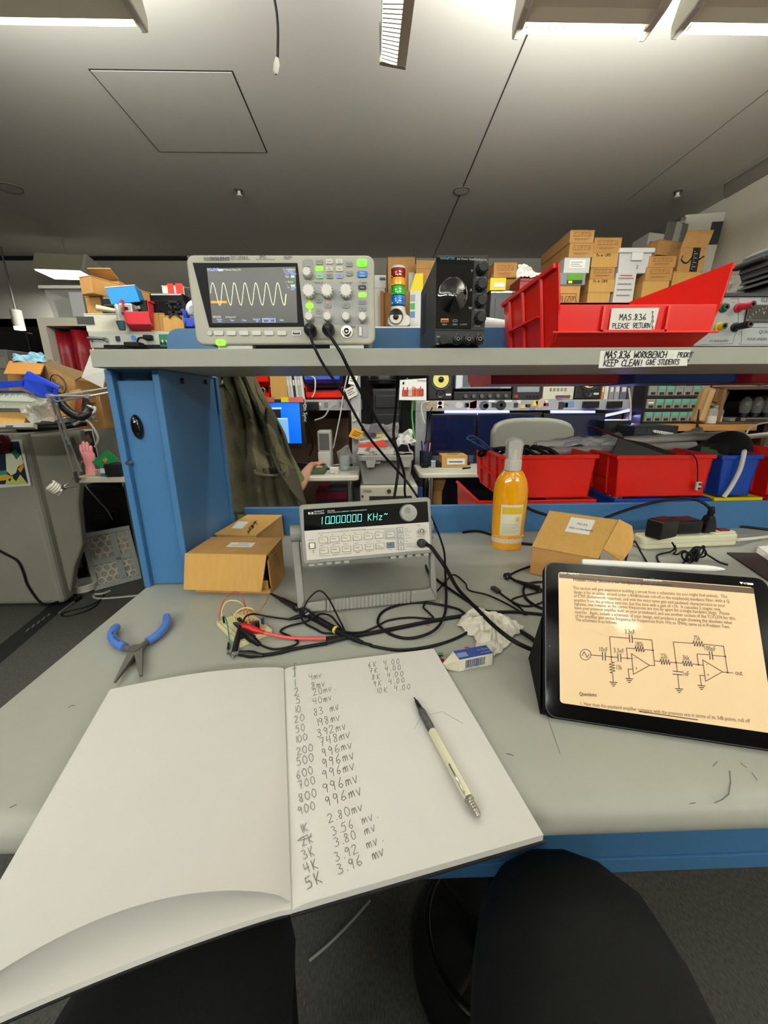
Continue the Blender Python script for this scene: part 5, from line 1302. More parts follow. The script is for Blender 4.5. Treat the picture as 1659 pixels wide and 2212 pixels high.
sr.lathe([(.0064,.002),(.0062,L * .3)] + [(.0058 - .0028 * k / 14 + (.0007 if k % 2 else 0),L * (.3 + .7 * k / 14)) for k in range(15)],16,fr(pr1[3] - c,x,y,dd)); sr.build('strain_relief',RUBBER,t)
cab = [zq(1500,650,.005)] + [ZP(u,v,DESK + h) for u,v,h in ((800,1393,.003),(806,1396,.003),(858,1404,.003),(910,1400,.003),(961,1388,.003),(1003,1370,.003),(1030,1350,.003),(1060,1332,.003),(1035,1316,.004),(1008,1326,.006),(987,1315,.007),(936,1304,.003),(884,1303,.003),(832,1318,.003),(816,1344,.003),(840,1368,.003),(884,1379,.003),(936,1363,.008),(959,1331,.006),(964,1290,.004),(962,1240,.01),(958,1185,.05),(933,1120,.12))] + [P(905,1078,.84),P(874,1034,.86),P(831,986,.83),P(789,933,.79),P(744,854,.765),P(700,790,.752),P(677,745,.748)] + drop(S1)[::-1]
MB().tube([p - c for p in smooth_path(cab,7)],.0026,8).build('cord',RUBBER,t)
scope_plug(t,c,S1)
# its ground lead with a clip on the breadboard's front corner
gl = [zq(930,395,.011),zq(800,428,.006),zq(600,400,.006),zq(480,378,.014),zq(405,395,.024),zq(366,455,.022)]
body_along(t,c,'lead_sleeve',gl[0],gl[1],[(0,.0035),(.4,.0045),(1,.0022)],RUBBER,12)
MB().tube([p - c for p in smooth_path(gl[1:],7)],.0017,7).build('ground_lead',RUBBER,t)
body_along(t,c,'clip_boot',zq(352,470,.020),zq(290,735,.007),[(0,.0022),(.15,.0042),(.55,.0052),(1,.0050)],mat('#121213',.4),14)
for dx in (-1,1):
    a_,b_ = zq(290 + dx * 7,730,.007) - c,zq(270,800,.0022) - c; d = b_ - a_
    MB().tube([a_,a_ + d * .5 + V((.0015 * dx,0,.0008)),b_],[.0022,.0018,.0008],8).build('clip_jaw',STEEL,t)
# probe 2, hooked on the board
tip = zq(372,545,.019)
t = thing('scope_probe','black oscilloscope probe hooked onto the front of the breadboard','probe',tip); c = tip
body_along(t,c,'barrel',zq(350,530,.020),zq(480,630,.011),[(0,.004),(.1,.0065),(.5,.0062),(.55,.0074),(.85,.0074),(.9,.0055),(1,.0055)],mat('#111112',.35))
body_along(t,c,'strain_relief',zq(470,622,.011),zq(530,668,.006),[(0,.0052),(.2,.0058),(.4,.0048),(.5,.0052),(.7,.0042),(.8,.0046),(1,.003)],RUBBER)
MB().ob(zq(372,590,.012) - c,(.010,.006,.011),Matrix.Rotation(.4,3,'Z')).build('ground_collar',mat('#141415',.4),t,bevel=.001)
cab = [zq(525,664,.006),zq(650,708,.003),zq(800,690,.003),zq(890,645,.003),zq(820,592,.003),zq(725,540,.003),zq(800,492,.004),zq(950,455,.006),zq(1040,410,.019),zq(1110,376,.012),zq(1200,398,.006),zq(1280,490,.02),zq(1330,545,.019)] + [ZP(u,v,DESK + .003) for u,v in ((780,1366),(812,1354),(840,1340),(884,1334),(920,1336),(936,1335),(925,1322),(915,1308),(940,1282),(972,1246))] + [ZP(985,1243,DESK + .004),ZP(1005,1260,DESK + .004),ZP(1013,1275,DESK + .008),ZP(1052,1285,DESK + .005),ZP(1092,1303,DESK + .004),ZP(1136,1328,DESK + .004),ZP(1122,1312,DESK + .004),ZP(1106,1300,DESK + .004),ZP(1115,1291,DESK + .004),ZP(1170,1278,DESK + .004)]
MB().tube([p - c for p in smooth_path(cab,7)],.0019,8).build('cord',RUBBER,t)
t2 = thing('scope_cable','black probe cable dropping from the second socket of the oscilloscope, passing behind the generator','cable',S2); c = S2
cab = drop(S2) + [P(735,760,.75),P(750,790,.755),P(773,835,.775),P(815,909,.82),P(842,949,.85),P(858,976,.88),P(874,1029,.95),P(877,1080,1.04),ZP(910,1190,DESK + .004),ZP(925,1235,DESK + .004),ZP(946,1254,DESK + .004),ZP(974,1274,DESK + .004),ZP(1013,1300,DESK + .004),ZP(1050,1320,DESK + .004),ZP(1117,1322,DESK + .004),ZP(1182,1328,DESK + .004),ZP(1230,1330,DESK + .004)]
MB().tube([p - c for p in smooth_path(cab,7)],.0030,8).build('cord',RUBBER,t2); scope_plug(t2,c,S2)
lead('hanging_cable','black cable that hangs behind the shelf left of the calendar page',[(860,795,'y',1.20),(858,840,'y',1.22),(855,883,'y',1.22),(850,936,'y',1.22),(857,970,'y',1.20),(860,1015,'y',1.18),(851,1080,'y',1.16),(850,1110,'y',1.15)],.0042)
lead('arching_lead','thin black lead arching over the yellow-ringed probe beside the stand handle',[(440 + 935 / 4.366,1240 + 335 / 4.366,.014),(440 + 990 / 4.366,1240 + 235 / 4.366,.03),(440 + 1085 / 4.366,1240 + 158 / 4.366,.045),(440 + 1170 / 4.366,1240 + 220 / 4.366,.035),(440 + 1260 / 4.366,1240 + 390 / 4.366,.02),(440 + 1335 / 4.366,1240 + 548 / 4.366,.004),(748,1380)],.0017)
lead('ground_wire','thin black wire looping under the yellow-ringed probe',[(440 + 915 / 4.366,1240 + 405 / 4.366,.008),(440 + 960 / 4.366,1240 + 470 / 4.366,.003),(440 + 1060 / 4.366,1240 + 520 / 4.366,.002),(440 + 1130 / 4.366,1240 + 556 / 4.366),(440 + 1250 / 4.366,1240 + 562 / 4.366)],.0019)
# ---------------------------------------------------------------- BNC lead with crocodile clips, from the generator
G2 = world(fg,*GS[1],.0)
c = G2; t = thing('clip_lead','thick black generator lead splitting into a red and a black crocodile clip','test lead',G2)
MB().lathe([(.0085,.004),(.0092,.006),(.0092,.014),(.0074,.017),(.0074,.026),(.0058,.034),(.0042,.042)],20,Matrix.Translation((0,0,0)) @ fr((0,0,0),fg.x,fg.y,fg.n)).build('plug_boot',mat('#161617',.4),t)
gd = fg.n
cab = [G2 + gd * .038,G2 + gd * .055 + V((.006,0,-.006)),P(948,1205,.66),P(962,1225,.66)] + [ZP(u,v,DESK + h) for u,v,h in ((987,1269,.035),(1010,1295,.03),(1035,1320,.03),(1065,1350,.032),(1104,1381,.03),(1143,1401,.02),(1182,1414,.008),(1215,1424,.005),(1225,1400,.005),(1182,1404,.005),(1143,1375,.005),(1109,1355,.005),(1078,1338,.008),(1050,1330,.008),(1030,1327,.008),(1008,1329,.004),(936,1341,.004),(832,1362,.004),(765,1374,.004),(730,1380,.004))]
MB().tube([p - c for p in smooth_path(cab,8)],.0038,8).build('cord',RUBBER,t)
jb = [zq(1345,595,.006),zq(1155,628,.006)]
m = MB(); d = jb[1] - jb[0]; s_ = V((-d.y,d.x,0)).normalized()
taper(m,jb[0] - c,jb[1] - c,.004,.0088,.0038,.0038); m.build('heat_shrink',mat('#161617',.5),t,bevel=.002)
MB().tube([p - c for p in smooth_path([zq(1165,608,.006),zq(980,610,.005),zq(820,603,.005),zq(680,580,.008),zq(560,552,.012)],6)],.0031,10).build('red_lead',mat('#c24a4a',.4),t)
rb = body_along(t,c,'red_boot',zq(572,553,.012),zq(352,492,.017),[(0,.0034),(.25,.0048),(.35,.0062),(.6,.008),(.85,.0072),(1,.0058)],mat('#b01523',.3))
for dz in (.001,-.0015):
    a_,b_ = zq(355,492,.017) - c,zq(280,462,.0165) - c
    MB().tube([a_ + V((0,0,dz)),(a_ + b_) / 2 + V((0,0,dz * 2.5)),b_ + V((0,0,dz * .4))],[.0036,.003,.0012],8).build('clip_jaw',mat('#5a5a58',.35,.9),t)
MB().tube([p - c for p in smooth_path([zq(1165,655,.005),zq(1000,680,.004),zq(850,708,.004),zq(700,745,.004),zq(545,768,.004)],6)],.0031,10).build('black_lead',RUBBER,t)
body_along(t,c,'black_boot',zq(560,767,.005),zq(335,748,.006),[(0,.0034),(.2,.0042),(.4,.0062),(.6,.0066),(.8,.0052),(1,.0048)],mat('#101011',.35))
for dx in (-4,4): MB().tube([zq(340,748 + dx,.006) - c,zq(280,746 + dx * 1.5,.005) - c,zq(222,747,.003) - c],[.003,.0024,.001],8).build('clip_jaw',STEEL,t)
# probes and leads beside the tablet
def z5(zx,zy,h): return ZP(780 + zx / 3.858,1220 + zy / 3.858,DESK + h)
tip = z5(1220,95,.009); c = tip
t = thing('scope_probe','spare black probe with a ring end lying left of the tablet','probe',tip)
x,y,dd = basis(z5(1190,110,.009) - z5(1250,85,.009))
MB().lathe([(.0085,-.004),(.0085,.005),(.0055,.006),(.0055,-.004)],20,fr((0,0,0),x,y,dd),cap=False).build('ring_end',mat('#151516',.35),t)
MB().tube([p - c for p in (z5(1205,100,.008),z5(1190,112,.006),z5(1186,122,.004))],.0008,6).build('hook',CHROME,t)
body_along(t,c,'barrel',z5(1270,128,.008),z5(1480,200,.008),[(0,.003),(.2,.0042),(.45,.0048),(.5,.006),(.9,.0064),(.95,.0078),(1,.0078)],mat('#121213',.35))
MB().tube([p - c for p in smooth_path([z5(1240,108,.008),z5(1280,128,.008)],3)],.003,8).build('neck',RUBBER,t)
MB().tube([p - c for p in smooth_path([z5(1250,80,.008),z5(1310,50,.006),z5(1390,20,.004),z5(1480,-10,.004)],6)],.0026,8).build('ground_lead',RUBBER,t)
MB().tube([p - c for p in smooth_path([z5(1480,200,.008),z5(1560,225,.006),z5(1640,240,.006)],6)],.003,8).build('cord',RUBBER,t)
tip = z5(1105,195,.006); c = tip
t = thing('plug_cable','thin black cable with a small square plug, left of the tablet','cable',tip)
d = z5(1150,228,.006) - tip; x,y,dd = basis(d)
MB().box(-.0055,.0055,-.0038,.0038,-.004,d.length,fr((0,0,0),x,y,dd)).build('plug',mat('#242628',.4),t,bevel=.001)
MB().tube([p - c for p in smooth_path([z5(1148,226,.006),z5(1200,268,.003),z5(1300,328,.003),z5(1400,345,.003),z5(1500,318,.003),z5(1560,270,.003),z5(1640,250,.003)],6)],.0022,8).build('cord',RUBBER,t)
lead('looped_cable','thicker black cable looping out from behind the left edge of the tablet',[(780 + a / 3.858,1220 + b / 3.858) for a,b in ((1640,140),(1540,142),(1420,152),(1355,195),(1370,275),(1450,338),(1550,378),(1640,400))],.0029)

# ================================================================ the photographer's legs under the bench
TRO = mat('#060707',.92,bump=.2,bscale=500)
def skin(name,verts,edges,radii,m,parent=None,root=0,sub=2):
    me = bpy.data.meshes.new(name); me.from_pydata(verts,edges,[]); me.materials.append(m)
    o = bpy.data.objects.new(name,me); COL.objects.link(o); o.parent = parent
    md = o.modifiers.new('sk','SKIN'); md.use_smooth_shade = True
    for i,r in enumerate(radii):
        sv = me.skin_vertices[0].data[i]; sv.radius = (r,r) if not isinstance(r,tuple) else r; sv.use_root = (i == root)
    sd = o.modifiers.new('sb','SUBSURF'); sd.levels = sub; sd.render_levels = sub
    return o
per = thing('person','seated person in black trousers, only the legs showing below the bench edge','person',(0,-.2,.5))
vv = [(0.02,-.28,.52),(-.12,-.20,.53),(-.20,.05,.58),(-.195,.28,.600),(-.19,.31,.53),(-.17,.28,.25),(-.165,.26,.07),
      (.12,-.20,.53),(.17,.05,.58),(.205,.285,.600),(.235,.315,.53),(.27,.29,.25),(.28,.27,.07),(0.02,-.32,.75),(0.02,-.34,.98),(-.17,-.34,1.04),(.21,-.34,1.04),(.02,-.33,1.10),(.02,-.30,1.26)]
vv = [(x,y + .2,z - .5) for x,y,z in vv]
skin('body',vv,[(0,1),(1,2),(2,3),(3,4),(4,5),(5,6),(0,7),(7,8),(8,9),(9,10),(10,11),(11,12),(0,13),(13,14),(14,15),(14,16),(14,17),(17,18)],[.14,.14,.128,.122,.09,.072,.06,.14,.128,.122,.09,.072,.06,.17,.18,.08,.08,.06,.09],TRO,per)
for x,y in ((-.165,.28),(.28,.29)):
    MB().hexa([(x - .045,y + .1,-.498),(x + .045,y + .1,-.498),(x + .04,y + .34,-.498),(x - .04,y + .34,-.498),(x - .04,y + .1,-.41),(x + .04,y + .1,-.41),(x + .03,y + .33,-.455),(x - .03,y + .33,-.455)]).build('shoe',mat('#121212',.6),per,bevel=.018,seg=3)
# the swivel chair foot and a lead on the carpet under the bench
lead('floor_lead','thin pale lead curving over the dark carpet below the bench',[(p[0],p[1],-DESK + .003) for p in ((668,2075),(712,2038),(760,1990),(800,1945))],.003,mat('#8f8f8a',.5))
c = ZP(975,2010,.10)
t = thing('foot_ring','dark ring foot rest with a thin bright rim, right of the legs gap','foot rest',(c.x + .09,c.y,.10))
MB().tube([(.14 * math.cos(2 * PI * i / 40),.14 * math.sin(2 * PI * i / 40),0) for i in range(40)],.009,10,True).build('ring',mat('#3a3a3c',.25,.8),t)
MB().cyl((0,0,-.0985),(0,0,.2),.022,n=20).build('column',mat('#1b1b1c',.4),t)
for i in range(4):
    an = PI / 4 + i * PI / 2; MB().tube([(0,0,-.03),(.135 * math.cos(an),.135 * math.sin(an),-.002)],.006,8).build('spoke',mat('#1b1b1c',.4),t)
MB().cyl((0,0,-.0995),(0,0,-.088),.17,n=30).build('base_plate',mat('#151516',.5),t)
# ================================================================ hanging bins behind the bench
def px_box(u0,v0,u1,v1,Y):
    a,b = P(u0,v1,Y),P(u1,v1,Y); c = P((u0 + u1) / 2,v0,Y); return a.x,b.x,(a.z + b.z) / 2,c.z
tag(MB().box(.30,1.7,1.222,1.62,.668,.69).build('rear_table',LAM,None),'grey table behind the back rail that carries the hanging bins','table')
tag(MB().box(.32,1.7,1.226,1.238,1.262,1.335).build('louvre_rail',STEEL,None),'steel louvre rail behind the shelf','rail')
YB_ = 1.236
lowz = P(1400,1077,1.225).z
REDD = RED
for nm,(u0,u1),m,lb in (('red',(1078,1292),RED,'red hopper bin hanging behind the bottle, seen from its back'),('red',(1330,1545),RED,'red hopper bin with a battery clip dangling over its back'),('blue',(1556,1646),BLUEB,'blue hopper bin with a white cable over its back'),('red',(1662,1800),RED,'red hopper bin cut off by the right edge of the photo')):
    x0,x1 = P(u0,990,YB_).x,P(u1,990,YB_).x; zt = P(u0,984,YB_).z; d = .31
    hopper('hopper_bin',lb,'storage bin',((x0 + x1) / 2,YB_ + d,lowz + .004),x1 - x0 - .012,d,zt - lowz - .004,.07,m,PI,'hopper bins on the back panel',draft=.012)
for (u0,u1),m,lb in (((1030,1288),RED,'red lower bin with just its rim showing above the blue rail'),((1326,1534),BLUEB,'blue lower bin, only its rim showing above the blue rail'),((1541,1645),YELL,'yellow lower bin, only its rim showing above the blue rail'),((1656,1800),RED,'red lower bin rim in the bottom right behind the rail')):
    x0,x1 = P(u0,1082,1.225).x,P(u1,1082,1.225).x; d = .33
    hopper('hopper_bin',lb,'storage bin',((x0 + x1) / 2,1.229 + d,.6905),x1 - x0 - .012,d,lowz - .691,.08,m,PI,'hopper bins on the back panel',ribs=False,draft=.01)
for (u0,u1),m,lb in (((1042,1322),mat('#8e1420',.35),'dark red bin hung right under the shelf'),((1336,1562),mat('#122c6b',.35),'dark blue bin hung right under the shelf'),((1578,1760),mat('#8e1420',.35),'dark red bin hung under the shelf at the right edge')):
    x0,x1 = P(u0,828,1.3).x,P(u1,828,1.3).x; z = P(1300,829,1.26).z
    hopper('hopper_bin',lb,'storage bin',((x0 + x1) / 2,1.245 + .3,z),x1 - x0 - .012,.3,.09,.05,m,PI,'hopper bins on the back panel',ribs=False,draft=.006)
# what sticks out of them
ztop = P(1300,984,YB_).z
t,q,c = lead('cable_coil','dark blue cable coiled in the red bin behind the bottle',[],.004) if False else (None,None,None)
c = P(1040,985,1.40); t = thing('cable_coil','dark blue cable loop standing up from the left red bin','cable',c)
m = MB()
for k in range(3): m.tube(smooth_path([P(1085,990,1.36) - c,P(1030 - k * 2,960 + k * 3,1.40 + k * .01) - c,P(1010 + k * 5,948 + k * 4,1.42) - c,P(1022 + k * 6,943 + k * 6,1.42) - c,P(1045,957 + k * 4,1.40) - c,P(1065 + k * 6,975 + k * 3,1.38) - c,P(1095,992,1.36) - c],6),.0048,7)
m.build('cord',mat('#1c2f57',.4),t)
c = P(1100,985,1.40); t = thing('cable_coil','heap of black cables in the red bin behind the bottle','cable',c)
m = MB(); r4 = random.Random(5)
for k in range(9):
    x = -.06 + k * .022; m.tube([(x + .05 * math.cos(2 * PI * i / 18 + k),.05 * math.sin(2 * PI * i / 18) * .7,.012 + .014 * math.sin(4 * PI * i / 18 + k) + .0025 * k * (1 - k / 9)) for i in range(18)],.0055,7,True)
m.build('cord',RUBBER,t)
def rod(name,label,cat,p,q,r,m,r1=None,n=16,cap=None):
    t = thing(name,label,cat,p); MB().cyl((0,0,0),q - p,r,r1,n).build('tube',m,t)
    d = (q - p).normalized()
    MB().cyl(d * -.002,d * .012,r * 1.05,n=n).build('end_cap',cap or m,t); return t
GT = mat('#aeada5',.35,var=.05,vscale=40)
rod('grey_tube','long grey tube lying across the bins, the upper one','tube',P(1158,963,1.44),P(1602,938,1.50),.016,GT)
rod('grey_tube','long grey tube lying across the bins, just above the red rim','tube',P(1150,977,1.40),P(1500,962,1.42),.014,mat('#8f8a84',.35,var=.08,vscale=30),cap=mat('#a29d92',.4))
rod('grey_tube','short pale grey tube at the right edge behind the black cap','tube',P(1590,946,1.55),P(1657,939,1.55),.010,mat('#b4b4ac',.4))
def crumple(name,label,cat,pts,Y,m,amp=.02,dY=.05,seed=1,nu=16,nv=8,z0=None):
    """a crumpled sheet over four photo corners: tl, tr, br, bl"""
    c = P(*pts[3],Y); w = [P(*p,Y + (dY if i < 2 else 0)) - c for i,p in enumerate(pts)]
    def fn(s,t_):
        p = bil(w[3],w[2],w[1],w[0],s,t_); q = p * 18 + V((seed,seed * 2,0))
        n = NZ.noise(q) + .6 * abs(NZ.noise(q * 2.3)); return p + V((NZ.noise(q + V((7,0,0))) * amp * .4,n * amp * -1,n * amp * .5))
    o = MB().grid(fn,nu,nv,False).build(name,m,None,solid=.0008); o.location = c
    return tag(o,label,cat)
crumple('plastic_wrap','silvery crinkled plastic wrap over the grey tubes','plastic wrap',((1168,950),(1325,938),(1350,964),(1160,966)),1.42,mat('#c9cbd0',.15,.3,alpha=.7),.03,.06,3)
crumple('plastic_wrap','whitish plastic wrap peeking up beside the black panel','plastic wrap',((1500,925),(1512,925),(1530,944),(1440,946)),1.52,mat('#c4c4c2',.3),.02,.03,9)
c = P(1390,985,1.33); t = thing('black_board','black board standing slanted in the red bin with the battery clip','board',c)
MB().slab([P(u,v,y) - c for u,v,y in ((1318,990,1.34),(1460,990,1.31),(1458,979,1.31),(1396,957,1.33),(1337,946,1.35))],.006).build('board',mat('#1c1a17',.5),t)
rod('thin_rod','thin dark copper rod sticking up left of the black board','rod',P(1345,947,1.36),P(1272,919,1.33),.0045,mat('#4a2a20',.4,.4),n=10)
c = P(1572,977,1.38); t = thing('knitted_cap','round black knitted cap on the blue bin','cap',c)
R = .075
m = MB()
def capf(s,t_):
    an = 2 * PI * s; ph = t_ * PI * .5; r = R * math.cos(ph) * (1 + .06 * math.sin(3 * an + 1)); return V((r * math.cos(an) * 1.05,r * math.sin(an) * .8,.004 + R * .95 * math.sin(ph)))
m.grid(capf,28,8).build('crown',mat('#08080a',.95),t)
m = MB(); m.hexa([V(q) for q in ((-.13,-.02,.0),(-.05,-.06,.0),(-.05,.05,.0),(-.13,.03,.0),(-.13,-.02,.008),(-.05,-.06,.04),(-.05,.05,.04),(-.13,.03,.008))]); m.build('brim',mat('#0b0b0d',.9),t,bevel=.006)
crumple('green_cloth','olive green cloth folded under the black cap','cloth',((1515,964),(1560,968),(1575,985),(1505,985)),1.33,mat('#3a4a2c',.9),.012,.02,5)
lead('battery_lead','thin black wire with a white battery clip hanging over the red bin',[(1478,984,'y',1.24),(1492,980,'y',1.222),(1503,990,'y',1.222),(1507,1010,'y',1.222),(1507,1042,'y',1.222)],.0016)
t = bpy.data.objects['battery_lead']; c = P(1508,1050,1.220) - V(t.location)
MB().ob(c,(.0165,.008,.028)).build('battery_clip',mat('#c4bfb4',.5),t,bevel=.002)
for dz in (-.007,.007): MB().cyl(c + V((.001,-.004,dz)),c + V((.001,-.008,dz)),.004,n=12).build('snap_contact',mat('#5a4636',.35,.7),t)
lead('white_cable','white cable hanging down over the blue bin',[(1607,982,'y',1.30),(1608,975,'y',1.245),(1606,985,'y',1.222),(1598,1015,'y',1.220),(1580,1050,'y',1.220),(1563,1074,'y',1.220)],.0068,mat('#c9c9c2',.45))
x0,x1,z0,z1 = px_box(1612,964,1656,977,1.5)
t = thing('red_case','small red case with black stripes at the right edge','box',((x0 + x1) / 2,1.5,z0)); MB().box(-.04,.04,0,.06,-.03,z1 - z0).build('body',mat('#a01622',.4),t,bevel=.002)
for k in range(3): MB().box(-.03 + k * .022,-.022 + k * .022,-.001,.061,z1 - z0,z1 - z0 + .002).build('stripe',BLACK,t)

# ================================================================ the fleece jacket
c = V((-.44,1.36,1.0)); YJ = 1.36
Lb = [(470,806),(478,850),(488,930),(498,1010),(506,1110)]
Rb = [(545,806),(566,850),(612,935),(632,1000),(648,1050),(664,1110)]
def poly_at(pl,v):
    for i in range(len(pl) - 1):
        if v <= pl[i + 1][1]: k = (v - pl[i][1]) / (pl[i + 1][1] - pl[i][1]); return pl[i][0] * (1 - k) + pl[i + 1][0] * k
    return pl[-1][0]
FLE = mat('#59543f',.95,var=.12,vscale=140,bump=.5,bscale=420)
t = thing('fleece_jacket','olive grey fleece jacket hanging behind the blue cabinet, pocket gaping','jacket',c)
def ridge(x,w): return math.exp(-(x / w) ** 2)
def jk(s,tt,off=0.):
    v = 806 + 304 * tt; u = poly_at(Lb,v) * (1 - s) + poly_at(Rb,v) * s
    y = YJ - .05 * math.sin(PI * s) + off
    for a,b,w,h in ((.25,.10,.09,.030),(.52,-.10,.07,.034),(.80,-.02,.06,.036),(.06,.3,.09,.022)): y -= h * ridge(s - a - b * tt + .05 * math.sin(4 * tt + a * 9),w) * (1.15 - .6 * tt)
    y += .030 * ridge(s - .40 + .16 * tt - .03 * math.sin(6 * tt),.05) * (1 - .5 * tt) + .032 * ridge(s - .67 + .05 * tt,.05)
    # sagging pocket
    pk = ridge(s - .55,.28) * ridge(tt - .70,.10); y -= .045 * pk
    q = V((s * 6,tt * 7,2)); y += .014 * NZ.noise(q) + .006 * NZ.noise(q * 2.7)
    return P(u,v,y) - c
MB().grid(jk,46,46).build('jacket_body',FLE,t,solid=.006)
def facing(s,tt):
    v = 806 + 304 * tt; u = poly_at(Rb,v) - 3 + 4 * s; return P(u,v,YJ - .012 + .012 * math.sin(9 * tt) + .03 * s) - c
MB().grid(facing,4,30).build('front_facing',mat('#464232',.95,bump=.4,bscale=400),t,solid=.004)
def lapel(s,tt):
    v = 880 + 225 * tt; u = poly_at(Rb,v) - (8 + 34 * math.sin(PI * min(1,tt * 1.1)) ** .8) * (1 - s); return P(u,v,YJ - .075 * (1 - s) + .02 * math.sin(5 * tt) - .01) - c
MB().grid(lapel,8,24).build('front_panel',mat('#403c2e',.95,bump=.5,bscale=420),t,solid=.005)
def on_j(u,v,d): 
    tt = (v - 806) / 304; l,r = poly_at(Lb,v),poly_at(Rb,v); return jk((u - l) / (r - l),tt) + V((0,-d,0))
po = [(551,1014),(556,1022),(578,1026),(600,1025),(615,1018),(618,1008),(608,996),(585,982),(560,970),(540,955)]
MB().tube(smooth_path([on_j(u,v,.010) for u,v in po],5),.0055,8).build('pocket_welt',FLE,t)
MB().slab([on_j(u,v,.004) for u,v in ((553,1014),(580,1023),(604,1023),(612,1014),(596,1010),(565,1008))],.002).build('pocket_opening',mat('#1f1d17',.95),t)
MB().tube(smooth_path([on_j(u,v,.006) for u,v in ((574,1026),(575,1050),(576,1075),(577,1100))],4),.003,6).build('seam',FLE,t)
MB().tube(smooth_path([on_j(u,v,.006) for u,v in ((622,1012),(623,1040),(624,1070),(626,1100))],4),.003,6).build('seam',FLE,t)
cc_ = MB(); cc_.tube(smooth_path([V((-.56,1.30,1.255)) - c,V((-.50,1.27,1.262)) - c,V((-.42,1.30,1.25)) - c],5),.008,8); cc_.build('collar',FLE,t)

cw = bpy.data.objects['upright_cabinet']; m = MB(); k0 = V((-.47,1.149,1.20)) - V(cw.location)
m.tube([k0,k0 + V((0,.16,.02)),k0 + V((0,.175,.045))],.005,8); m.build('coat_hook',STEEL,cw)
MB().tube([V((-.47,1.30,1.255)) - c,V((-.47,1.318,1.232)) - c,V((-.468,1.33,1.255)) - c],.003,6).build('hanging_loop',mat('#2e2c24',.9),t)

# ================================================================ a person at the far desk: arm and hand show past the jacket
hp_ = ZP(676,1004,.775); wr = ZP(666,1013,.772); el = P(640,1060,wr.y - .20)
per2 = thing('person','person at the far desk behind the jacket, bare forearm and hand on a mouse','person',(el.x - .25,el.y - .12,.0))
o0 = V(per2.location)
sh = V((el.x - .17,el.y - .10,1.10))
bv = [(el.x - .30,el.y - .16,.50),(el.x - .30,el.y - .14,.80),(el.x - .30,el.y - .12,1.02),(el.x - .30,el.y - .08,1.16),(el.x - .30,el.y - .05,1.24),tuple(sh),tuple(el),tuple(lerp(el,wr,.5)),tuple(wr),tuple(lerp(wr,hp_,.8)),(el.x - .50,el.y - .10,1.12),(el.x - .56,el.y - .02,.84),(el.x - .45,el.y + .2,.80)]
SKN = mat('#b58a72',.55,var=.05,vscale=60)
skin('body',[tuple(V(q) - o0) for q in bv],[(0,1),(1,2),(2,3),(3,4),(2,5),(5,6),(6,7),(7,8),(8,9),(2,10),(10,11),(11,12)],[.15,.15,.15,.06,.055,.065,.042,.04,(.026,.032),(.018,.040),.065,.042,.035],SKN,per2)
# head, hidden by the jacket and the shelf
hd_ = MB().lathe([(.004,-.12),(.055,-.105),(.075,-.05),(.085,.02),(.078,.08),(.045,.115),(.004,.122)],20,Matrix.Translation(V((el.x - .30,el.y - .02,1.14)) - o0)); 
g = smooth_path([V(q) - o0 for q in (sh + V((-.06,0,.03)),sh,lerp(sh,el,.5),lerp(sh,el,.9))],4)
MB().tube(g,[.075 + 0 * i for i in range(len(g))],14).build('sleeve',mat('#56663a',.85,bump=.2,bscale=200),per2)
MB().lathe([(.16,.0),(.175,.25),(.18,.45),(.11,.60),(.065,.64)],22,Matrix.Translation(V((el.x - .30,el.y - .14,.52)) - o0)).build('shirt',mat('#56663a',.85),per2)
dirh = (hp_ - wr); dirh.z = 0; dirh.normalize(); sd = V((dirh.y,-dirh.x,0))
kn = lerp(wr,hp_,.8)
for i in range(4):
    L = (.085,.095,.088,.068)[i]; b0 = kn + sd * (.030 - i * .019) + dirh * .012; r0 = .0105 - .0008 * (i == 3)
    dv = (dirh + V((1,.1,0)) * .8).normalized()
    pts = [b0,b0 + dv * L * .45 + V((0,0,.010)),b0 + dv * L * .8 + V((0,0,.003)),b0 + dv * L + V((0,0,-.008))]
    MB().tube([p - o0 for p in smooth_path(pts,4)],[r0 - .0003 * k for k in range(13)],10).build('finger',SKN,per2)
b0 = lerp(wr,hp_,.4) + sd * .036
MB().tube([p - o0 for p in smooth_path([b0,b0 + dirh * .02 + sd * .022 + V((0,0,-.004)),b0 + dirh * .052 + sd * .026 + V((0,0,-.008))],4)],[.0125 - .0004 * k for k in range(9)],10).build('thumb',SKN,per2)
hr_ = hd_.build('head',SKN,per2)
MB().lathe([(.088,.0),(.092,.04),(.084,.09),(.05,.122),(.004,.13)],20,Matrix.Translation(V((el.x - .30,el.y - .035,1.145)) - o0)).build('hair',mat('#2b221c',.8),per2)
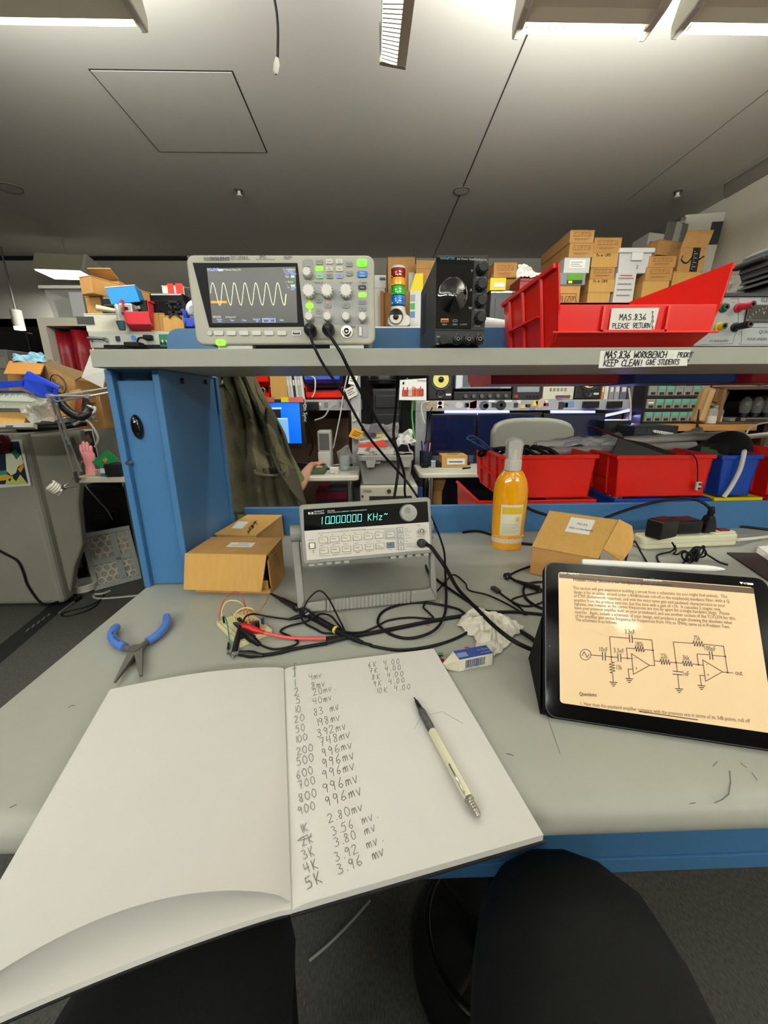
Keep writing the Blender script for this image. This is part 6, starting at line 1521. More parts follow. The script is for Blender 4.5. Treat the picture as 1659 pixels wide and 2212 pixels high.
# ================================================================ helpers for the clutter
ICON = mat('#5a3f22',.8)
def carton(label,u0,v0,u1,v1,Y,dep,mark=None,m=CARD,rz=0.,z0=None,name='carton',cat='cardboard box',group=None,flap=None,lidm=None,text=None):
    x0,x1,zb,zt = px_box(u0,v0,u1,v1,Y)
    if z0 is not None: zb = z0
    w,h = x1 - x0,zt - zb
    t = thing(name,label,cat,((x0 + x1) / 2,Y,zb),rz,group)
    MB().box(-w / 2,w / 2,0,dep,0.0005,h - (.004 if lidm is None else .001)).build('body',m,t,bevel=.002)
    if flap:
        MB().slab([(-w / 2,.002,h),(w / 2,.002,h),(w / 2 + flap[0],-flap[2],h + flap[1]),(-w / 2 + flap[0],-flap[2],h + flap[1])],.004).build('open_flap',lidm or m,t)
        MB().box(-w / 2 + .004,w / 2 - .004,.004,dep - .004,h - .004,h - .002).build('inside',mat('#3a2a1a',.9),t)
    else: MB().box(-w / 2 - .001,w / 2 + .001,-.001,dep + .001,h - .004,h).build('lid',lidm or m,t,bevel=.001)
    if mark == 'icons':
        k = MB(); a,b = -w * .36,w * .36; c_,d_ = h * .5,h * .82; e_ = max(.0012,h * .012)
        for q in ((a,b,c_,c_ + e_),(a,b,d_ - e_,d_),(a,a + e_,c_,d_),(b - e_,b,c_,d_)): k.box(q[0],q[1],-.0018,-.001,q[2],q[3])
        n = 5; s = (b - a) / n; yc = (c_ + d_) / 2; r = (d_ - c_) * .3
        for i in range(n):
            x = a + s * (i + .5); f_ = lambda p,q: V((p,-.0018,q))
            if i == 0: k.stroke([(x,yc - r),(x,yc + r),(x - r * .6,yc + r * .3)],e_,f_); k.stroke([(x + r * .6,yc - r),(x + r * .6,yc + r)],e_,f_)
            elif i == 1: k.stroke([(x - r * .6,yc + r),(x - r * .5,yc - r * .2),(x,yc - r),(x + r * .5,yc - r * .2),(x + r * .6,yc + r)],e_,f_)
            elif i == 4: k.stroke([(x - r,yc - r),(x,yc + r),(x + r,yc - r),(x - r,yc - r)],e_,f_)
            else: k.stroke([(x + r * math.cos(j * PI / 5) * .8,yc + r * math.sin(j * PI / 5)) for j in range(8)],e_,f_); k.stroke([(x - r * .5,yc - r),(x + r * .5,yc + r)],e_,f_)
        k.box(-w * .3,w * .3,-.0018,-.001,h * .3,h * .3 + e_); k.box(-w * .3,w * .2,-.0018,-.001,h * .22,h * .22 + e_)
        k.build('handling_icons',ICON,t)
    if mark == 'label':
        l_ = MB().box(-w * .3,w * .32,-.002,-.001,h * .3,h * .85).build('label',PAPER,t)
        k = MB()
        for i in range(3): k.box(-w * .25,w * (.2 - .1 * (i % 2)),-.0026,-.0019,h * (.42 + i * .13),h * (.45 + i * .13))
        k.build('print_line',mat('#55565a',.6),l_)
    if mark == 'tape': MB().box(-w * .14,w * .14,-.0025,-.001,0.001,h).build('tape',mat('#a5793f',.3),t)
    if text:
        k = MB()
        for s,x,y,sz,al in text: k.text(s,x * w,y * h,sz * h,FRONT,al,z=.0022)
        k.build('lettering',INK,t)
    return t
def gadget(name,label,cat,u0,v0,u1,v1,Y,dep,m,z0=None,rz=0.,bevel=.003,group=None):
    x0,x1,zb,zt = px_box(u0,v0,u1,v1,Y)
    if z0 is not None: zb = z0
    t = thing(name,label,cat,((x0 + x1) / 2,Y,zb),rz,group); w,h = x1 - x0,zt - zb
    MB().box(-w / 2,w / 2,0,dep,0.0004,h).build('body',m,t,bevel=min(bevel,w / 5,h / 5,dep / 5))
    return t,w,h
def fbox(t,name,x0,x1,z0,z1,m,d=.004,y=0.,bevel=0.): return MB().box(x0,x1,y - d,y - .0002,z0,z1).build(name,m,t,bevel=bevel)

# ================================================================ clutter on the rack behind the left of the shelf
YL = 1.86
zL_ = P(290,753,YL).z
xl0,xl1 = P(196,752,YL).x,-.70
t = thing('storage_rack','grey rack behind the blue cabinet that carries the clutter at upper left','rack',((xl0 + xl1) / 2 + .05,YL + .2,0))
w = (xl1 - xl0) / 2 - .03
MB().box(-w,w,-.2,.25,zL_ - .03,zL_ - .001).build('shelf',STEEL,t)
for sx in (0,w - .03):
    for y in (-.2,.2) if not sx else (-.2,): MB().box(sx,sx + .03,y,y + .03,0,zL_ - .03).build('post',STEEL,t)
t,w,h = gadget('electronics_unit','flat grey electronics unit with a chrome handle under the heaped clutter','electronics',196,716,372,752,YL,.34,mat('#a5a79d',.5),bevel=.003)
m = MB().tube([(-w * .47,-.002,h * .56),(-w * .46,-.022,h * .56),(-w * .29,-.022,h * .52),(-w * .28,-.002,h * .52)],.008,8); m.build('handle',CHROME,t)
fbox(t,'inlet_socket',-w * .17,-w * .12,h * .42,h * .72,mat('#2c2c2c',.4))
MB().cyl((w * .05,-.004,h * .62),(w * .05,0,h * .62),.010,n=18).build('round_label',mat('#3f7fc4',.4),t)
fbox(t,'slot',-w * .42 + .03,w * .47,.001,h * .2,BLACK,.002)
m = MB().tube(smooth_path([(w * .22,-.012,h * .62),(w * .13,-.016,h * .55),(w * .10,-.012,h * .2),(w * .10,-.006,.004)],5),.004,7); k = m.build('cord',RUBBER,t)
MB().box(w * .19,w * .29,-.022,0,h * .48,h * .76).build('plug',RUBBER,t,bevel=.003)
ztop = zL_ + h
gadget('black_adapter','black plug adapter in front of the flat grey unit','power adapter',268,738,300,752,YL - .06,.05,BLACK,zL_)
t,w,h = gadget('circuit_board','green circuit board leaning on the flat grey unit','circuit board',346,722,368,748,YL - .05,.008,mat('#1f6b45',.4),zL_,bevel=.001)
for i in range(4): fbox(t,'component',-w * .4 + i * w * .2,-w * .28 + i * w * .2,h * (.2 + .15 * (i % 2)),h * (.4 + .15 * (i % 2)),mat('#c9c6b4' if i % 2 else '#15301f',.4),.006)
t = carton('long white box with a vent mark, under the red bin at upper left',188,677,280,718,YL,.22,m=mat('#c9c5b2',.6),z0=ztop,lidm=mat('#cfcbb8',.6))
fbox(t,'print_mark',-.12,-.05,.03,.06,mat('#3f4140',.6),.002,-.001)
xb0,xb1,zb0,zb1 = px_box(273,682,330,718,YL - .02)
hopper('small_bin','small pinkish-red bin with green circuit boards in it','storage bin',((xb0 + xb1) / 2,YL - .02,ztop),xb1 - xb0,.25,.12,.075,mat('#c4303a',.35),draft=.006,ribs=False)
t,w,h = gadget('circuit_board','dark green circuit board with a yellow part, sticking out of the pinkish bin','circuit board',280,648,322,694,YL + .04,.015,mat('#13251b',.3),ztop + .01,rz=.0,bevel=.001)
fbox(t,'yellow_part',w * .0,w * .22,h * .05,h * .3,mat('#d8c41e',.4),.012); fbox(t,'connector',-w * .3,w * .2,h * .7,h * .8,mat('#a8aaa6',.3,.5),.01)
carton('short tan carton with torn tape right of the pinkish bin',327,676,359,718,YL + .01,.2,'tape',CARD,z0=ztop)
t = carton('tan carton with black handwriting, beside the blue bin',355,682,400,718,YL,.2,None,CARDL,z0=ztop)
k = MB(); k.hand('DK',-.09,.035,.05,lambda a,b: V((b - .05,-.003,-a + .03)),w=.16); k.build('handwriting',INK,t)
zq_ = P(380,682,YL).z
t,w,h = gadget('black_case','glossy black case heaped on the cartons at upper left','case',327,632,400,680,YL + .02,.18,mat('#0b0b0c',.15),zq_,bevel=.01)
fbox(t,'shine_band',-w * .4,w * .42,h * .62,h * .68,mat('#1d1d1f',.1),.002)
t = carton('white box with red stripes on top of the glossy black case',352,617,398,640,YL + .07,.15,None,mat('#d6d0c2',.5),z0=P(380,634,YL + .02).z)
for i in (0,1): fbox(t,'red_stripe',-.02 + i * .035,.005 + i * .04,.0,.05,mat('#c4281c',.5),.002,-.001)
t,w,h = gadget('black_box','black box behind the white box with red stripes','box',398,620,432,668,YL + .08,.15,mat('#121213',.3),P(400,680,YL).z,bevel=.004)
fbox(t,'lid_line',-w / 2,w / 2,h * .7,h * .72,mat('#2a2a2c',.3),.002)
xb0,xb1,zb0,zb1 = px_box(398,684,438,707,YL - .02)
tb_ = hopper('small_bin','small blue bin with a white ball in it, just left of the oscilloscope','storage bin',((xb0 + xb1) / 2,YL - .02,ztop),xb1 - xb0,.22,.085,.05,mat('#2c49b8',.35),draft=.004,ribs=False)
t = thing('white_ball','white ball in the small blue bin','ball',((xb0 + xb1) / 2 - .005,YL + .05,ztop + .09)); MB().lathe([(.001,-.045)] + [(.045 * math.cos(a * PI / 12),.045 * math.sin(a * PI / 12)) for a in range(-5,6)] + [(.001,.045)],22).build('ball',mat('#c9cbd0',.4),t); MB().cyl((0,-.046,0),(0,-.043,0),.014,n=14).build('cap',mat('#8c8e94',.4),t)
lead('loose_wire','thin black wires sprouting over the small blue bin',[(398,716,'y',YL - .03),(402,695,'y',YL - .02),(412,680,'y',YL - .02),(425,690,'y',YL - .03),(415,708,'y',YL - .04)],.0016)
t = carton('bright blue cardboard box tipped on the black bag at upper left',243,618,300,652,YL + .0,.20,None,mat('#2f93d6',.5),z0=P(270,655,YL).z,lidm=mat('#c9cacc',.5),name='blue_carton',cat='box')
t.rotation_euler = (.1,-.17,.35)
w2 = .07
t,w,h = gadget('dark_bag','clear bag of dark parts under the bright blue box','bag',222,638,256,680,YL + .05,.12,mat('#2d2c28',.25,alpha=.85),P(240,678,YL).z,bevel=.02)
fbox(t,'fold',-w * .3,w * .3,h * .5,h * .56,mat('#4a4944',.3),.004)
t,w,h = gadget('metal_clamp','small silvery clamp under the bright blue box','clamp',258,655,287,676,YL - .01,.05,mat('#b4b4b0',.3,.6),P(270,677,YL).z,bevel=.004)
fbox(t,'gap',-w * .2,w * .2,h * .3,h * .6,BLACK,.003)
rod('brush','cream handled brush lying on the long white box','brush',P(252,672,YL - .02),P(209,665,YL - .04),.008,mat('#d3c99c',.45),.012,12,mat('#b8b6a8',.4))
lead('flat_ribbon','grey flexible strip with a teal end hanging over the long white box',[(252,660,'y',YL - .03),(256,672,'y',YL - .04),(258,688,'y',YL - .04),(262,700,'y',YL - .04),(264,711,'y',YL - .04)],.010,mat('#8f9290',.4))
t = bpy.data.objects['flat_ribbon']; a_ = P(260,694,YL - .042) - V(t.location); b_ = P(265,713,YL - .042) - V(t.location)
MB().cyl(a_,b_,.017,.012,12).build('teal_end',mat('#23444c',.6),t)
zc = P(200,678,YL + .1).z
carton('lower orange-tan carton at the far left of the heap',190,640,222,680,YL + .1,.25,None,CARD,z0=zc)
t = carton('top orange-tan carton with an open dark flap, above the clear tote',173,596,207,639,YL + .06,.30,None,CARD,z0=P(200,640,YL + .1).z,rz=-.35)
t = carton('brown carton with flaps open behind the bright blue box',214,604,262,640,YL + .2,.25,None,CARD2,z0=P(230,668,YL + .2).z,flap=(.0,.03,.05))
t = carton('red and dark stacked drawers just left of the oscilloscope',413,566,436,640,YL + .25,.2,None,mat('#a3201f',.4),z0=P(420,690,YL + .25).z,name='red_drawer_unit',cat='drawers',lidm=mat('#7d1718',.4))
for i in range(2): fbox(t,'handle_slot',-.02,.03,.16 + i * .1,.17 + i * .1,mat('#2a0808',.5),.003)

# ---------------------------------------------------------------- white frame shelf, clear tote
YW = 2.9
x0,x1,z0,z1 = px_box(104,686,232,800,YW)
t = thing('cube_shelf','white cube shelf with dark red goods inside, behind the big carton','shelf',((x0 + x1) / 2,YW,0))
w = (x1 - x0) / 2; WH = mat('#bcb7a8',.5)
MB().box(-w,w,0,.38,z1 - .05,z1).build('top_board',WH,t); MB().box(-w,-w + .05,0,.38,0,z1 - .05).build('side_board',WH,t); MB().box(w - .05,w,0,.38,0,z1 - .05).build('side_board',WH,t)
MB().box(-w + .05,w - .05,.36,.38,0,z1 - .05).build('back_board',mat('#3b0d12',.6),t); MB().box(-w + .05,w - .05,0,.38,.7,.75).build('shelf_board',WH,t)
gt = thing('red_garment','dark red studded panel inside the white cube shelf','fabric',((x0 + x1) / 2,YW + .06,.75)); hh_ = z1 - .05 - .75
def gfn(s,q): return V(((s - .5) * (w * 2 - .12),.04 * math.sin(s * 9),q * (hh_ - .02) + .002))
MB().grid(gfn,20,6).build('panel',mat('#7d0f1a',.35),gt,solid=.01)
for i in range(3):
    for j in range(2): MB().lathe([(.02,0),(.016,.012),(.002,.016)],12,Matrix.Translation((-.02 + i * .09,.0,hh_ * (.35 - j * .12))) @ FRONT).build('stud',mat('#c9a8a8',.3),gt)
x0,x1,zb,zt = px_box(108,625,190,686,YW + .02)
t = thing('clear_tote','clear plastic tote on top of the white cube shelf','storage tote',((x0 + x1) / 2,YW + .02,z1)); w = (x1 - x0) / 2; h = zt - z1
MB().hexa([(-w * .88,.02,.001),(w * .88,.02,.001),(w * .88,.3,.001),(-w * .88,.3,.001),(-w,0,h),(w,0,h),(w,.32,h),(-w,.32,h)]).build('tub',mat('#b9bab4',.2,alpha=.45),t)
MB().rr(-w - .03,w + .03,-.02,.34,.02,h,h + .02).build('lid',mat('#c4c4be',.3),t,bevel=.004)
MB().hexa([(-w * .8,.05,.004),(w * .3,.04,.004),(w * .3,.28,.004),(-w * .8,.28,.004),(-w * .9,.05,h * .7),(w * .2,.05,h * .85),(w * .2,.28,h * .8),(-w * .8,.28,h * .7)]).build('contents',mat('#8f8d84',.5,var=.2,vscale=12),t)
fbox(t,'label_area',w * .25,w * .95,h * .05,h * .9,mat('#a9abac',.4),.003,.0)
# dark screen and grey cabinet at the far left edge
t,w,h = gadget('dark_screen','big dark screen at the left edge of the photo','screen',-60,718,76,800,3.4,.06,mat('#0b0b0c',.5),bevel=.004); fbox(t,'stand',-.05,.05,-.5,.0,BLACK,.05,.06)
t,w,h = gadget('steel_cabinet','low grey steel cabinet below the dark screen at left','cabinet',-40,755,30,830,2.9,.4,mat('#6a6a64',.5),0,bevel=.004)
for i in range(4): fbox(t,'drawer_front',-w * .46,w * .46,h - .12 - i * .2,h - .02 - i * .2 - .08 + .05,mat('#7a7a74',.5),.006); fbox(t,'pull',-.03,.03,h - .08 - i * .2,h - .07 - i * .2,CHROME,.016)
t,w,h = gadget('office_chair','dark desk chair far at the left edge','chair',-5,790,16,800,2.5,.3,BLACK,.45) if False else (None,0,0)

# ================================================================ grey partition cabinet and what is on it
YG = 2.2
zt = P(100,928,YG).z
PT = mat('#7d7c70',.55,var=.06,vscale=4)
t = thing('grey_cabinet','tall grey metal cabinet with rounded corner at left, posters stuck on it','cabinet',(-1.9,YG,0))
xr_ = P(250,1000,YG).x + 1.9; xm = P(58,940,YG).x + 1.9; xn = P(190,1290,YG).x + 1.9
xs_ = P(152,1250,YG).x + 1.9
pp_ = [P(u,v,YG) for u,v in ((56,928),(170,928),(176,960),(168,1090),(177,1180),(160,1225),(150,1285),(56,1285))]
MB().prism([(p.x + 1.9,max(.02,p.z)) for p in pp_],-.05,.0,FRONT).build('side_panel',PT,t,bevel=.012,seg=3)
MB().box(-1.2,P(66,925,1.68).x + 1.9,-.54,-.2,1.046,1.052).build('top_board',PT,t,bevel=.004)
MB().box(xm,P(262,960,YG + .3).x + 1.9,.28,.5,.72,zt).build('rear_panel',mat('#77766b',.55,var=.05,vscale=4),t,bevel=.03,seg=3)
MB().box(-1.2,xm + .02,-.06,.05,0.02,zt + .01).build('front_panel',mat('#85847a',.55,var=.04,vscale=4),t,bevel=.03,seg=3)
MB().box(-1.2,xs_,.0,.05,0,.02).build('plinth',BLACK,t)
def poster(label,pts,Y,art,name='poster'):
    w = [P(*p,Y) for p in pts]; c = w[3]; t = thing(name,label,'poster',c); w = [p - c for p in w]
    MB().slab([w[0],w[3],w[2],w[1]],.002).build('sheet',mat('#d6d4c8',.6),t)
    f_ = lambda s,q,z: bil(w[3],w[2],w[1],w[0],s,q) + V((0,-z,0))
    for i,(nm,col,pl) in enumerate(art): MB().add([f_(s,q,.001 + .0007 * i) for s,q in pl],[tuple(range(len(pl)))]).build(nm,mat(col,.6),t)
    return t
poster('white bordered print of blue, green and cream shapes at the left edge',((-30,952),(46,949),(67,1049),(-30,1056)),YG - .065,(
    ('dark_field','#15233a',[(.04,.08),(.95,.06),(.92,.96),(.04,.96)]),('teal_shape','#2b6b52',[(.55,.55),(.62,.72),(.78,.8),(.95,.6),(.9,.45),(.7,.5)]),('cream_shape','#cfd1ad',[(.5,.35),(.52,.72),(.68,.74),(.78,.58),(.92,.68),(.94,.5),(.78,.42),(.72,.3),(.6,.25)]),('sea_band','#2f7d5c',[(.04,.34),(.5,.37),(.52,.28),(.04,.22)]),('gold_band','#c79d38',[(.04,.26),(.5,.28),(.66,.22),(.5,.16),(.04,.14)]),('leaf_shape','#b8bf5a',[(.45,.07),(.5,.2),(.56,.12),(.62,.22),(.7,.12),(.82,.26),(.92,.1),(.94,.06)]),('gold_patch','#c4922f',[(.78,.38),(.94,.5),(.95,.42),(.84,.3)])))
poster('dark print with an orange bloom behind the pink hand',((148,931),(199,925),(214,990),(160,1002)),YG + .27,(('dark_field','#1f1a1c',[(.04,.05),(.96,.05),(.96,.93),(.04,.93)]),('purple_shape','#4a2a4c',[(.1,.3),(.3,.6),(.5,.4),(.4,.1)]),('orange_bloom','#d1692f',[(.3,.55),(.35,.8),(.5,.78),(.58,.5),(.5,.38)]),('red_core','#7d2424',[(.38,.6),(.42,.72),(.5,.68),(.5,.52)]),('speckle','#6b5a3f',[(.6,.7),(.8,.85),(.92,.6),(.75,.45)])))
c = P(-2,955,YG - .075); t = thing('round_ornament','dark maroon disc stuck over the print at the left edge','ornament',c)
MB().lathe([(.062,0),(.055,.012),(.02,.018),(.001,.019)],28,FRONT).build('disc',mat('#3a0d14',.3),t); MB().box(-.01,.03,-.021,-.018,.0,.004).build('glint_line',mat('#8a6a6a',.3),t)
# clutter on the cabinet top
T0 = zt + .016
t = carton('big open shipping carton with an oval printed mark, among the left clutter',98,786,170,850,2.0,.0,None) if False else None
def panel(t,name,pts,m,th=.005): c_ = V(t.location); return MB().slab([V(p) - c_ for p in pts],th).build(name,m,t)
c0 = P(100,870,1.98); t = thing('shipping_carton','big open shipping carton with an oval printed mark, among the left clutter','cardboard box',c0)
A,B_1,C1,D1 = P(96,786,2.0),P(160,822,1.85),P(160,870,1.85),P(92,850,2.0)
panel(t,'side',[D1,C1,B_1,A],CARD2)
A2 = P(14,788,2.1); D2 = P(20,850,2.1); panel(t,'front',[D2,D1,A,A2],CARD)
panel(t,'open_flap',[P(8,807,1.92),P(86,808,1.85),A,P(20,779,2.08)],mat('#b8823f',.85,var=.05,vscale=25))
panel(t,'open_flap',[A,B_1 + V((0,.002,.001)),P(188,806,1.86),P(112,781,2.05)],mat('#6f5a3c',.85))
E3,E4 = B_1 + V((.1,.35,.0)),C1 + V((.1,.35,0)); panel(t,'back_side',[C1,E4,E3,B_1],CARD); panel(t,'far_side',[E4,D2 + V((0,.3,0)),A2 + V((0,.3,0)),E3],CARD2)
panel(t,'far_flap',[P(92,780,2.15),P(112,776,2.15),P(118,790,2.15),P(92,795,2.15)],CARD)
nrm = (B_1 - A).normalized(); up_ = (A - D1); up_ = (up_ - nrm * up_.dot(nrm)).normalized(); nz = nrm.cross(up_)
Mx = fr(lerp(lerp(A,B_1,.55),lerp(D1,C1,.55),.45) + nz * .007 - V(t.location),nrm,up_,nz)
k = MB(); k.tube([Mx @ V((.075 * math.cos(i * PI / 14),.038 * math.sin(i * PI / 14),0)) for i in range(28)],.002,4,True); k.text('Mayline',-.055,-.012,.035,Mx); k.text('INNOVATIONS',-.07,-.075,.024,Mx); k.build('printed_mark',mat('#2a2018',.8),t)
crumple('blue_tissue','pale blue crumpled tissue on the big shipping carton','tissue',((28,768),(92,762),(104,782),(30,784)),2.06,mat('#8fbdd2',.8),.03,.02,4)
crumple('clear_bag','clear plastic bag spilling from the big shipping carton','plastic bag',((80,774),(120,776),(130,800),(96,800)),2.1,mat('#8f8f88',.2,alpha=.5),.03,.02,6)
c_ = P(178,820,1.7); t = thing('white_sheet','marbled white sheet leaning against the blue cabinet','sheet',c_); panel(t,'sheet',[P(176,815,1.72),P(222,838,1.66),P(228,800,1.66),P(200,752,1.72)],mat('#cfcdc4',.6,var=.04,vscale=10),.003)
t = thing('blue_stack_bin','royal blue stacking bin with open front, tilted on the left clutter','storage bin',P(60,860,1.75))
BB = mat('#2440b4',.3,var=.05,vscale=8)
panel(t,'front',[P(-30,840,1.72),P(48,836,1.72),P(49,822,1.72),P(-30,826,1.72)],BB,.006)
panel(t,'side',[P(49,838,1.72),P(98,860,1.66),P(122,864,1.64),P(123,834,1.64),P(58,802,1.76),P(50,818,1.74)],BB,.006)
panel(t,'rim',[P(58,806,1.75),P(123,838,1.63),P(130,834,1.66),P(62,801,1.78)],mat('#2c4cc8',.3),.006)
panel(t,'inner_side',[P(76,838,1.715),P(112,848,1.645),P(112,836,1.645),P(76,815,1.735)],mat('#1d3594',.3),.004)
panel(t,'floor',[P(-30,846,1.72),P(49,846,1.72),P(122,866,1.64),P(60,850,2.0),P(-30,848,2.0)],BB,.004)
for i in range(2): panel(t,'ridge',[P(78,826 + i * 8,1.712),P(112,840 + i * 6,1.642),P(112,838 + i * 6,1.642),P(78,823.5 + i * 8,1.712)],mat('#16297a',.3),.004)
ORG = mat('#c2c5b4',.25,alpha=.75)
c_ = P(-20,884,1.72); t = thing('parts_organizer','clear compartment box under the royal blue bin','organizer',c_)
panel(t,'upper_tray',[P(-30,865,1.7),P(82,868,1.68),P(98,862,1.70),P(52,846,1.74),P(-30,850,1.74)],ORG,.012)
panel(t,'lower_tray',[P(-30,881,1.7),P(64,882,1.68),P(84,872,1.68),P(-30,868,1.7)],ORG,.012)
for i in range(7): panel(t,'divider',[P(-6 + i * 13,880,1.69),P(-3 + i * 13,880,1.69),P(-3 + i * 13,852,1.715),P(-6 + i * 13,852,1.715)],mat('#a9ad9c',.3),.004)
c_ = P(0,916,1.7); t = thing('flattened_carton','tan carton panel lying under the clear compartment box','cardboard',c_); panel(t,'panel',[P(-30,917,1.68),P(52,914,1.68),P(59,890,1.72),P(-30,891,1.72)],CARDL,.02)
t = thing('ring_folder','grey folder edge under the tan panel at left','folder',P(0,930,1.66)); panel(t,'cover',[P(-30,923,1.65),P(72,923,1.65),P(72,913,1.66),P(-30,916,1.66)],mat('#9c9c92',.45),.02); panel(t,'catch',[P(12,923,1.648),P(26,923,1.648),P(26,919,1.648),P(12,919,1.648)],mat('#5f5f58',.4),.004)
crumple('plastic_bag','clear plastic bag draped over the left clutter','plastic bag',((44,884),(112,862),(128,905),(70,915)),1.62,mat('#c2bfb0',.15,alpha=.45),.03,.03,8)
t = thing('cardboard_piece','bent piece of tan cardboard beside the black hose','cardboard',P(110,905,1.75)); panel(t,'panel',[P(84,890,1.75),P(100,907,1.72),P(150,897,1.74),P(140,862,1.82),P(118,880,1.80)],CARD,.004)
carton('tan carton half hidden behind the black hose at left',150,850,222,892,1.95,.2,None,CARD2,z0=T0)
t = thing('cardboard_tray','tan cardboard with a printed edge standing beside the black hose','cardboard',P(170,900,1.78)); panel(t,'panel',[P(140,888,1.78),P(176,895,1.74),P(173,840,1.76),P(150,845,1.82)],CARD,.006); panel(t,'printed_edge',[P(160,893,1.745),P(176,896,1.735),P(174,850,1.75),P(164,852,1.76)],mat('#8a4a2c',.7),.004)
lead('black_hose','thick black hose looping among the left clutter, printed with white marks',[(122,852,'y',1.72),(132,872,'y',1.70),(150,890,'y',1.69),(172,900,'y',1.69),(186,894,'y',1.70),(190,880,'y',1.74),(184,868,'y',1.80)],.017,mat('#151516',.4),n=12)
lead('black_hose','thick black hose lying along the front of the cabinet top',[(40,926,'y',1.75),(75,924,'y',1.74),(110,923,'y',1.74),(150,919,'y',1.76),(185,913,'y',1.8)],.014,mat('#151516',.4),n=12)
crumple('plastic_sheet','crinkled clear plastic lying right of the cabinet top','plastic sheet',((130,905),(212,898),(214,912),(140,918)),1.78,mat('#a9a89e',.15,alpha=.5),.02,.02,12)
t,q,c = lead('plug_lead','white cable with a plug arching down behind the pink hand',[(160,918,'y',1.74),(185,902,'y',1.72),(203,890,'y',1.72),(205,880,'y',1.72),(199,882,'y',1.72)],.005,mat('#d0cfc4',.4))
p_ = P(196,881,1.72) - c; MB().tube([p_ + V((.008,0,0)),p_ - V((.012,0,-.004)),p_ - V((.02,0,-.004))],[.009,.011,.006],10).build('plug',STEEL,t)
lead('white_lead','white cable curving from the clutter down to the table by the pink hand',[(183,907,'y',1.74),(195,915,'y',1.74),(208,935,'y',1.76),(212,950,'y',1.78),(205,965,'y',1.80)],.0045,mat('#c9c8bc',.4))

# ---------------------------------------------------------------- little white table with pink hand, adapter, lamp
YT = 1.86; ztb = P(200,1030,YT).z
xa,xb = P(163,1040,YT).x,-1.02
t = thing('side_table','narrow white table edge behind the blue cabinet','table',((xa + xb) / 2,YT,0)); w = (xb - xa) / 2
MB().rr(-w,w,0,.28,.03,ztb - .03,ztb).build('table_top',mat('#bdb6a0',.5),t,bevel=.006)
for x in (-w + .16,w - .04): MB().cyl((x,.12,0),(x,.12,ztb - .03),.014,n=12).build('leg',CHROME,t)
pb = P(199,1028,YT + .08); pb.z = ztb
t = thing('hand_model','pink upright hand model with closed fingers on the white table edge','hand model',pb)
PK = mat('#d98a8a',.5,bump=.05,bscale=80)
S = P(199,952,YT + .08).z - ztb
fv = [(0,0,.003),(.0,0,.16),(.0,0,.33),(0,0,.5),(0,0,.6)]
m = MB()
m.lathe([(.17,0),(.165,.1),(.15,.2),(.14,.27),(.165,.36),(.2,.46),(.215,.56),(.2,.64),(.1,.66)],20); m.v = [(x * S,y * .45 * S,z * S) for x,y,z in m.v]; m.build('palm',PK,t)
for x,L in ((-.13,.24),(-.045,.33),(.045,.31),(.13,.20)):
    MB().tube([(x * S,0,.58 * S),(x * S * 1.05,-.004,(.62 + L * .5) * S),(x * S * 1.08,0,(.64 + L * .92) * S),(x * S * 1.08,.001,(.66 + L) * S)],[.058 * S,.054 * S,.047 * S,.02 * S],12).build('finger',PK,t)
MB().tube(smooth_path([V((-.16 * S,-.02 * S,.40 * S)),V((-.235 * S,-.05 * S,.52 * S)),V((-.225 * S,-.06 * S,.68 * S)),V((-.215 * S,-.06 * S,.72 * S))],4),[.06 * S - .0006 * k for k in range(13)],12).build('thumb',PK,t)
t,w,h = gadget('black_adapter','black boxy adapter on the white table against the blue cabinet','power adapter',229,1003,264,1036,YT - .01,.08,mat('#0e0e0f',.4),ztb,bevel=.004); MB().cyl((-w * .4,-.003,h * .06),(-w * .4,0,h * .06),.005,n=10).build('screw',CHROME,t)
t,w,h = gadget('blue_clip','small blue and white clip beside the pink hand','clip',218,1022,232,1032,YT + .0,.03,mat('#2d6a9c',.4),ztb); fbox(t,'white_tab',-w * .4,w * .3,h,h + .02,WHITE,.02,.02)
pq = P(226,994,YT + .06); pq.z = ztb
t = thing('green_board','square green circuit board tilted on its corner right of the pink hand','circuit board',pq); hgt = P(226,994,YT + .06).z - ztb
s_ = .068
MB().prism([(-s_ * .9,hgt - .01),(0.01,hgt - .055),(s_ * .98,hgt + .005),(.02,hgt + .05)],-.003,.003,FRONT).build('board',mat('#1f7a45',.4),t)
MB().prism([(-s_ * .12,hgt),(.006,hgt - .012),(s_ * .25,hgt),(.01,hgt + .014)],.003,.006,FRONT).build('copper_spot',mat('#b8713f',.4),t)
MB().box(-.012,.03,-.004,.02,0.0005,hgt - .03).build('holder',mat('#5b2018',.5),t)
t,w,h = gadget('small_dish','small clear and pink dish at the wrist of the pink hand','dish',205,1014,226,1030,YT + .02,.06,mat('#c9b8a8',.15,alpha=.4),ztb,bevel=.006); fbox(t,'rim',-w / 2,w / 2,h * .9,h,mat('#cfc8bc',.3),.003)
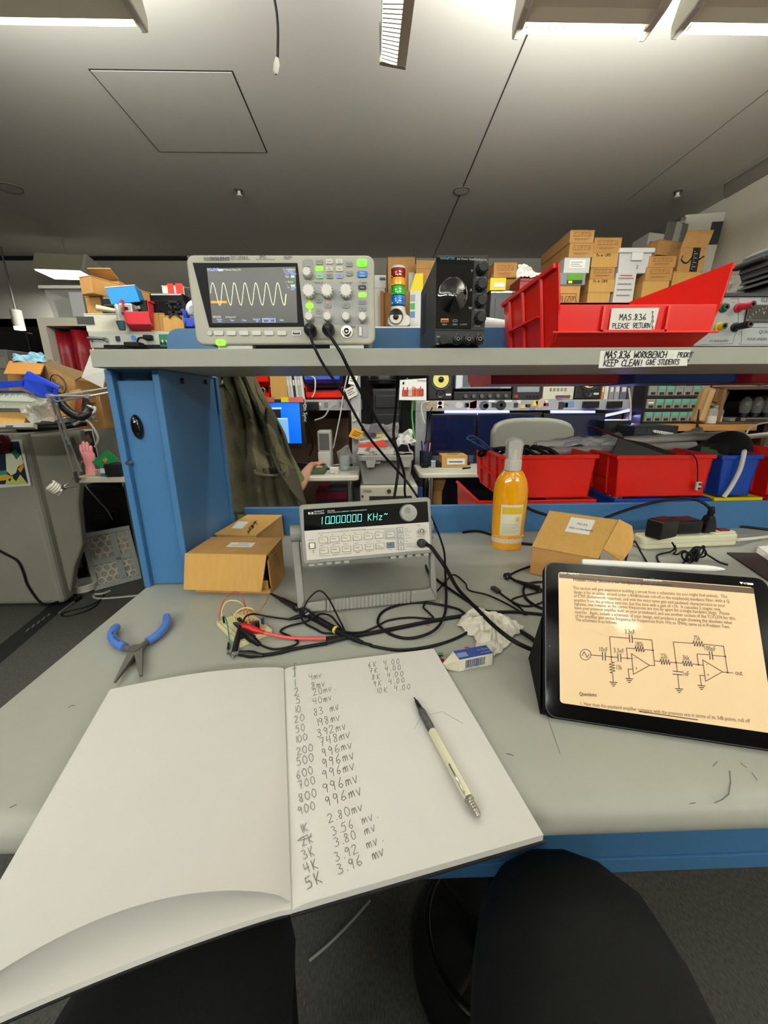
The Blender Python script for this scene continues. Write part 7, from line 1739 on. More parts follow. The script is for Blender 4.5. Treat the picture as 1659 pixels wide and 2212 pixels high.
# spring-arm lamp
CR = mat('#c9c9c7',.35,.8)
jn = P(108,855,1.6); base = P(166,1035,YT + .03)
t = thing('spring_arm_lamp','chrome spring-arm lamp folded above the white table, bare spiral bulb','lamp',base); c_ = base
def tb(a,b,r,nm='strut',mm=CR): MB().tube([a - c_,b - c_],r,8).build(nm,mm,t)
far = P(236,838,1.62); far2 = P(234,848,1.62)
tb(jn,P(192,856,1.6),.0042); tb(P(116,856,1.61),far,.0042); tb(P(192,856,1.6),far2,.0042); tb(P(118,868,1.62),P(182,858,1.62),.0036)
tb(jn,P(160,1018,1.75),.0046); tb(P(116,862,1.61),P(176,1018,1.76),.0046); tb(P(122,872,1.6),P(150,960,1.68),.0046)
tb(P(148,946,1.7),P(172,996,1.75),.0085,'spring',mat('#8a8a88',.3,1.)); tb(P(154,944,1.69),P(176,994,1.74),.0085,'spring',mat('#8a8a88',.3,1.))
for p in (jn,P(192,856,1.6),P(110,866,1.61),P(148,946,1.7)): MB().cyl(p - c_ + V((0,-.012,0)),p - c_ + V((0,.012,0)),.008,n=12).build('joint',CR,t)
MB().tube([P(162,1014,1.75) - c_,P(164,1026,1.8) - c_,V((0,0,-.01))],.009,10).build('clamp',mat('#6a6a68',.3,.9),t)
nk = [P(166,1034,1.85),P(158,1034,1.80),P(146,1044,1.74),P(138,1051,1.72)]
MB().tube([p - c_ for p in smooth_path(nk,4)],.003,7).build('neck',CR,t); MB().tube([p - c_ for p in smooth_path([P(170,1046,1.85),P(166,1050,1.80),P(150,1052,1.74),P(140,1053,1.72)],4)],.003,7).build('neck',CR,t)
so = P(139,1052,1.72); MB().tube([so - c_,P(131,1056,1.72) - c_],.011,12).build('socket',mat('#7d7d78',.3,.9),t)
b0_,b1_ = P(128,1060,1.72),P(108,1047,1.70); ax = (b1_ - b0_); x,y,d = basis(ax); LL = ax.length
MB().tube([b0_ - c_ + d * (LL * k / 60) + x * (.020 * math.cos(k * .45)) + y * (.020 * math.sin(k * .45)) for k in range(61)],.0048,8).build('bulb',mat('#d9d6c6',.35),t)
MB().tube([P(131,1056,1.72) - c_,b0_ - c_,P(126,1068,1.72) - c_],[.013,.016,.010],12).build('bulb_base',mat('#cfccbe',.4),t)
lead('lamp_wire','thin grey cord dropping from the spring-arm lamp in front of the dark gap',[(184,1048,'y',1.8),(195,1062,'y',1.82),(215,1084,'y',1.9),(230,1100,'y',1.95),(243,1122,'y',2.0)],.003,mat('#5a5a56',.5))
# things under the little table
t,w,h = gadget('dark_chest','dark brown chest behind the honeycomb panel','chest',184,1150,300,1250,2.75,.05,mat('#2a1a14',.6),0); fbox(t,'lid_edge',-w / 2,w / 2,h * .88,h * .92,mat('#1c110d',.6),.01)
t,w,h = gadget('dark_filler','dark cupboard added to stand in for shade under the white table','filler',170,1050,330,1200,2.90,.3,mat('#1a1918',.6),0); fbox(t,'door',-w * .45,w * .45,.02,h * .95,mat('#1d1c1b',.5),.01)  # dark box and panel added so their colour stands for shade
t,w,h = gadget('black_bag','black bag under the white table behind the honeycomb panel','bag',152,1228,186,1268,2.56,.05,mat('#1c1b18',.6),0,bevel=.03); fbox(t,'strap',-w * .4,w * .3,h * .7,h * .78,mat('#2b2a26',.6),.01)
t,w,h = gadget('waste_bin','black bin in the dark gap above the honeycomb panel','bin',205,1105,262,1160,2.82,.05,mat('#111112',.5),0,bevel=.02); fbox(t,'band',-w * .4,w * .2,h * .8,h * .95,mat('#24282a',.4),.006)
# honeycomb panel
pts = [P(186,1152,2.46),ZP(204,1277,.002),ZP(308,1249,.002)]
c_ = pts[1]; ux = (pts[2] - pts[1]); Wp = ux.length; ux.normalize(); uy = (pts[0] - pts[1]); uy -= ux * uy.dot(ux); Hp = uy.length; uy.normalize(); un = ux.cross(uy)
t = thing('honeycomb_panel','grey framed honeycomb filter panel leaning behind the blue cabinet','filter panel',M=fr(c_,ux,uy,un))
FRM = mat('#8f9590',.5)
f0 = .03; xm_,ym_ = Wp * .62,Hp * .47
for nm,q in (('frame_rail',(0,Wp,0,f0)),('frame_rail',(0,Wp,Hp - f0,Hp)),('frame_stile',(0,f0,f0,Hp - f0)),('frame_stile',(Wp - f0,Wp,f0,Hp - f0)),('cross_bar',(f0,Wp - f0,ym_ - .02,ym_ + .02)),('cross_bar',(xm_ - .02,xm_ + .02,f0,Hp - f0))): MB().box(q[0],q[1],q[2],q[3],-.012,.006).build(nm,FRM,t,bevel=.003)
MB().box(f0,Wp - f0,f0,Hp - f0,-.01,-.004).build('filter_mat',mat('#8f8a80',.8,var=.2,vscale=60),t)
m = MB(); R = .0215; row = 0; yy = f0 + R
while yy < Hp - f0 - R * .3:
    xx = f0 + R + (R * 1.02 if row % 2 else 0)
    while xx < Wp - f0 - R * .3:
        m.tube([(xx + R * .95 * math.cos(2 * PI * i / 14),yy + R * .95 * math.sin(2 * PI * i / 14),-.002) for i in range(14)],.0042,4,True); xx += R * 2.08
    yy += R * 1.8; row += 1
m.build('honeycomb_grid',mat('#c9c4b8',.6),t)
# white headset / cups on the floor
pc2 = ZP(172,1277,.0); t = thing('white_cup','round white open cup with lid lying on the carpet beside the cabinet','cup',(pc2.x,pc2.y,0))
MB().lathe([(.05,.001),(.075,.02),(.08,.06),(.073,.065),(.07,.03),(.001,.028)],26,Matrix.Translation((.035,0,0))).build('cup',mat('#c9c6ba',.4),t)
MB().lathe([(.001,0),(.06,.004),(.065,.015),(.05,.022),(.001,.024)],24,Matrix.Translation((-.075,0,.075)) @ Matrix.Rotation(1.1,4,'Y') @ Matrix.Rotation(.4,4,'X')).build('lid',mat('#c4c1b4',.4),t)
MB().tube([(-.04 + .04 * math.cos(i * PI / 8),-.03 + .03 * math.sin(i * PI / 8),.03) for i in range(10)],.016,10).build('handle',mat('#cfccc0',.4),t)
t2,q,c = lead('white_usb_cable','white coiled cable on the carpet in front of the round white cup',[(175,1278),(160,1278),(145,1284),(142,1292),(152,1297),(166,1294),(172,1284)],.006,mat('#c4c2b6',.45)) if False else (None,None,None)
def lead0(name,label,pts,r,m=RUBBER): 
    q = smooth_path([ZP(u,v,r) for u,v in pts],5); c = q[0].copy(); t = thing(name,label,'cable',c); MB().tube([p - c for p in q],r,8).build('cord',m,t); return t
lead0('floor_cable','white cable coiled on the carpet in front of the round white cup',[(168,1275),(152,1280),(142,1288),(146,1295),(160,1296),(170,1288)],.006,mat('#c4c2b6',.45))
lead0('floor_cable','white cable running on the carpet from the honeycomb panel to the bench',[(238,1276),(222,1282),(205,1284),(203,1290),(215,1293),(250,1291),(300,1286),(330,1283)],.006,mat('#b9b8ae',.45))
lead0('floor_cable','thin black cable loop on the carpet below the round white cup',[(225,1285),(215,1297),(190,1310),(150,1320),(132,1328),(145,1331),(180,1322),(205,1310),(220,1292)],.004)
t = lead('wall_cable','black cable snaking down the grey cabinet onto the carpet',[(-10,1185,'y',2.13),(12,1197,'y',2.13),(38,1212,'y',2.13),(50,1235,'y',2.13),(60,1265,'y',2.13),(85,1300,'y',2.13),(100,1306,'y',2.12),(125,1300,'y',2.12)],.006)[0]
a_,b_ = [ZP(148,1290,0),ZP(168,1297,0)],[ZP(-60,1462,0),ZP(-20,1440,0)]
t = thing('cable_cover','long dark rubber cable cover on the carpet at left, scuffed','cable cover',ZP(60,1370,0)); c_ = V(t.location)
d = (b_[0] - a_[0]).normalized(); s_ = V((-d.y,d.x,0)); L = (b_[0] - a_[0]).length; Mx = fr(a_[0] - c_,d,s_,(0,0,1))
MB().prism([(-.055,.0008),(-.03,.011),(.03,.011),(.055,.0008)],0,L,Mx @ fr((0,0,0),(0,1,0),(0,0,1),(1,0,0))).build('strip',mat('#1e1f1e',.6),t)
m = MB()
for i in range(5): m.stroke([(L * (.3 + .05 * i),.02 - .004 * i),(L * (.34 + .05 * i),.026 - .004 * i)],.006,lambda a,b: Mx @ V((a,b,.0114)))
m.build('scuff',mat('#8c8d8a',.6),t)
rod('metal_strip','thin grey metal strip beside the rubber cable cover','strip',ZP(128,1324,.006),ZP(172,1291,.006),.006,mat('#8f908c',.4,.5),n=8)
crumple('clear_bag','clear plastic bag squeezed between the red tool bin and the grey tool case','plastic bag',((1585,588),(1612,600),(1608,642),(1568,642)),1.06,mat('#b9b9b2',.1,alpha=.45),.02,.02,41)
# ================================================================ rack behind the right of the shelf
YR = 2.9
zR = P(900,712,YR).z
t = thing('storage_rack','grey rack behind the bins that carries the cartons at upper right','rack',(1.45,YR,0))
MB().box(-1.62,1.28,-.12,.78,zR - .03,zR - .0005).build('shelf',STEEL,t)
xp = P(1368,880,2.72).x - 1.45
for x in (xp,1.23,-1.60):
    for y in (-.12,.7): MB().box(x,x + .035,y,y + .03,0,zR - .03).build('post',mat('#7f807d',.4,.6),t)
G1 = 'small cartons with handling symbols'
CB = CARD
def stk(lb,u0,v0,u1,v1,mark,z0=None,dep=.28,dy=0,m=CB,g=None,**k): return carton(lb,u0,v0,u1,v1,YR + dy,dep,mark,m,z0=z0,group=g,**k)
def zv(u,v,dy=0): return P(u,v,YR + dy).z
stk('bottom carton of the first stack from the left above the red bin',1200,617,1252,640,'icons',zR,dy=-.05)
t,w,h = gadget('clear_drawer_box','clear plastic box with a bright green label, second from the bottom of its stack','plastic box',1199,589,1264,615,YR - .05,.25,mat('#a9adb0',.15,alpha=.6),zv(1225,616,-.05),bevel=.006)
fbox(t,'green_label',-w * .12,w * .38,h * .15,h * .92,mat('#4f8a1f',.5),.003); fbox(t,'dark_strip',-w * .12,w * .38,h * .1,h * .4,mat('#1c2316',.5),.004); fbox(t,'yellow_mark',-w * .08,w * .05,h * .14,h * .34,mat('#d8d42a',.5),.005)
t = stk('white labelled box above the clear plastic box',1217,556,1272,589,'label',zv(1235,590,-.05),dy=-.05,m=mat('#c4c4bf',.5),lidm=mat('#9fa2a4',.3))
stk('second carton from the top of the leftmost upper stack',1228,524,1280,556,'icons',zv(1240,556,-.05),.45,-.05,CARD2)
stk('top carton of the leftmost upper stack with handling symbols',1230,497,1282,524,'icons',zv(1240,524,-.05),.45,-.05,CARD2)
z = zR
for i,(a,mk,lb) in enumerate((((1268,631,1316,650),None,'lowest carton of the second stack, mostly behind the red bin'),((1270,602,1325,631),None,'plain carton with a handwritten line, second from the bottom in the second stack'),((1274,577,1326,603),'icons','carton with handling symbols in the middle of the second stack'),((1276,545,1333,576),None,'plain carton under the top one of the second stack'),((1281,513,1340,545),'icons','top carton of the second stack with handling symbols'))):
    t = stk(lb,*a,mk,z,m=CARDL if mk is None else CARD); z = zv((a[0] + a[2]) / 2,a[1])
    if mk is None and i: x_ = MB(); x_.hand('Power CAPS',-.06,(z - t.location.z) * .72,.016,lambda p,q: V((p,-.002,q)),w=.14,adv=.6); x_.build('handwriting',INK,t)
t = stk('white printed carton under the white tote',1325,590,1368,640,None,zR,m=mat('#c9c6be',.5),lidm=mat('#cfccc4',.5)); w,h = .14,zv(1340,590) - zR
for k in range(4): fbox(t,'print_line',-.05,.05 - .01 * (k % 2),h * (.9 - k * .1),h * (.92 - k * .1),mat('#77767a',.6),.003)
fbox(t,'red_line',-.04,.04,h * .95,h * .965,mat('#b23a34',.6),.003)
for k in range(2): fbox(t,'picture',-.035 + k * .04,-.01 + k * .04,h * .3,h * .36,mat('#4f4d52',.6),.003)
x0,x1,zb,zt = px_box(1333,541,1404,589,YR); z0 = zv(1345,590)
t = thing('white_tote','white plastic tote with lid, numbered 2, on the white printed carton','storage tote',((x0 + x1) / 2,YR,z0)); w = (x1 - x0) / 2; h = zt - z0
MB().hexa([(-w * .88,.01,.001),(w * .88,.01,.001),(w * .88,.26,.001),(-w * .88,.26,.001),(-w,0,h),(w,0,h),(w,.28,h),(-w,.28,h)]).build('tub',mat('#c9c9c8',.4),t,bevel=.006)
MB().rr(-w - .012,w + .012,-.015,.30,.02,h * .88,h + .012).build('lid',mat('#d2d2d0',.4),t,bevel=.004); fbox(t,'latch',-w * .3,w * .35,h * .55,h * .98,mat('#dcdcda',.4),.012)
k = MB(); k.text('2',0.01,h * .2,.03,FRONT,z=.004); k.build('lettering',INK,t)
stk('lowest tan carton of the third stack, beside the white printed carton',1384,606,1440,645,None,zR,m=CARDL)
stk('lower carton with handling symbols in the third stack',1393,577,1450,606,'icons',zv(1410,606))
stk('top carton of the third stack with handling symbols, right of the white tote',1400,553,1458,578,'icons',zv(1420,577))
stk('plain tan carton under the carton with the curved arrow tape',1446,586,1504,640,None,zR,dy=.05,m=CARDL)
t = stk('open carton with black tape and a curved arrow mark',1462,535,1518,587,None,zv(1480,587,.05),.25,.05,CARD2,flap=(.04,.11,-.02),lidm=CARD2)
w,h = .15,zv(1480,535,.05) - zv(1480,587,.05)
fbox(t,'black_tape',-.005,.045,0,h,mat('#17181a',.4),.003); 
k = MB(); k.stroke([(-.075 + .075 * i / 8,h * .5 - .03 * math.sin(PI * i / 8) + .02 * (i / 8)) for i in range(9)],.008,lambda a,b: V((a,-.003,b))); k.stroke([(-.075,h * .5),(-.07,h * .66)],.006,lambda a,b: V((a,-.003,b))); k.stroke([(.045 + .03 * i / 5,h * .5 + .02 * i / 5) for i in range(6)],.008,lambda a,b: V((a,-.003,b))); k.build('curved_arrow',INK,t)
k = MB()
for i in range(9): k.box(.004,.010 + .02 * (i % 2),-.0042,-.0032,h * (.1 + .09 * i),h * (.13 + .09 * i))
k.build('tape_print',mat('#8d8f90',.5),t)
t = stk('brown carton wedged behind the carton with the curved arrow',1412,520,1480,556,None,zv(1430,553,.18),.25,.18,CARD2,rz=.25)
# tilted grey case and white printer cartons by the right wall
t,w,h = gadget('grey_flight_case','tall dark grey case with a silver edge strip and number 29, standing tilted','case',1400,478,1446,606,YR + .46,.2,mat('#63625c',.5),zR,rz=0,bevel=.01)
t.rotation_euler = (0,.10,0)
fbox(t,'silver_edge',-w * .12,w * .16,0,h,mat('#a9a9a4',.35,.3),.008); 
MB().box(-w * .02,w * .24,-.02,.06,h - .01,h + .03).build('corner_cap',CHROME,t,bevel=.008)
fbox(t,'number_label',w * .2,w * .52,h * .36,h * .5,mat('#8f9496',.5),.006); k = MB(); k.text('29',w * .24,h * .4,.07,FRONT,z=.008); k.build('lettering',INK,t)
t,w,h = gadget('printer_carton','tall white printer carton with black panels against the right wall','cardboard box',1447,462,1516,600,YR + .5,.22,mat('#c4bfb2',.6),zR,bevel=.004); t.rotation_euler = (0,.06,-.35)
fbox(t,'black_panel',w * .22,w * .5,h * .76,h * .93,mat('#23242a',.5),.003); fbox(t,'grey_mark',-w * .38,-w * .2,h * .72,h * .8,mat('#6f6b64',.5),.003); fbox(t,'grey_panel',-w * .38,-w * .22,h * .36,h * .52,mat('#8b8880',.5),.003); fbox(t,'dark_panel',-w * .1,w * .4,h * .42,h * .52,mat('#34343a',.5),.003)
t,w,h = gadget('blue_white_carton','white carton with a blue picture left of the tilted grey case','cardboard box',1367,502,1400,606,YR + .45,.2,mat('#bdbcb6',.6),zR,rz=.1,bevel=.004); t.rotation_euler = (0,.10,0)
fbox(t,'blue_picture',w * .0,w * .4,h * .6,h * .8,mat('#33558f',.5),.003); fbox(t,'grey_text',-w * .35,-w * .1,h * .82,h * .92,mat('#6b6c70',.5),.003); fbox(t,'grey_text',-w * .35,-w * .15,h * .55,h * .75,mat('#83848a',.5),.003)
# between the black supply and the red bin
stk('carton with handling symbols right of the black power supply',1066,567,1116,592,'icons',zv(1085,600,.1),.35,.1)
t,w,h = gadget('dark_crate','dark case under the carton right of the black power supply','case',1055,629,1110,712,YR,.3,mat('#1d1e22',.4),zR,bevel=.006); fbox(t,'lid_edge',-w / 2,w / 2,h * .95,h,mat('#77797c',.3,.5),.006); fbox(t,'front_panel',-w * .3,w * .35,h * .2,h * .82,mat('#222328',.4),.004)
zc = zv(1080,629)
t,w,h = gadget('yellow_carton','small yellow box with a white label right of the black power supply','box',1058,600,1092,628,YR - .02,.10,mat('#d8bf1c',.5),zc,bevel=.002); fbox(t,'white_label',-w * .25,w * .4,h * .25,h * .6,PAPER,.003)
carton('plain brown carton behind the small yellow box',1060,592,1122,629,YR + .12,.25,None,CARD2,z0=zc)
crumple('white_paper','curled white paper beside the red bin','paper',((1117,572),(1160,585),(1166,600),(1116,600)),YR - .1,PAPER,.04,.05,15).location.z += 0
t,w,h = gadget('red_carton','dark red box under the curled white paper','box',1116,598,1160,700,YR - .08,.2,mat('#7d1a20',.45),zR); fbox(t,'rim',-w / 2,w / 2,h * .92,h * .97,mat('#8f2228',.4),.006)
t = thing('paper_roll','white paper roll lying between the black supply and the red bin','paper roll',P(1068,711,1.6)); rr0 = .026
MB().cyl((-.045,0,.01),(.05,.02,.002),rr0,n=22).build('roll',mat('#cfcfca',.6),t); MB().cyl((.0495,.02,.002),(.052,.0205,.002),rr0 * .5,n=16).build('core',mat('#7c6a4f',.7),t)
t.location = V((P(1068,711,1.16).x,1.165,1.352 - .0)); 
tag(MB().box(-.06,.1,-.03,.05,-.03,-.0265).build('roll_ledge',STEEL,None),'thin ledge behind the blue back stop under the paper roll','ledge').location = t.location
# middle: signal tower and cartons
pt = P(860,712,YR - .03); st_ = YR - .03
t = thing('signal_tower','stacked signal light, red over amber, green and blue, with a white siren base','signal light',(pt.x,st_,zR))
def tz(v): return P(860,v,st_).z - zR
r = (P(877,640,st_).x - P(846.5,640,st_).x) / 2
t_ = MB().lathe([(r * .98,tz(664)),(r * .98,tz(661)),(r,tz(660))],26); 
for nm,v0,v1,col in (('blue_lens',662,640,'#0a63b0'),('green_lens',640,620,'#1f9a2a'),('amber_lens',620,602,'#e09a14'),('red_lens',602,582,'#7d0f12')):
    a,b = tz(v0),tz(v1); L = MB().lathe([(r,a + .003),(r * 1.02,a + .006),(r,b - .003),(r * .96,b)],28); 
    o = L.build(nm,mat(col,.1,coat=.6,spec=.7),t)
    for i in range(7): MB().lathe([(r * 1.001,a + (b - a) * (i + 1) / 8 - .002),(r * 1.02,a + (b - a) * (i + 1) / 8),(r * 1.001,a + (b - a) * (i + 1) / 8 + .002)],28,cap=False).build('lens_ring',mat(col,.1,coat=.6,spec=.7),o) if i in (2,5) else None
MB().lathe([(r,tz(582)),(r * 1.02,tz(581)),(r * .98,tz(577)),(.004,tz(576))],26).build('cap',mat('#c9c4ba',.4),t)
zb_t = tz(664); m = MB(); m.rr(-r * 1.55,r * 1.6,0.0005,zb_t - .06,.03,-.10,.09,FRONT); m.lathe([(r * 1.4,zb_t - .062),(r * 1.1,zb_t - .03),(r,zb_t)],26); m.build('siren_base',mat('#bdb9b0',.4),t,bevel=.006)
hz = tz(690); k = MB().lathe([(.046,.001),(.043,-.004),(.03,-.03),(.014,-.045)],24,Matrix.Translation((-.02,-.101,hz)) @ FRONT,cap=False); k.build('horn',mat('#4d4c49',.4),t)
MB().lathe([(.018,-.03),(.018,-.004),(.01,.0),(.002,.0)],18,Matrix.Translation((-.02,-.10,hz)) @ FRONT).build('horn_driver',BLACK,t)
lead('tower_cable','black cable curving behind the signal light base',[(875,706,'y',YR + .12),(884,698,'y',YR + .1),(893,694,'y',YR + .1),(905,702,'y',YR + .15)],.012)
t = stk('upper brown carton behind the signal light',838,555,897,589,None,zv(860,627,.3),.3,.3,CARD2); 
t = stk('lower brown carton with clear tape behind the signal light',838,627,896,700,'tape',zR,.3,.28,CARD)
fb_ = fbox(t,'white_label',.05,.13,.3,.42,mat('#bfbab0',.4),.004)
t,w,h = gadget('wooden_board','upright wooden boards and brown card left of the signal light','board',822,632,850,708,YR + .1,.03,mat('#9a6b3a',.7,var=.2,vscale=8,stretch=(8,1,.4)),zR,bevel=.002); fbox(t,'board',-w * .5,-w * .25,0,h * 1.02,mat('#7d5530',.7),.02)
t,w,h = gadget('white_carton','small white box with a dark handle right of the oscilloscope','box',806,594,834,622,YR + .15,.15,mat('#bdbdb8',.5),zv(820,622,.15)); fbox(t,'dark_handle',w * .02,w * .45,h * .62,h * .8,mat('#4a4b4c',.5),.01)
stk('pale carton under the small white box right of the oscilloscope',808,622,832,700,None,zR,.15,.13,mat('#b9b4a6',.6),lidm=mat('#bfbaac',.6))
t = stk('opened brown carton between the signal light and the black supply',898,580,940,640,None,zv(915,640,.2),.3,.2,CARD2,flap=(-.0,.05,.0),lidm=CARD2)
stk('brown carton under the opened one behind the black supply',896,640,950,705,None,zR,.3,.2,CARD)
rod('thin_spike','thin dark strip sticking up above the opened brown carton','rod',P(899,570,YR + .22),P(895,536,YR + .22),.006,mat('#2d2a26',.5),.003,8)
t,w,h = gadget('yellow_white_carton','white box with a yellow top and pictures, left of the black supply','box',885,628,912,706,YR - .04,.12,mat('#c4c4c0',.5),zR,rz=-.2,bevel=.002)
MB().prism([(-w / 2,h),(w * .5,h),(w * .5,h + .10),(-w * .1,h + .10)],-.06,-.001,FRONT).build('yellow_top',mat('#d8c41c',.5),t)
for i,col in enumerate(('#4f6f9a','#3f8a4a','#8a8f98')): fbox(t,'picture',-w * .46,-w * .1,h * (.3 + i * .22),h * (.46 + i * .22),mat(col,.5),.003)

# ================================================================ the bench across the aisle
YF1 = 2.33
def zt_(u,v): return ZP(u,v,.74)
WT = mat('#c9c5b4',.45)
def far_table(label,u0,v0,u1,v1,X0=None,X1=None):
    a,b = zt_(u0,v0),zt_(u1,v1); x0 = X0 if X0 is not None else a.x; x1 = X1 if X1 is not None else b.x; y = (a.y + b.y) / 2
    t = thing('white_table',label,'table',((x0 + x1) / 2,y,0)); w = (x1 - x0) / 2
    MB().rr(-w,w,0,.38,.04,.71,.74).build('table_top',WT,t,bevel=.008,seg=3)
    for x in (-w + .08,w - .06):
        for yy in (.06,.32): MB().cyl((x,yy,0),(x,yy,.71),.018,n=12).build('leg',CHROME,t)
    return t,y,w
ta,ya,wa = far_table('white table with a computer screen beyond the jacket',700,1030,775,1028,X0=-1.25)
tbb,yb,wb_ = far_table('white table under the three dark screens',906,1024,1300,1018,X1=1.56)
GF = mat('#8f9090',.5,var=.03,vscale=5)
# grey uprights and the sticker covered shelf
YS2 = 2.78
x0,x1,zl,zh = px_box(648,863,780,887,YS2)
t = thing('left_console','grey shelf beam with outlets above the blue computer screen','shelf',((x0 + x1) / 2,YS2,zl)); w = (x1 - x0) / 2; h = zh - zl
MB().box(-w - .9,w,0,.3,0,h).build('beam',GF,t,bevel=.004)
for i in range(3): fbox(t,'outlet',-w * .2 + i * w * .5,-w * .08 + i * w * .5,h * .3,h * .75,mat('#5f6062',.5),.004)
fbox(t,'label',-w * .55,-w * .3,h * .45,h * .7,PAPER,.004)
x0,x1,_,_ = px_box(756,1000,778,812,YS2 - .06)
t = thing('grey_upright','grey upright panel with notes pinned on, left of the black case','upright',((x0 + x1) / 2,YS2 - .06,0)); w = (x1 - x0) / 2; MB().box(-w,w,0,.05,0,1.44).build('panel',GF,t,bevel=.003)
def note(name,label,pts,Y,m,text=None,cat='note'):
    w_ = [P(*p,Y) for p in pts]; c = w_[3]; t = thing(name,label,cat,c); MB().slab([w_[0] - c,w_[3] - c,w_[2] - c,w_[1] - c],.003).build('sheet',m,t)
    d = (w_[2] - w_[3]); L = d.length; k = MB(); up = (w_[0] - w_[3]); o = V((0,-.004,0))
    for i in range(3): k.add([o + d * .15 + up * (.3 + .2 * i),o + d * (.85 - .15 * (i % 2)) + up * (.3 + .2 * i),o + d * (.85 - .15 * (i % 2)) + up * (.36 + .2 * i),o + d * .15 + up * (.36 + .2 * i)],[(0,1,2,3)])
    k.build('writing',mat('#5a5a58',.7) if text is None else mat(text,.7),t); return t
note('paper_note','white note pinned at the top of the grey upright',((757,806),(774,808),(768,832),(752,829)),YS2 - .075,PAPER)
note('paper_note','tilted white note with pencil writing on the grey upright',((744,841),(767,832),(773,852),(753,863)),YS2 - .08,mat('#c9c5b4',.7))
note('orange_card','orange-yellow card pinned on the grey upright',((762,923),(787,933),(782,953),(753,943)),YS2 - .09,mat('#e0a02a',.6),'#7a5a1a')
note('paper_note','small pale note low on the grey upright',((758,892),(775,890),(776,905),(762,912)),YS2 - .075,mat('#b9b6a2',.7))
x0,x1,zl,zh = px_box(898,864,1366,887,YS2)
t = thing('right_console','long grey shelf beam covered in stickers, under the loudspeakers','shelf',((x0 + x1) / 2,YS2,zl)); w = (x1 - x0) / 2; h = zh - zl; cxr = (x0 + x1) / 2
MB().box(-w,w,0,.36,0,h).build('beam',GF,t,bevel=.004)
MB().box(-w,-w + .075,.0,.05,-zl,0).build('upright',GF,t,bevel=.003)
def stick(u0,v0,u1,v1,col,rot=0,nm='sticker',rnd_=False):
    a,b,c,d = px_box(u0,v1,u1,v0,YS2); a -= cxr; b -= cxr; c -= zl; d -= zl
    mx,mz = (a + b) / 2,(c + d) / 2; k = MB()
    if rnd_: k.prism([(mx + (b - a) / 2 * math.cos(i * PI / 9),mz + (d - c) / 2 * math.sin(i * PI / 9)) for i in range(18)],.0005,.003,FRONT)
    else:
        q = [((a - mx),(c - mz)),((b - mx),(c - mz)),((b - mx),(d - mz)),((a - mx),(d - mz))]; cr,sr = math.cos(rot),math.sin(rot)
        k.prism([(mx + x * cr - y * sr,mz + x * sr + y * cr) for x,y in q],.0005,.003,FRONT)
    return k.build(nm,mat(col,.5),t)
for a in ((1015,865,1030,882,'#b8706a'),(1008,868,1033,883,'#b9a49a',.3),(1124,875,1138,882,'#c9a27a'),(1117,864,1125,872,'#c4c0b4'),(1135,873,1146,880,'#1e1e1e'),(1152,866,1162,877,'#d8c41e'),(1174,871,1185,877,'#7a2f2a'),(1176,864,1184,870,'#c9c6bc'),(1207,868,1218,884,'#2a2422'),(1222,867,1240,879,'#5f7ea8',.1),(1160,862,1178,880,'#b9a08c',.5),(1267,868,1280,882,'#b06a5a',.3),(1090,864,1106,869,'#c9c9c4'),(1055,864,1070,869,'#c9c9c4'),(1144,880,1156,886,'#7a6a9a'),(1205,858,1215,864,'#6a5a9a')): stick(*a)
for a in ((1071,865,1094,886,'#1c1c1e',0,'sticker',True),(1036,866,1056,886,'#3f4a52',0,'sticker',True),(983,868,1000,882,'#b9b2a4',0,'sticker',True),(1044,872,1056,882,'#b8a23a',0,'sticker',True),(1080,871,1086,879,'#b9b9b4',0,'sticker',True)): stick(*a)
for i in range(7):
    stick(920 + (i % 2) * 14 + (26 if i > 3 else 0),867 + (i // 2 % 2) * 9,929 + (i % 2) * 14 + (26 if i > 3 else 0),875 + (i // 2 % 2) * 9,'#a88c55',0,'wood_disc',True)
stick(944,867,959,882,'#d6d6d2',0,'charger_cube')
for u in (1004,1062,1110,1218): stick(u,870,u + 9,880,'#2a2a2c',0,'outlet')
zs = zh
def speaker(label,u0,u1):
    t,w,h = gadget('loudspeaker',label,'loudspeaker',u0,802,u1,863,YS2 + .01,.25,mat('#151517',.45),zs,bevel=.012,group='black studio loudspeakers')
    r = w * .40; cz = h * .72
    k = MB().lathe([(r,0),(r,.006),(r * .86,.004),(r * .78,-.006)],28,Matrix.Translation((0,-.002,cz)) @ FRONT); k.build('surround',mat('#26262a',.5),t)
    MB().lathe([(r * .78,.0),(r * .3,-.004),(r * .28,.004),(.002,.008)],28,Matrix.Translation((0,-.008,cz)) @ FRONT).build('yellow_cone',mat('#cfc46a',.5),t)
    MB().lathe([(r * .3,.0),(r * .2,.010),(.002,.014)],20,Matrix.Translation((0,-.009,cz)) @ FRONT).build('dust_cap',mat('#101012',.4),t)
    MB().lathe([(r * .45,.002),(r * .4,.006),(r * .14,-.002),(.002,.006)],22,Matrix.Translation((0,-.002,h * .24)) @ FRONT).build('tweeter',mat('#1e1e20',.3),t)
    fbox(t,'name_badge',w * .22,w * .42,h * .17,h * .24,mat('#c9c7bc',.5),.003); return t
speaker('black studio loudspeaker with a yellow cone beside the calendar page',924,978); speaker('black studio loudspeaker with a yellow cone, right of the white recorder',1240,1296)
t,w,h = gadget('studio_oscilloscope','large pale instrument with a grey screen on the sticker covered shelf','instrument',984,798,1104,846,YS2 + .01,.3,mat('#b9bcc4',.45),zs + .075,bevel=.006); fbox(t,'screen',-w * .38,w * .26,h * .1,h * .95,mat('#4a5356',.2),.004); fbox(t,'screen_bezel',-w * .42,w * .30,h * .05,h * .09,mat('#8c9098',.4),.005)
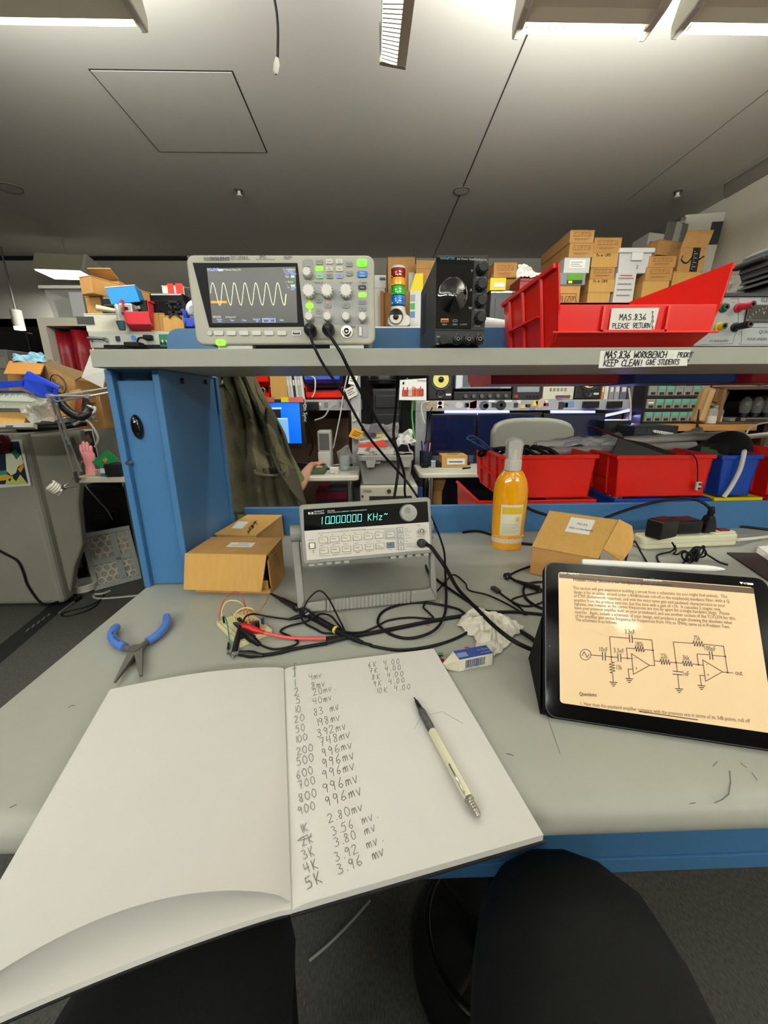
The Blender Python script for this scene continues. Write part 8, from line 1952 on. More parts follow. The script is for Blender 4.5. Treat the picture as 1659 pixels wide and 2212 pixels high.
for i in range(3): MB().cyl((w * .3 + i * w * .075,-.012,h * .2),(w * .3 + i * w * .075,0,h * .2),.010,n=14).build('knob',STEEL,t)
t,w,h = gadget('rack_unit','black rack unit with a row of knobs under the pale instrument','rack unit',980,846,1104,863,YS2 + .005,.3,mat('#141416',.4),zs,bevel=.003)
for i in range(6): MB().cyl((-w * .3 + i * w * .14,-.014,h * .5),(-w * .3 + i * w * .14,0,h * .5),.013,n=14).build('knob',mat('#4a4b4e',.3),t)
t,w,h = gadget('small_monitor','small black tube monitor beside the pale instrument','monitor',1106,826,1170,863,YS2 + .01,.25,mat('#1c1c1e',.45),zs,bevel=.006); fbox(t,'screen',-w * .35,w * .38,h * .45,h * .95,mat('#7f8488',.2),.004); fbox(t,'red_button',-w * .44,-w * .32,h * .12,h * .3,mat('#8a2a24',.4),.005)
for i in range(4): MB().cyl((w * .0 + i * w * .12,-.008,h * .2),(w * .0 + i * w * .12,0,h * .2),.007,n=10).build('knob',BLACK,t)
t,w,h = gadget('white_recorder','cream coloured recorder with rows of buttons beside the small black monitor','recorder',1172,828,1238,862,YS2 + .01,.25,mat('#bdb9a8',.5),zs,bevel=.004)
for i in range(5): fbox(t,'button',-w * .3 + i * w * .12,-w * .24 + i * w * .12,h * .55,h * .72,mat('#77756c',.5),.006)
for i in range(5): MB().cyl((-w * .05 + i * w * .095,-.014,h * .2),(-w * .05 + i * w * .095,0,h * .2),.009,n=12).build('knob',mat('#5a3a38',.4),t)
# folders by the right loudspeaker
for i,(u0,u1,col,lb) in enumerate(((1298,1303,'#a8714a','thin tan folder standing right of the right loudspeaker'),(1304,1312,'#c4c2b8','white folder standing slanted among the folders'),(1314,1324,'#77777c','grey folder in the middle of the standing folders'),(1326,1336,'#8a8a8e','light grey folder with a pale edge among the folders'),(1338,1352,'#55556a','wide bluish grey folder at the end of the standing folders'))):
    t,w,h = gadget('folder',lb,'folder',u0,830,u1,862,YS2 + .02,.22,mat(col,.6),zs,bevel=.001,group='folders beside the right loudspeaker'); fbox(t,'spine_label',-w * .3,w * .3,h * .5,h * .8,mat('#cfccc2',.6),.002)
gadget('black_adapter','black adapter plugged into the sticker covered shelf beside the right loudspeaker','power adapter',1264,867,1294,881,YS2 - .05,.045,BLACK)
gadget('black_adapter','black adapter on the beam below the standing folders','power adapter',1317,867,1344,881,YS2 - .05,.045,BLACK)
gadget('black_adapter','black adapter on the grey beam above the blue computer screen','power adapter',662,868,688,886,YS2 - .05,.045,BLACK)
# dark screens with violet light behind
def screen(label,u0,v0,u1,v1,Y,z0=.74,rz=0):
    t,w,h = gadget('computer_screen',label,'computer screen',u0,v0,u1,v1,Y,.04,mat('#0c0c0f',.35),rz=rz,bevel=.004,group='three dark screens')
    fbox(t,'display',-w * .47,w * .47,h * .05,h * .95,mat('#0d1430',.12,coat=.5),.002); zz = t.location.z - z0
    MB().box(-.03,.03,.04,.07,-zz + .012,h * .4).build('stand_neck',BLACK,t); MB().box(-.12,.12,-.04,.12,-zz + .0005,-zz + .012).build('stand_foot',BLACK,t,bevel=.003); return t
screen('leftmost of three dark computer screens, beside the pen cup',930,894,1024,984,2.70); screen('middle of three dark computer screens, behind the grey chair',1027,892,1163,984,2.72); screen('rightmost of three dark computer screens, behind the grey chair',1166,893,1296,984,2.70)
def striplight(name,label,u0,v0,u1,v1,Y,w_):
    a,b = P(u0,v0,Y),P(u1,v1,Y); c = (a + b) / 2; t = thing(name,label,'strip light',c); d = b - a
    MB().tube([a - c,b - c],.008,10).build('tube',mat('#7f86ff',.5,emit=3),t); MB().tube([a - c + V((0,.012,.004)),b - c + V((0,.012,.004))],.007,8).build('holder',WHITE,t)
    l = bpy.data.lights.new('strip','AREA'); l.shape = 'RECTANGLE'; l.size = d.length; l.size_y = .03; l.energy = w_; l.color = (.36,.36,1.0)
    o = bpy.data.objects.new('strip',l); COL.objects.link(o); o.parent = t; o.location = (0,-.03,-.012); o.rotation_euler = (math.radians(-12),0,0)
striplight('strip_light','violet strip light above the left dark screen',960,890,1100,890,2.765,2.2)
striplight('strip_light','violet strip light under the beam left of the grey post',1190,890,1285,890,2.765,1.6)
striplight('strip_light','violet tube light slanting toward the grey post',1296,901,1362,886,2.765,1.6)
tag(MB().box(P(900,950,3.14).x,P(1400,950,3.14).x,3.14,3.16,.6,1.19).build('rear_screen',mat('#7a7c86',.6),None),'grey screen wall behind the three dark screens','panel')
# calendar page hung by the loudspeaker
note_ = P(863,864,2.6)
t = thing('calendar_page','white page with a red group picture, titled Summer 2015, beside the loudspeaker','page',note_); w_ = [P(*p,2.6) - note_ for p in ((864,821),(921,817),(921,865),(862,864))]
MB().slab([w_[0],w_[3],w_[2],w_[1]],.003).build('sheet',mat('#d6d6d0',.6),t); fb2 = lambda s,q,z=.004: bil(w_[3],w_[2],w_[1],w_[0],s,q) + V((0,-z,0))
k = MB(); r5 = random.Random(2)
MB().add([fb2(*p) for p in ((.1,.2),(.9,.22),(.9,.52),(.1,.5))],[(0,1,2,3)]).build('picture',mat('#8a4a3c',.6),t)
for i in range(11):
    x = .12 + i * .07; hh_ = r5.uniform(.46,.66); MB().add([fb2(x,.2,.005),fb2(x + .06,.2,.005),fb2(x + .05,hh_,.005),fb2(x + .01,hh_,.005)],[(0,1,2,3)]).build('figure_print',mat(r5.choice(('#a8352c','#c9b3a6','#8f2a24','#b8503f')),.6),t)
k = MB(); wx_ = (w_[2] - w_[3]).normalized(); wz_ = (w_[0] - w_[3]).normalized(); k.text('Summer 2015',w_[3].length + .105,.115,.018,fr(w_[3] + V((0,-.005,0)),wx_,wz_,wx_.cross(wz_))); k.build('lettering',INK,t); MB().add([fb2(*p) for p in ((.1,.78),(.17,.78),(.17,.9),(.1,.9))],[(0,1,2,3)]).build('logo',INK,t)
tag(MB().cyl(note_ + V((.05,.004,.13)),note_ + V((.05,.22,.13)),.004,n=8).build('pin_rod',STEEL,None),'thin rod that holds the calendar page','rod')
# stacked black road cases, dark drum on top
t,w,h = gadget('road_case','tall black ribbed case between the grey uprights','case',803,838,868,1010,2.95,.35,mat('#0f0f10',.4),0,bevel=.02)
for i in range(4): fbox(t,'rib',-w * .36,w * .42,h - .14 - i * .13,h - .05 - i * .13,mat('#18181a',.35),.012,0,.008)
zc = h; c = P(828,826,2.98); t = thing('black_drum','round black lamp housing on top of the tall black case','housing',(c.x,3.08,zc)); MB().lathe([(.06,0),(.11,.03),(.12,.08),(.10,.12),(.03,.14)],24).build('housing',mat('#0d0d0e',.35),t); MB().lathe([(.122,.05),(.126,.055),(.122,.06)],24,cap=False).build('rim',mat('#2a2a2c',.3),t)
lead('green_wire','bright green cord along the grey upright by the calendar page',[(893,862,'y',2.74),(890,890,'y',2.74),(892,920,'y',2.74),(897,960,'y',2.74)],.006,mat('#4fa04a',.5))
lead('white_wire','white cord looping from the sticker beam beside the calendar page',[(926,868,'y',2.74),(912,872,'y',2.74),(911,890,'y',2.74),(918,915,'y',2.74)],.005,mat('#c9c9c4',.5))
lead('black_wire','dark cord falling from the beam to the pen cup',[(934,880,'y',2.73),(926,900,'y',2.7),(922,930,'y',2.68),(918,960,'y',2.6)],.004)
lead('black_wire','dark cord under the outlet beam, left of the grey upright',[(664,886,'y',2.72),(668,920,'y',2.72),(676,960,'y',2.72),(668,985,'y',2.7)],.004)
lead('grey_wire','thick grey plug cord curling below the outlet beam',[(723,875,'y',2.74),(712,882,'y',2.72),(700,900,'y',2.72),(680,908,'y',2.73)],.006,mat('#8c8c88',.5))
lead('white_wire','white cord hanging down beside the grey desk speaker',[(750,812,'y',2.72),(742,850,'y',2.72),(736,890,'y',2.72),(728,930,'y',2.7),(720,968,'y',2.66)],.004,mat('#b9b8b0',.5))
tag(MB().box(-1.6,-.19,3.10,3.12,0,1.185).build('brown_divider',mat('#4a3626',.7,var=.1,vscale=5),None),'dark brown divider board behind the grey desk speaker','board')
# bins, books above the left console
zc = zh = P(700,864,YS2).z
for lb,a,m,lip,z0 in (('upper red bin left of the cardboard box on the far shelf',(545,800,584,833),RED,.07,None),('lower red bin with grey cables on the far shelf',(545,833,586,862),RED,.05,zc),('red bin full of cables right of the books',(659,835,742,862),RED,.05,zc),('blue bin above the red bin right of the books',(655,800,737,828),mat('#2b4ab0',.35),.07,None)):
    x0,x1,zb,zt = px_box(*a,YS2 + .02)
    if z0 is None: zb = P(a[0],a[3],YS2 + .02).z
    else: zb = z0
    hopper('hopper_bin',lb,'storage bin',((x0 + x1) / 2,YS2 + .02,zb),x1 - x0 - .012,.28,zt - zb,lip,m,0,'bins on the far shelf',ribs=False,draft=.006)
lead('bin_cable','grey cable arcs in the lower red bin on the far shelf',[(560,850,'y',YS2 - .0),(566,838,'y',YS2 - .01),(572,842,'y',YS2 - .01),(570,852,'y',YS2 + .02)],.004,mat('#9a9a98',.5))
lead('bin_cable','white cable arching over the red bin right of the books',[(668,812,'y',YS2 - .0),(680,818,'y',YS2 - .02),(680,845,'y',YS2 - .02),(674,858,'y',YS2 - .01)],.005,mat('#c9c9c6',.5))
carton('cardboard box with an open front between red bins and books on the far shelf',586,806,622,862,YS2 + .02,.25,None,CARDL,z0=zc)
for i,(u,col,lb) in enumerate(((624,'#b9b9b4','white binder leaning beside the cardboard box'),(630,'#c9c6bc','second pale binder from the cardboard box'),(636,'#1e1e20','black binder among the pale ones'),(641,'#c4c2ba','pale binder right of the black one'),(647,'#a9a9a6','greyish binder at the right end of the row'),(653,'#d2cfc4','thin cream binder next to the red bin'))):
    t,w,h = gadget('binder',lb,'binder',u,806,u + 5.5,862,YS2 + .02,.22,mat(col,.6),zc,bevel=.001,group='binders on the far shelf'); t.rotation_euler = (0,-.06,0); fbox(t,'spine_label',-w * .3,w * .3,h * .55,h * .75,mat('#d8d6cc',.6),.002)
# computer screen with blue desktop
t,w,h = gadget('desktop_screen','computer screen with a bright blue desktop beyond the jacket','computer screen',548,862,661,970,2.52,.05,mat('#1a1b1d',.35),rz=0,bevel=.004)
a,b,c,d = px_box(540,869,652,958,2.52); cx3,cz3 = t.location.x,t.location.z
fbox(t,'display',a - cx3,b - cx3,c - cz3 if c < d else d - cz3,h - .022,mat('#0d62d8',.3,emit=.75),.002)
zb3 = P(600,958,2.52).z - cz3
for nm,u0,v0,u1,v1,col in (('window_pane',572,905,622,957,'#7fb4e4'),('window_bar',572,903,621,906,'#c9dff2'),('console_window',585,884,606,903,'#11151a'),('window_bar',583,880,608,884,'#b9d6f0')):
    a,b,c,d = px_box(u0,v1,u1,v0,2.52); MB().box(a - cx3,b - cx3,-.0042,-.003,d - cz3 if d < c else c - cz3,max(c,d) - cz3).build(nm,mat(col,.4,emit=.5),t)
k = MB(); a = P(657,872,2.52); k.text('On Sync',0,0,.032,fr(V((a.x - cx3 - .006,-.006,a.z - cz3)),(0,0,-1),(1,0,0),(0,-1,0))); k.build('lettering',mat('#c9c9c6',.5),t)
for u0,u1,col,nm in ((623,655,'#c4584e','red_tag'),(607,623,'#d8c81e','yellow_tag'),(560,592,'#b9564c','red_tag')):
    a,b,c,d = px_box(u0,869,u1,858,2.515); MB().box(a - cx3,b - cx3,-.012,-.0005,c - cz3,d - cz3).build(nm,mat(col,.5),t)
MB().box(-.04,.04,.05,.08,.752 - cz3,h * .4).build('stand_neck',BLACK,t); MB().box(-.14,.14,-.06,.14,.7405 - cz3,.752 - cz3).build('stand_foot',BLACK,t,bevel=.003)
# bits on the left white table
t,w,h = gadget('desk_speaker','upright grey desk speaker with a perforated front on the left white table','speaker',688,930,717,996,2.58,.10,mat('#9a9a94',.5),.74,bevel=.01); fbox(t,'grille',-w * .36,w * .36,h * .5,h * .92,mat('#4a4a48',.5),.003); fbox(t,'white_cover',-w * .5,w * .4,0,h * .45,mat('#bdbab0',.6),.012,0,.004)
gp = ZP(745,1018,.74); t = thing('drinking_glass','clear drinking glass on the left white table','glass',(gp.x,gp.y + .03,.7405)); MB().lathe([(.030,0),(.034,.10),(.0325,.10),(.028,.006),(.001,.006)],24,cap=False).build('glass',mat('#cfdcdc',.08,alpha=.28),t); MB().lathe([(.0285,.005),(.001,.0052)],20,cap=False).build('base_disc',mat('#8fb8c4',.2),t)
mp = ZP(690,1012,.74); t = thing('computer_mouse','pale computer mouse under the hand on the left white table','mouse',(mp.x,mp.y,.7405),.4); m = MB(); m.lathe([(.032,0),(.034,.012),(.026,.026),(.012,.032),(.001,.033)],20); m.v = [(x,y * 1.6,z) for x,y,z in m.v]; m.build('shell',mat('#c9c2a8',.4),t); MB().box(-.001,.001,-.03,.0,.030,.034).build('button_gap',BLACK,t)
t,w,h = gadget('mouse_pad','dark green mouse pad on the left white table','mouse pad',655,1018,700,1021,2.36,.2,mat('#3a4a34',.8),.7402,bevel=.001)
r6 = random.Random(9)
for i,(u,v,lb,col) in enumerate(((665,1007,'curled cable heap on the left white table behind the wrist','#4a3a34'),(700,1005,'pale looped headphone cord behind the hand','#b9b6ac'),(722,1011,'white twisted earphone cord beside the glass','#c4c2ba'),(708,1013,'blue-grey cord in front of the hand','#3a4468'))):
    c = ZP(u,v,.742); t = thing('desk_cable',lb,'cable',c); n = 4 if i == 0 else 2; m = MB()
    for k in range(n): ph = r6.uniform(0,6); m.tube([((.05 + .012 * k) * math.cos(q_ * PI / 9 + ph),(.03 + .008 * k) * math.sin(q_ * PI / 9 + ph),.006 + .006 * k + .005 * math.sin(q_ * .9)) for q_ in range(18)],.0045,6,True)
    m.build('cord',mat(col,.5),t)
t,w,h = gadget('white_block','small white putty pieces on the left white table edge','putty',712,1010,732,1022,2.38,.04,mat('#d0cdc0',.6),.7405,bevel=.006); fbox(t,'lump',w * .1,w * .45,0,h * .7,mat('#c9c6b8',.6),.02,0,.004)
crumple('plastic_bag','crinkled clear bag by the glass on the left white table','plastic bag',((726,975),(752,962),(770,1000),(735,1008)),2.5,mat('#9c9c98',.15,alpha=.4),.03,.03,21)
# tote, beige unit
zt = 0
t,w,h = gadget('beige_unit','beige floor unit with a dark slot under the grey tote','equipment unit',781,1050,900,1200,2.30,.4,mat('#b9b4a0',.5),0,bevel=.008); fbox(t,'slot',-w * .34,w * .4,h - .12,h - .06,mat('#2a2824',.5),.004,0,.002); MB().cyl((-w * .0,-.006,h - .03),(-w * .0,0,h - .03),.012,n=16).build('lock',mat('#2e2d2a',.4),t); fbox(t,'name_badge',-w * .44,-w * .30,h - .035,h - .02,mat('#8a8676',.5),.002)
MB().cyl((-w * .46,-.004,h - .06),(-w * .46,0,h - .06),.008,n=12).build('screw',STEEL,t)
x0,x1,zb,zt = px_box(775,983,893,1049,2.31); z0 = h + .001
t = thing('grey_tote','grey lidded plastic tote heaped with papers','storage tote',((x0 + x1) / 2,2.31,z0)); w = (x1 - x0) / 2; h = zt - z0
TG = mat('#8f8e89',.45,var=.03,vscale=8)
MB().hexa([(-w * .86,.02,0),(w * .86,.02,0),(w * .86,.38,0),(-w * .86,.38,0),(-w * .95,0,h * .84),(w * .95,0,h * .84),(w * .95,.4,h * .84),(-w * .95,.4,h * .84)]).build('tub',TG,t,bevel=.008)
MB().rr(-w,w,-.02,.42,.03,h * .82,h).build('lid',TG,t,bevel=.006)
for x in (-w * .55,w * .72): MB().prism([(x - .03,h * .85),(x + .03,h * .85),(x + .02,h * .62),(x - .02,h * .62)],.0,.02,FRONT).build('latch',mat('#a09f9a',.45),t)
fbox(t,'lid_step',-w * .7,-w * .2,h * .72,h * .83,TG,.014,0,.004)
zl2 = z0 + h
def flat(name,label,cat,pts,Y,m,th=.006): w_ = [P(*p,Y) for p in pts]; c = w_[0]; t = thing(name,label,cat,c); n = len(w_); MB().slab([p - c for p in w_[::-1]],th).build('sheet',m,t); return t
crumple('paper_heap','grey envelopes and papers heaped on the grey tote','papers',((776,945),(880,958),(893,982),(772,984)),2.34,mat('#a9a6a2',.6),.05,.25,31,20,10)
flat('orange_envelope','orange-red envelope sticking out of the paper heap','envelope',((771,962),(828,950),(840,966),(775,967)),2.28,mat('#d0513a',.6))
flat('white_envelope','white envelope on top of the orange-red one','envelope',((775,953),(836,944),(842,950),(778,957)),2.30,mat('#c9c6c2',.6))
crumple('white_bag','crumpled white plastic bag at the right of the paper heap','plastic bag',((862,938),(886,930),(897,962),(852,958)),2.36,mat('#c4c2be',.4),.05,.1,33)
crumple('clear_bag','clear bag with dark electronics on the paper heap','plastic bag',((780,916),(860,916),(862,946),(786,950)),2.45,mat('#8f8d8c',.15,alpha=.55),.04,.1,35)
flat('metal_bracket','grey slanted metal bracket with holes on the paper heap','bracket',((795,935),(800,916),(818,918),(824,934)),2.42,mat('#6f6e78',.4,.5))
flat('yellow_card','yellowish card on the paper heap','card',((812,944),(814,938),(835,937),(836,946)),2.40,mat('#b8ad52',.6))
flat('black_part','black plastic part on the right of the paper heap','part',((852,975),(868,960),(880,962),(884,976)),2.29,BLACK,.03)
# right white table
cup = ZP(921,1008,.74); t = thing('pen_cup','dark blue cup crammed with pens on the right white table','pen cup',(cup.x,cup.y + .04,.7405)); MB().lathe([(.040,0),(.043,.10),(.040,.10),(.037,.004),(.001,.004)],22,cap=False).build('cup',mat('#16222e',.4),t)
for i,(dx,dy,col,L) in enumerate(((-.02,0,'#2a3a8a',.05),(-.005,.01,'#b0606a',.04),(.01,-.005,'#2b2b2e',.055),(.02,.01,'#c98a9a',.045),(.0,-.015,'#3a5a9a',.05))):
    pn = thing('pen',('blue pen leaning left in the dark blue cup','pink capped marker in the dark blue cup','black pen upright in the dark blue cup','pale pink pen at the right of the dark blue cup','short blue marker at the front of the dark blue cup')[i],'pen',V(t.location) + V((dx * .6,dy,.006))); MB().cyl((0,0,0),(dx * .9,dy,.10 + L),.0055,n=10).build('barrel',mat(col,.4),pn); MB().cyl((dx * .9,dy,.1001 + L),(dx * .95,dy,.112 + L),.004,n=10).build('cap',mat('#1a1a1c',.4),pn)
def small(name,label,cat,u0,v0,u1,v1,dep,m,dy=0,**k): y = ZP((u0 + u1) / 2,v1,.74).y + dy; return gadget(name,label,cat,u0,v0,u1,v1,y,dep,m,.7405,**k)
t,w,h = small('small_carton','small tan carton with a white label on the right white table','cardboard box',954,984,1009,1010,.14,CARDL,bevel=.002); fbox(t,'white_label',-w * .3,w * .4,h * .25,h * .75,PAPER,.003); fbox(t,'print_line',-w * .22,w * .3,h * .45,h * .52,INK,.004); MB().box(-w * .2,w * .2,.05,.07,h,h + .001).build('slot_mark',mat('#6a4a2a',.7),t)
t,w,h = small('white_bottle','white dispenser bottle beside the pen cup','bottle',934,978,948,998,.05,mat('#c9cdd2',.4),.05,bevel=.006); MB().cyl((0,.02,h),(0,.02,h + .06),.016,.012,14).build('cap',mat('#5a5f66',.3),t)
t,w,h = small('clear_pot','small clear pot in front of the white dispenser bottle','pot',931,995,941,1010,.03,mat('#b9c0c6',.2,alpha=.7),bevel=.004); fbox(t,'lid',-w / 2,w / 2,h * .85,h,mat('#c9cdd0',.4),.004)
small('black_gadget','small black gadget right of the clear pot','gadget',942,999,953,1010,.04,BLACK); small('black_plug','black plug in front of the pen cup','plug',911,1002,926,1011,.04,BLACK)
gp = ZP(1017,1000,.74); t = thing('drinking_glass','clear glass behind the small tan carton, left of the red bin','glass',(gp.x,gp.y + .05,.7405)); MB().lathe([(.032,0),(.038,.12),(.0365,.12),(.030,.006),(.001,.006)],24,cap=False).build('glass',mat('#bcd0e4',.08,alpha=.3),t); MB().lathe([(.030,.006),(.033,.05),(.001,.0502)],20,cap=False).build('drink',mat('#8fb0d8',.1,trans=.5),t)
rod('dark_pen','dark pen lying at the front of the right white table','pen',ZP(1000,1012,.746),ZP(1016,1010,.746),.005,BLACK,n=8)
# grey swivel chair
YC = 2.18; x0,x1,zb,zt = px_box(1066,990,1238,903,YC); cxx = (x0 + x1) / 2
t = thing('office_chair','grey swivel chair with rounded backrest in front of the dark screens','chair',(cxx,YC,0)); w = (x1 - x0) / 2; zb,zt = min(zb,zt),max(zb,zt)
def cb(s,q):
    z = zb - .12 + (zt - zb + .12) * q; x = (s - .5) * 2; ww = w * (.80 + .20 * math.sin(min(1,q * 1.2) * PI * .5)); e_ = (1 - abs(x) ** 3.2)
    return V((x * ww,-.05 * abs(x) ** 2 + .02,zb - .12 + (zt - zb + .12) * q * (.80 + .20 * e_ ** .5)))
MB().grid(cb,24,14).build('backrest',mat('#77786f',.5,bump=.03,bscale=300),t,solid=.03)
MB().rr(-.24,.24,.03,.5,.08,.42,.49).build('seat',mat('#55564f',.7),t,bevel=.02,seg=3); MB().box(-.03,.03,-.0,.06,.40,zb).build('back_bar',BLACK,t); MB().cyl((0,.25,.08),(0,.25,.42),.03,n=16).build('column',BLACK,t)
for i in range(5): an = i * 2 * PI / 5; MB().tube([(0,.25,.09),(.28 * math.cos(an),.25 + .28 * math.sin(an),.065)],.016,8).build('foot',BLACK,t); MB().cyl((.28 * math.cos(an) - .01,.25 + .28 * math.sin(an),.03),(.28 * math.cos(an) + .01,.25 + .28 * math.sin(an),.03),.029,n=14).build('castor',BLACK,t)
# chair under the person beyond the jacket
pr_o = V(bpy.data.objects['person.001'].location); t = thing('stool','dark stool under the person beyond the jacket','stool',(pr_o.x - .05,pr_o.y - .04,0)); MB().lathe([(.17,.36),(.18,.38),(.17,.40)],24).build('seat',BLACK,t); MB().cyl((0,0,.02),(0,0,.36),.025,n=14).build('column',BLACK,t); MB().cyl((0,0,0),(0,0,.02),.2,n=24).build('base',BLACK,t)
# right end: phone, keyboard, board, drawers, jar, amplifier
t,w,h = gadget('black_radio','black desk box right of the dark screens','box',1302,908,1360,940,2.55,.15,mat('#0f0f11',.4),.742,bevel=.006) if False else gadget('black_radio','black desk box right of the dark screens','box',1302,908,1360,944,2.60,.15,mat('#0f0f11',.4),bevel=.006)
zrad = t.location.z; fbox(t,'display',-w * .35,-w * .1,h * .55,h * .8,mat('#26282c',.2),.003); MB().box(-w * .4,w * .4,.0,.12,.7405 - zrad,0).build('stand',BLACK,t)
YD = 2.66; zd = P(1440,915,YD).z
x0,x1,_,_ = px_box(1372,930,1640,905,YD - .14)
t = thing('wooden_shelf','wooden shelf board under the small parts rack and the glass jar','shelf',((x0 + x1) / 2,YD - .14,0)); w = (x1 - x0) / 2
WDm = mat('#a8763f',.6,var=.15,vscale=6,stretch=(1,8,8)); MB().box(-w,w,0,.62,zd - .04,zd - .001).build('board',WDm,t,bevel=.002); fbox(t,'square_mark',w * .0,w * .06,zd - .034,zd - .008,mat('#3a3022',.6),.002)
for x in (-w,w - .03): MB().box(x,x + .03,.1,.6,0,zd - .04).build('side',WDm,t)
xr0,xr1,zr0,zr1 = px_box(1388,831,1516,913,YD)
t = thing('parts_rack','rack of small grey bins with teal labels','parts rack',((xr0 + xr1) / 2,YD,zd)); w = (xr1 - xr0) / 2; h = zr1 - zd
BG = mat('#77786f',.5); TE = mat('#3f9c86',.5); r7 = random.Random(4)
MB().box(-w - .02,-w,0,.2,0,h + .01).build('frame_side',BLACK,t); MB().box(w,w + .02,0,.2,0,h + .01).build('frame_side',BLACK,t); MB().box(-w,w,.18,.2,0,h).build('frame_back',mat('#2a2b2a',.6),t)
for r_ in range(3):
    MB().box(-w,w,-.005,.18,h * r_ / 3 + .0,h * r_ / 3 + .012).build('frame_shelf',mat('#1c1d1e',.5),t)
    for c_ in range(7):
        x = -w + (c_ + .04) * 2 * w / 7; xe = x + 2 * w / 7 * .92; b0_,b1_ = h * r_ / 3 + .014,h * (r_ + 1) / 3 - .006
        o = MB().box(x,xe,-.012,.16,b0_,b1_).build('small_bin',BG,t,bevel=.003)
        MB().box(x + .012,xe - .012,-.0135,-.0115,b0_ + .006,b0_ + (b1_ - b0_) * .36).build('opening',mat('#151515',.7),o)
        if r7.random() < .55: MB().box(x + .006,xe - .008,-.0138,-.0118,b0_ + (b1_ - b0_) * .6,b1_ - .006).build('teal_label',TE,o)
        elif r7.random() < .4: MB().box(x + .008,xe - .012,-.0138,-.0118,b0_ + (b1_ - b0_) * .55,b1_ - .02).build('paper_label',PAPER,o)
t,w,h = gadget('mixing_desk','dark mixing desk with pale knobs in front of the wooden shelf','mixer',1368,920,1462,946,2.42,.25,mat('#17181a',.4),bevel=.004)
zm = t.location.z
for i in range(9): MB().cyl((-w * .05 + i * w * .05,-.012,h * (.55 - .03 * i)),(-w * .05 + i * w * .05,0,h * (.55 - .03 * i)),.009,n=10).build('knob',mat('#b9bcc0',.4),t)
for i in range(10): fbox(t,'key',-w * .47 + i * w * .038,-w * .445 + i * w * .038,h * .3,h * .8,mat('#2c2d33',.4),.004)
MB().box(.0,w * .45,.02,.22,.0005 - zm,0).build('stand',BLACK,t)
t,w,h = gadget('paper_bag','crumpled brown paper bundle leaning beside the glass jar','paper bag',1500,838,1545,912,2.60,.12,mat('#8f7048',.85,var=.15,vscale=10,bump=.4,bscale=30),zd,bevel=.02); t.rotation_euler = (0,.18,0); fbox(t,'fold',-w * .4,-w * .15,h * .05,h * .95,mat('#a3845a',.85),.02,0,.006); fbox(t,'flap',-w * .1,w * .5,h * .62,h * .98,mat('#5f4a34',.85),.016,0,.004)
jp = P(1549,921,2.56); t = thing('glass_jar','glass jar of white powder with a metal lid on the wooden shelf','jar',(jp.x,2.60,zd)); jr = (P(1564,900,2.58).x - P(1534,900,2.58).x) / 2; jh = P(1549,876,2.58).z - zd
MB().lathe([(jr * .95,.001),(jr,.01),(jr,jh * .72),(jr * .8,jh * .86),(jr * .8,jh * .88)],24).build('glass',mat('#dfe6e2',.05,alpha=.3),t); MB().lathe([(jr * .93,.004),(jr * .95,.012),(jr * .95,jh * .42),(.001,jh * .46)],22).build('powder',mat('#cfc9b8',.8),t); MB().lathe([(jr * .86,jh * .88),(jr * .86,jh),(.001,jh + .002)],22).build('lid',STEEL,t)
rod('thin_mast','thin dark stand between the parts rack and the paper bundle','rod',P(1505,930,2.5),P(1510,884,2.5),.008,BLACK,.004,8)
x0,x1,zb,zt = px_box(1566,930,1720,834,2.55)
t = thing('amplifier_cabinet','open dark wooden cabinet housing a valve amplifier, at the right edge','cabinet',((x0 + x1) / 2,2.55,0)); w = (x1 - x0) / 2; zb,zt = zd + .0,max(zb,zt); WD2 = mat('#4a3524',.6,var=.15,vscale=6)
MB().box(-w,w,0,.4,zb,zb + .015).build('bottom',WD2,t); MB().box(-w,w,0,.4,zt - .02,zt).build('top',WD2,t); MB().box(-w,-w + .02,0,.4,zb + .015,zt - .02).build('side',mat('#6a4c30',.6,var=.15,vscale=6),t); MB().box(w - .02,w,0,.4,zb + .015,zt - .02).build('side',WD2,t); MB().box(-w,w,.39,.4,zb,zt).build('back',mat('#0d0c0b',.8),t)
for x in (-w + .02,w - .04): MB().box(x,x + .03,.1,.38,0,zb).build('leg',WD2,t)
t2,w2_,h2_ = gadget('valve_amplifier','grey valve amplifier chassis with three glass valves','amplifier',1573,903,1720,930,2.57,.25,mat('#6f706b',.45),zb + .016,bevel=.003)
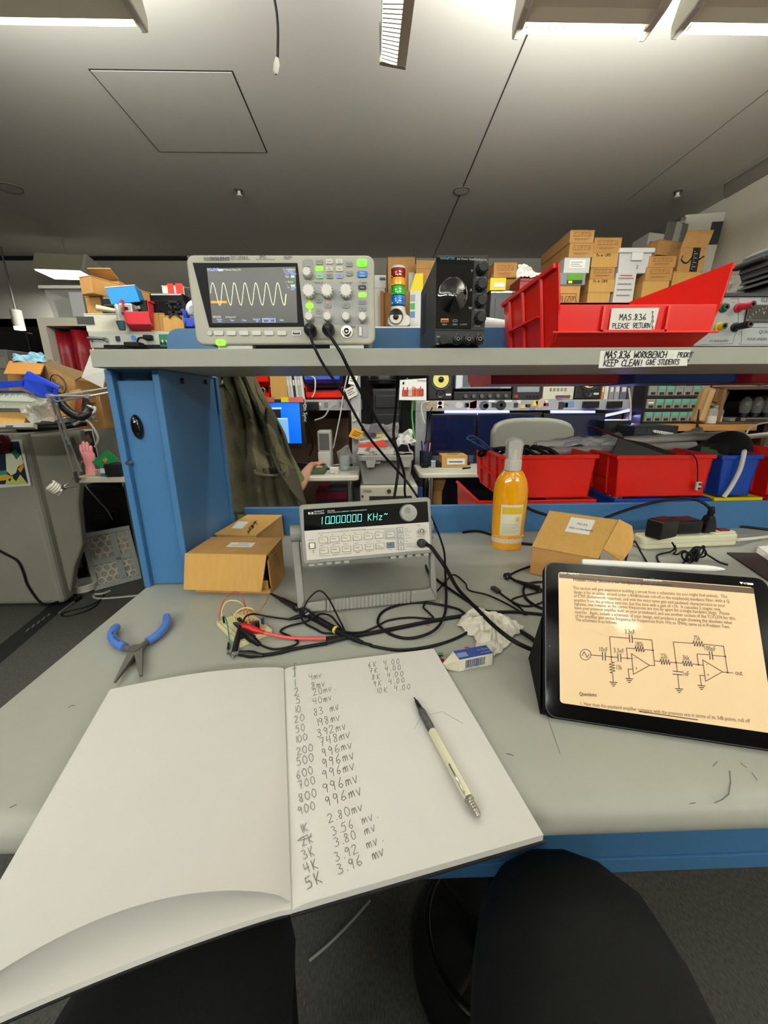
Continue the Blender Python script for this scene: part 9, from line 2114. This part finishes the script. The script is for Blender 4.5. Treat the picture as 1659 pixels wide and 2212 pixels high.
for i in range(3):
    q = P((1605,1630,1654)[i],900,2.66); x = q.x - t2.location.x; k = MB().lathe([(.024,h2_),(.024,h2_ + .03)],16,Matrix.Translation((x,.09,0))).build('valve_socket',BLACK,t2); MB().lathe([(.026,h2_ + .03),(.034,h2_ + .06),(.034,h2_ + .10),(.02,h2_ + .125),(.008,h2_ + .135)],18,Matrix.Translation((x,.09,0))).build('valve_glass',mat('#6a6a66',.05,alpha=.6),k)
fbox(t2,'terminal_strip',-w2_ * .28,w2_ * .02,h2_ * .3,h2_ * .75,mat('#2a2a26',.5),.008); MB().cyl((-w2_ * .4,-.008,h2_ * .5),(-w2_ * .4,0,h2_ * .5),.016,n=14).build('jack',BLACK,t2)
lead('amp_cable','grey cable curving up to the valve amplifier at the right edge',[(1612,938,'y',2.3),(1620,925,'y',2.35),(1640,916,'y',2.4),(1665,912,'y',2.45)],.005,mat('#8c8c88',.5))
lead('pale_wire','pale cords hanging on the grey post right of the folders',[(1358,838,'y',2.68),(1362,870,'y',2.68),(1362,900,'y',2.68),(1360,928,'y',2.68)],.006,mat('#b0a89a',.5))
# under the far tables
t,w,h = gadget('maroon_folder','dark pink folder on a low pile under the left white table','folder',682,1062,752,1080,2.62,.3,mat('#8a1c3c',.5),bevel=.004); zf = t.location.z; MB().box(-w * .5,w * .5,.02,.3,-zf,-.001).build('pile',mat('#3a3028',.8),t); MB().slab([(-w * .2,.02,h),(w * .5,.02,h),(w * .5,.25,h + .07),(0,.25,h + .07)],.004).build('grey_sheet',mat('#77757a',.6),t)
t,w,h = gadget('brown_bag','folded brown paper bag on the floor under the right white table','paper bag',930,1060,954,1120,2.5,.2,CARDL,0,bevel=.01); MB().slab([(-w / 2,0,h),(w / 2,0,h),(w * .7,-.03,h + .08),(-w * .4,-.02,h + .1)],.004).build('open_flap',CARD,t)
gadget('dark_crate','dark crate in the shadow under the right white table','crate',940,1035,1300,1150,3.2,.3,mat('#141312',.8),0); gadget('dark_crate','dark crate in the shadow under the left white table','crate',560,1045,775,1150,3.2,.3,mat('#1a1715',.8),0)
gadget('blue_carton','dark blue box right of the beige floor unit','box',899,1052,912,1120,2.4,.2,mat('#1c3a6a',.5),0)
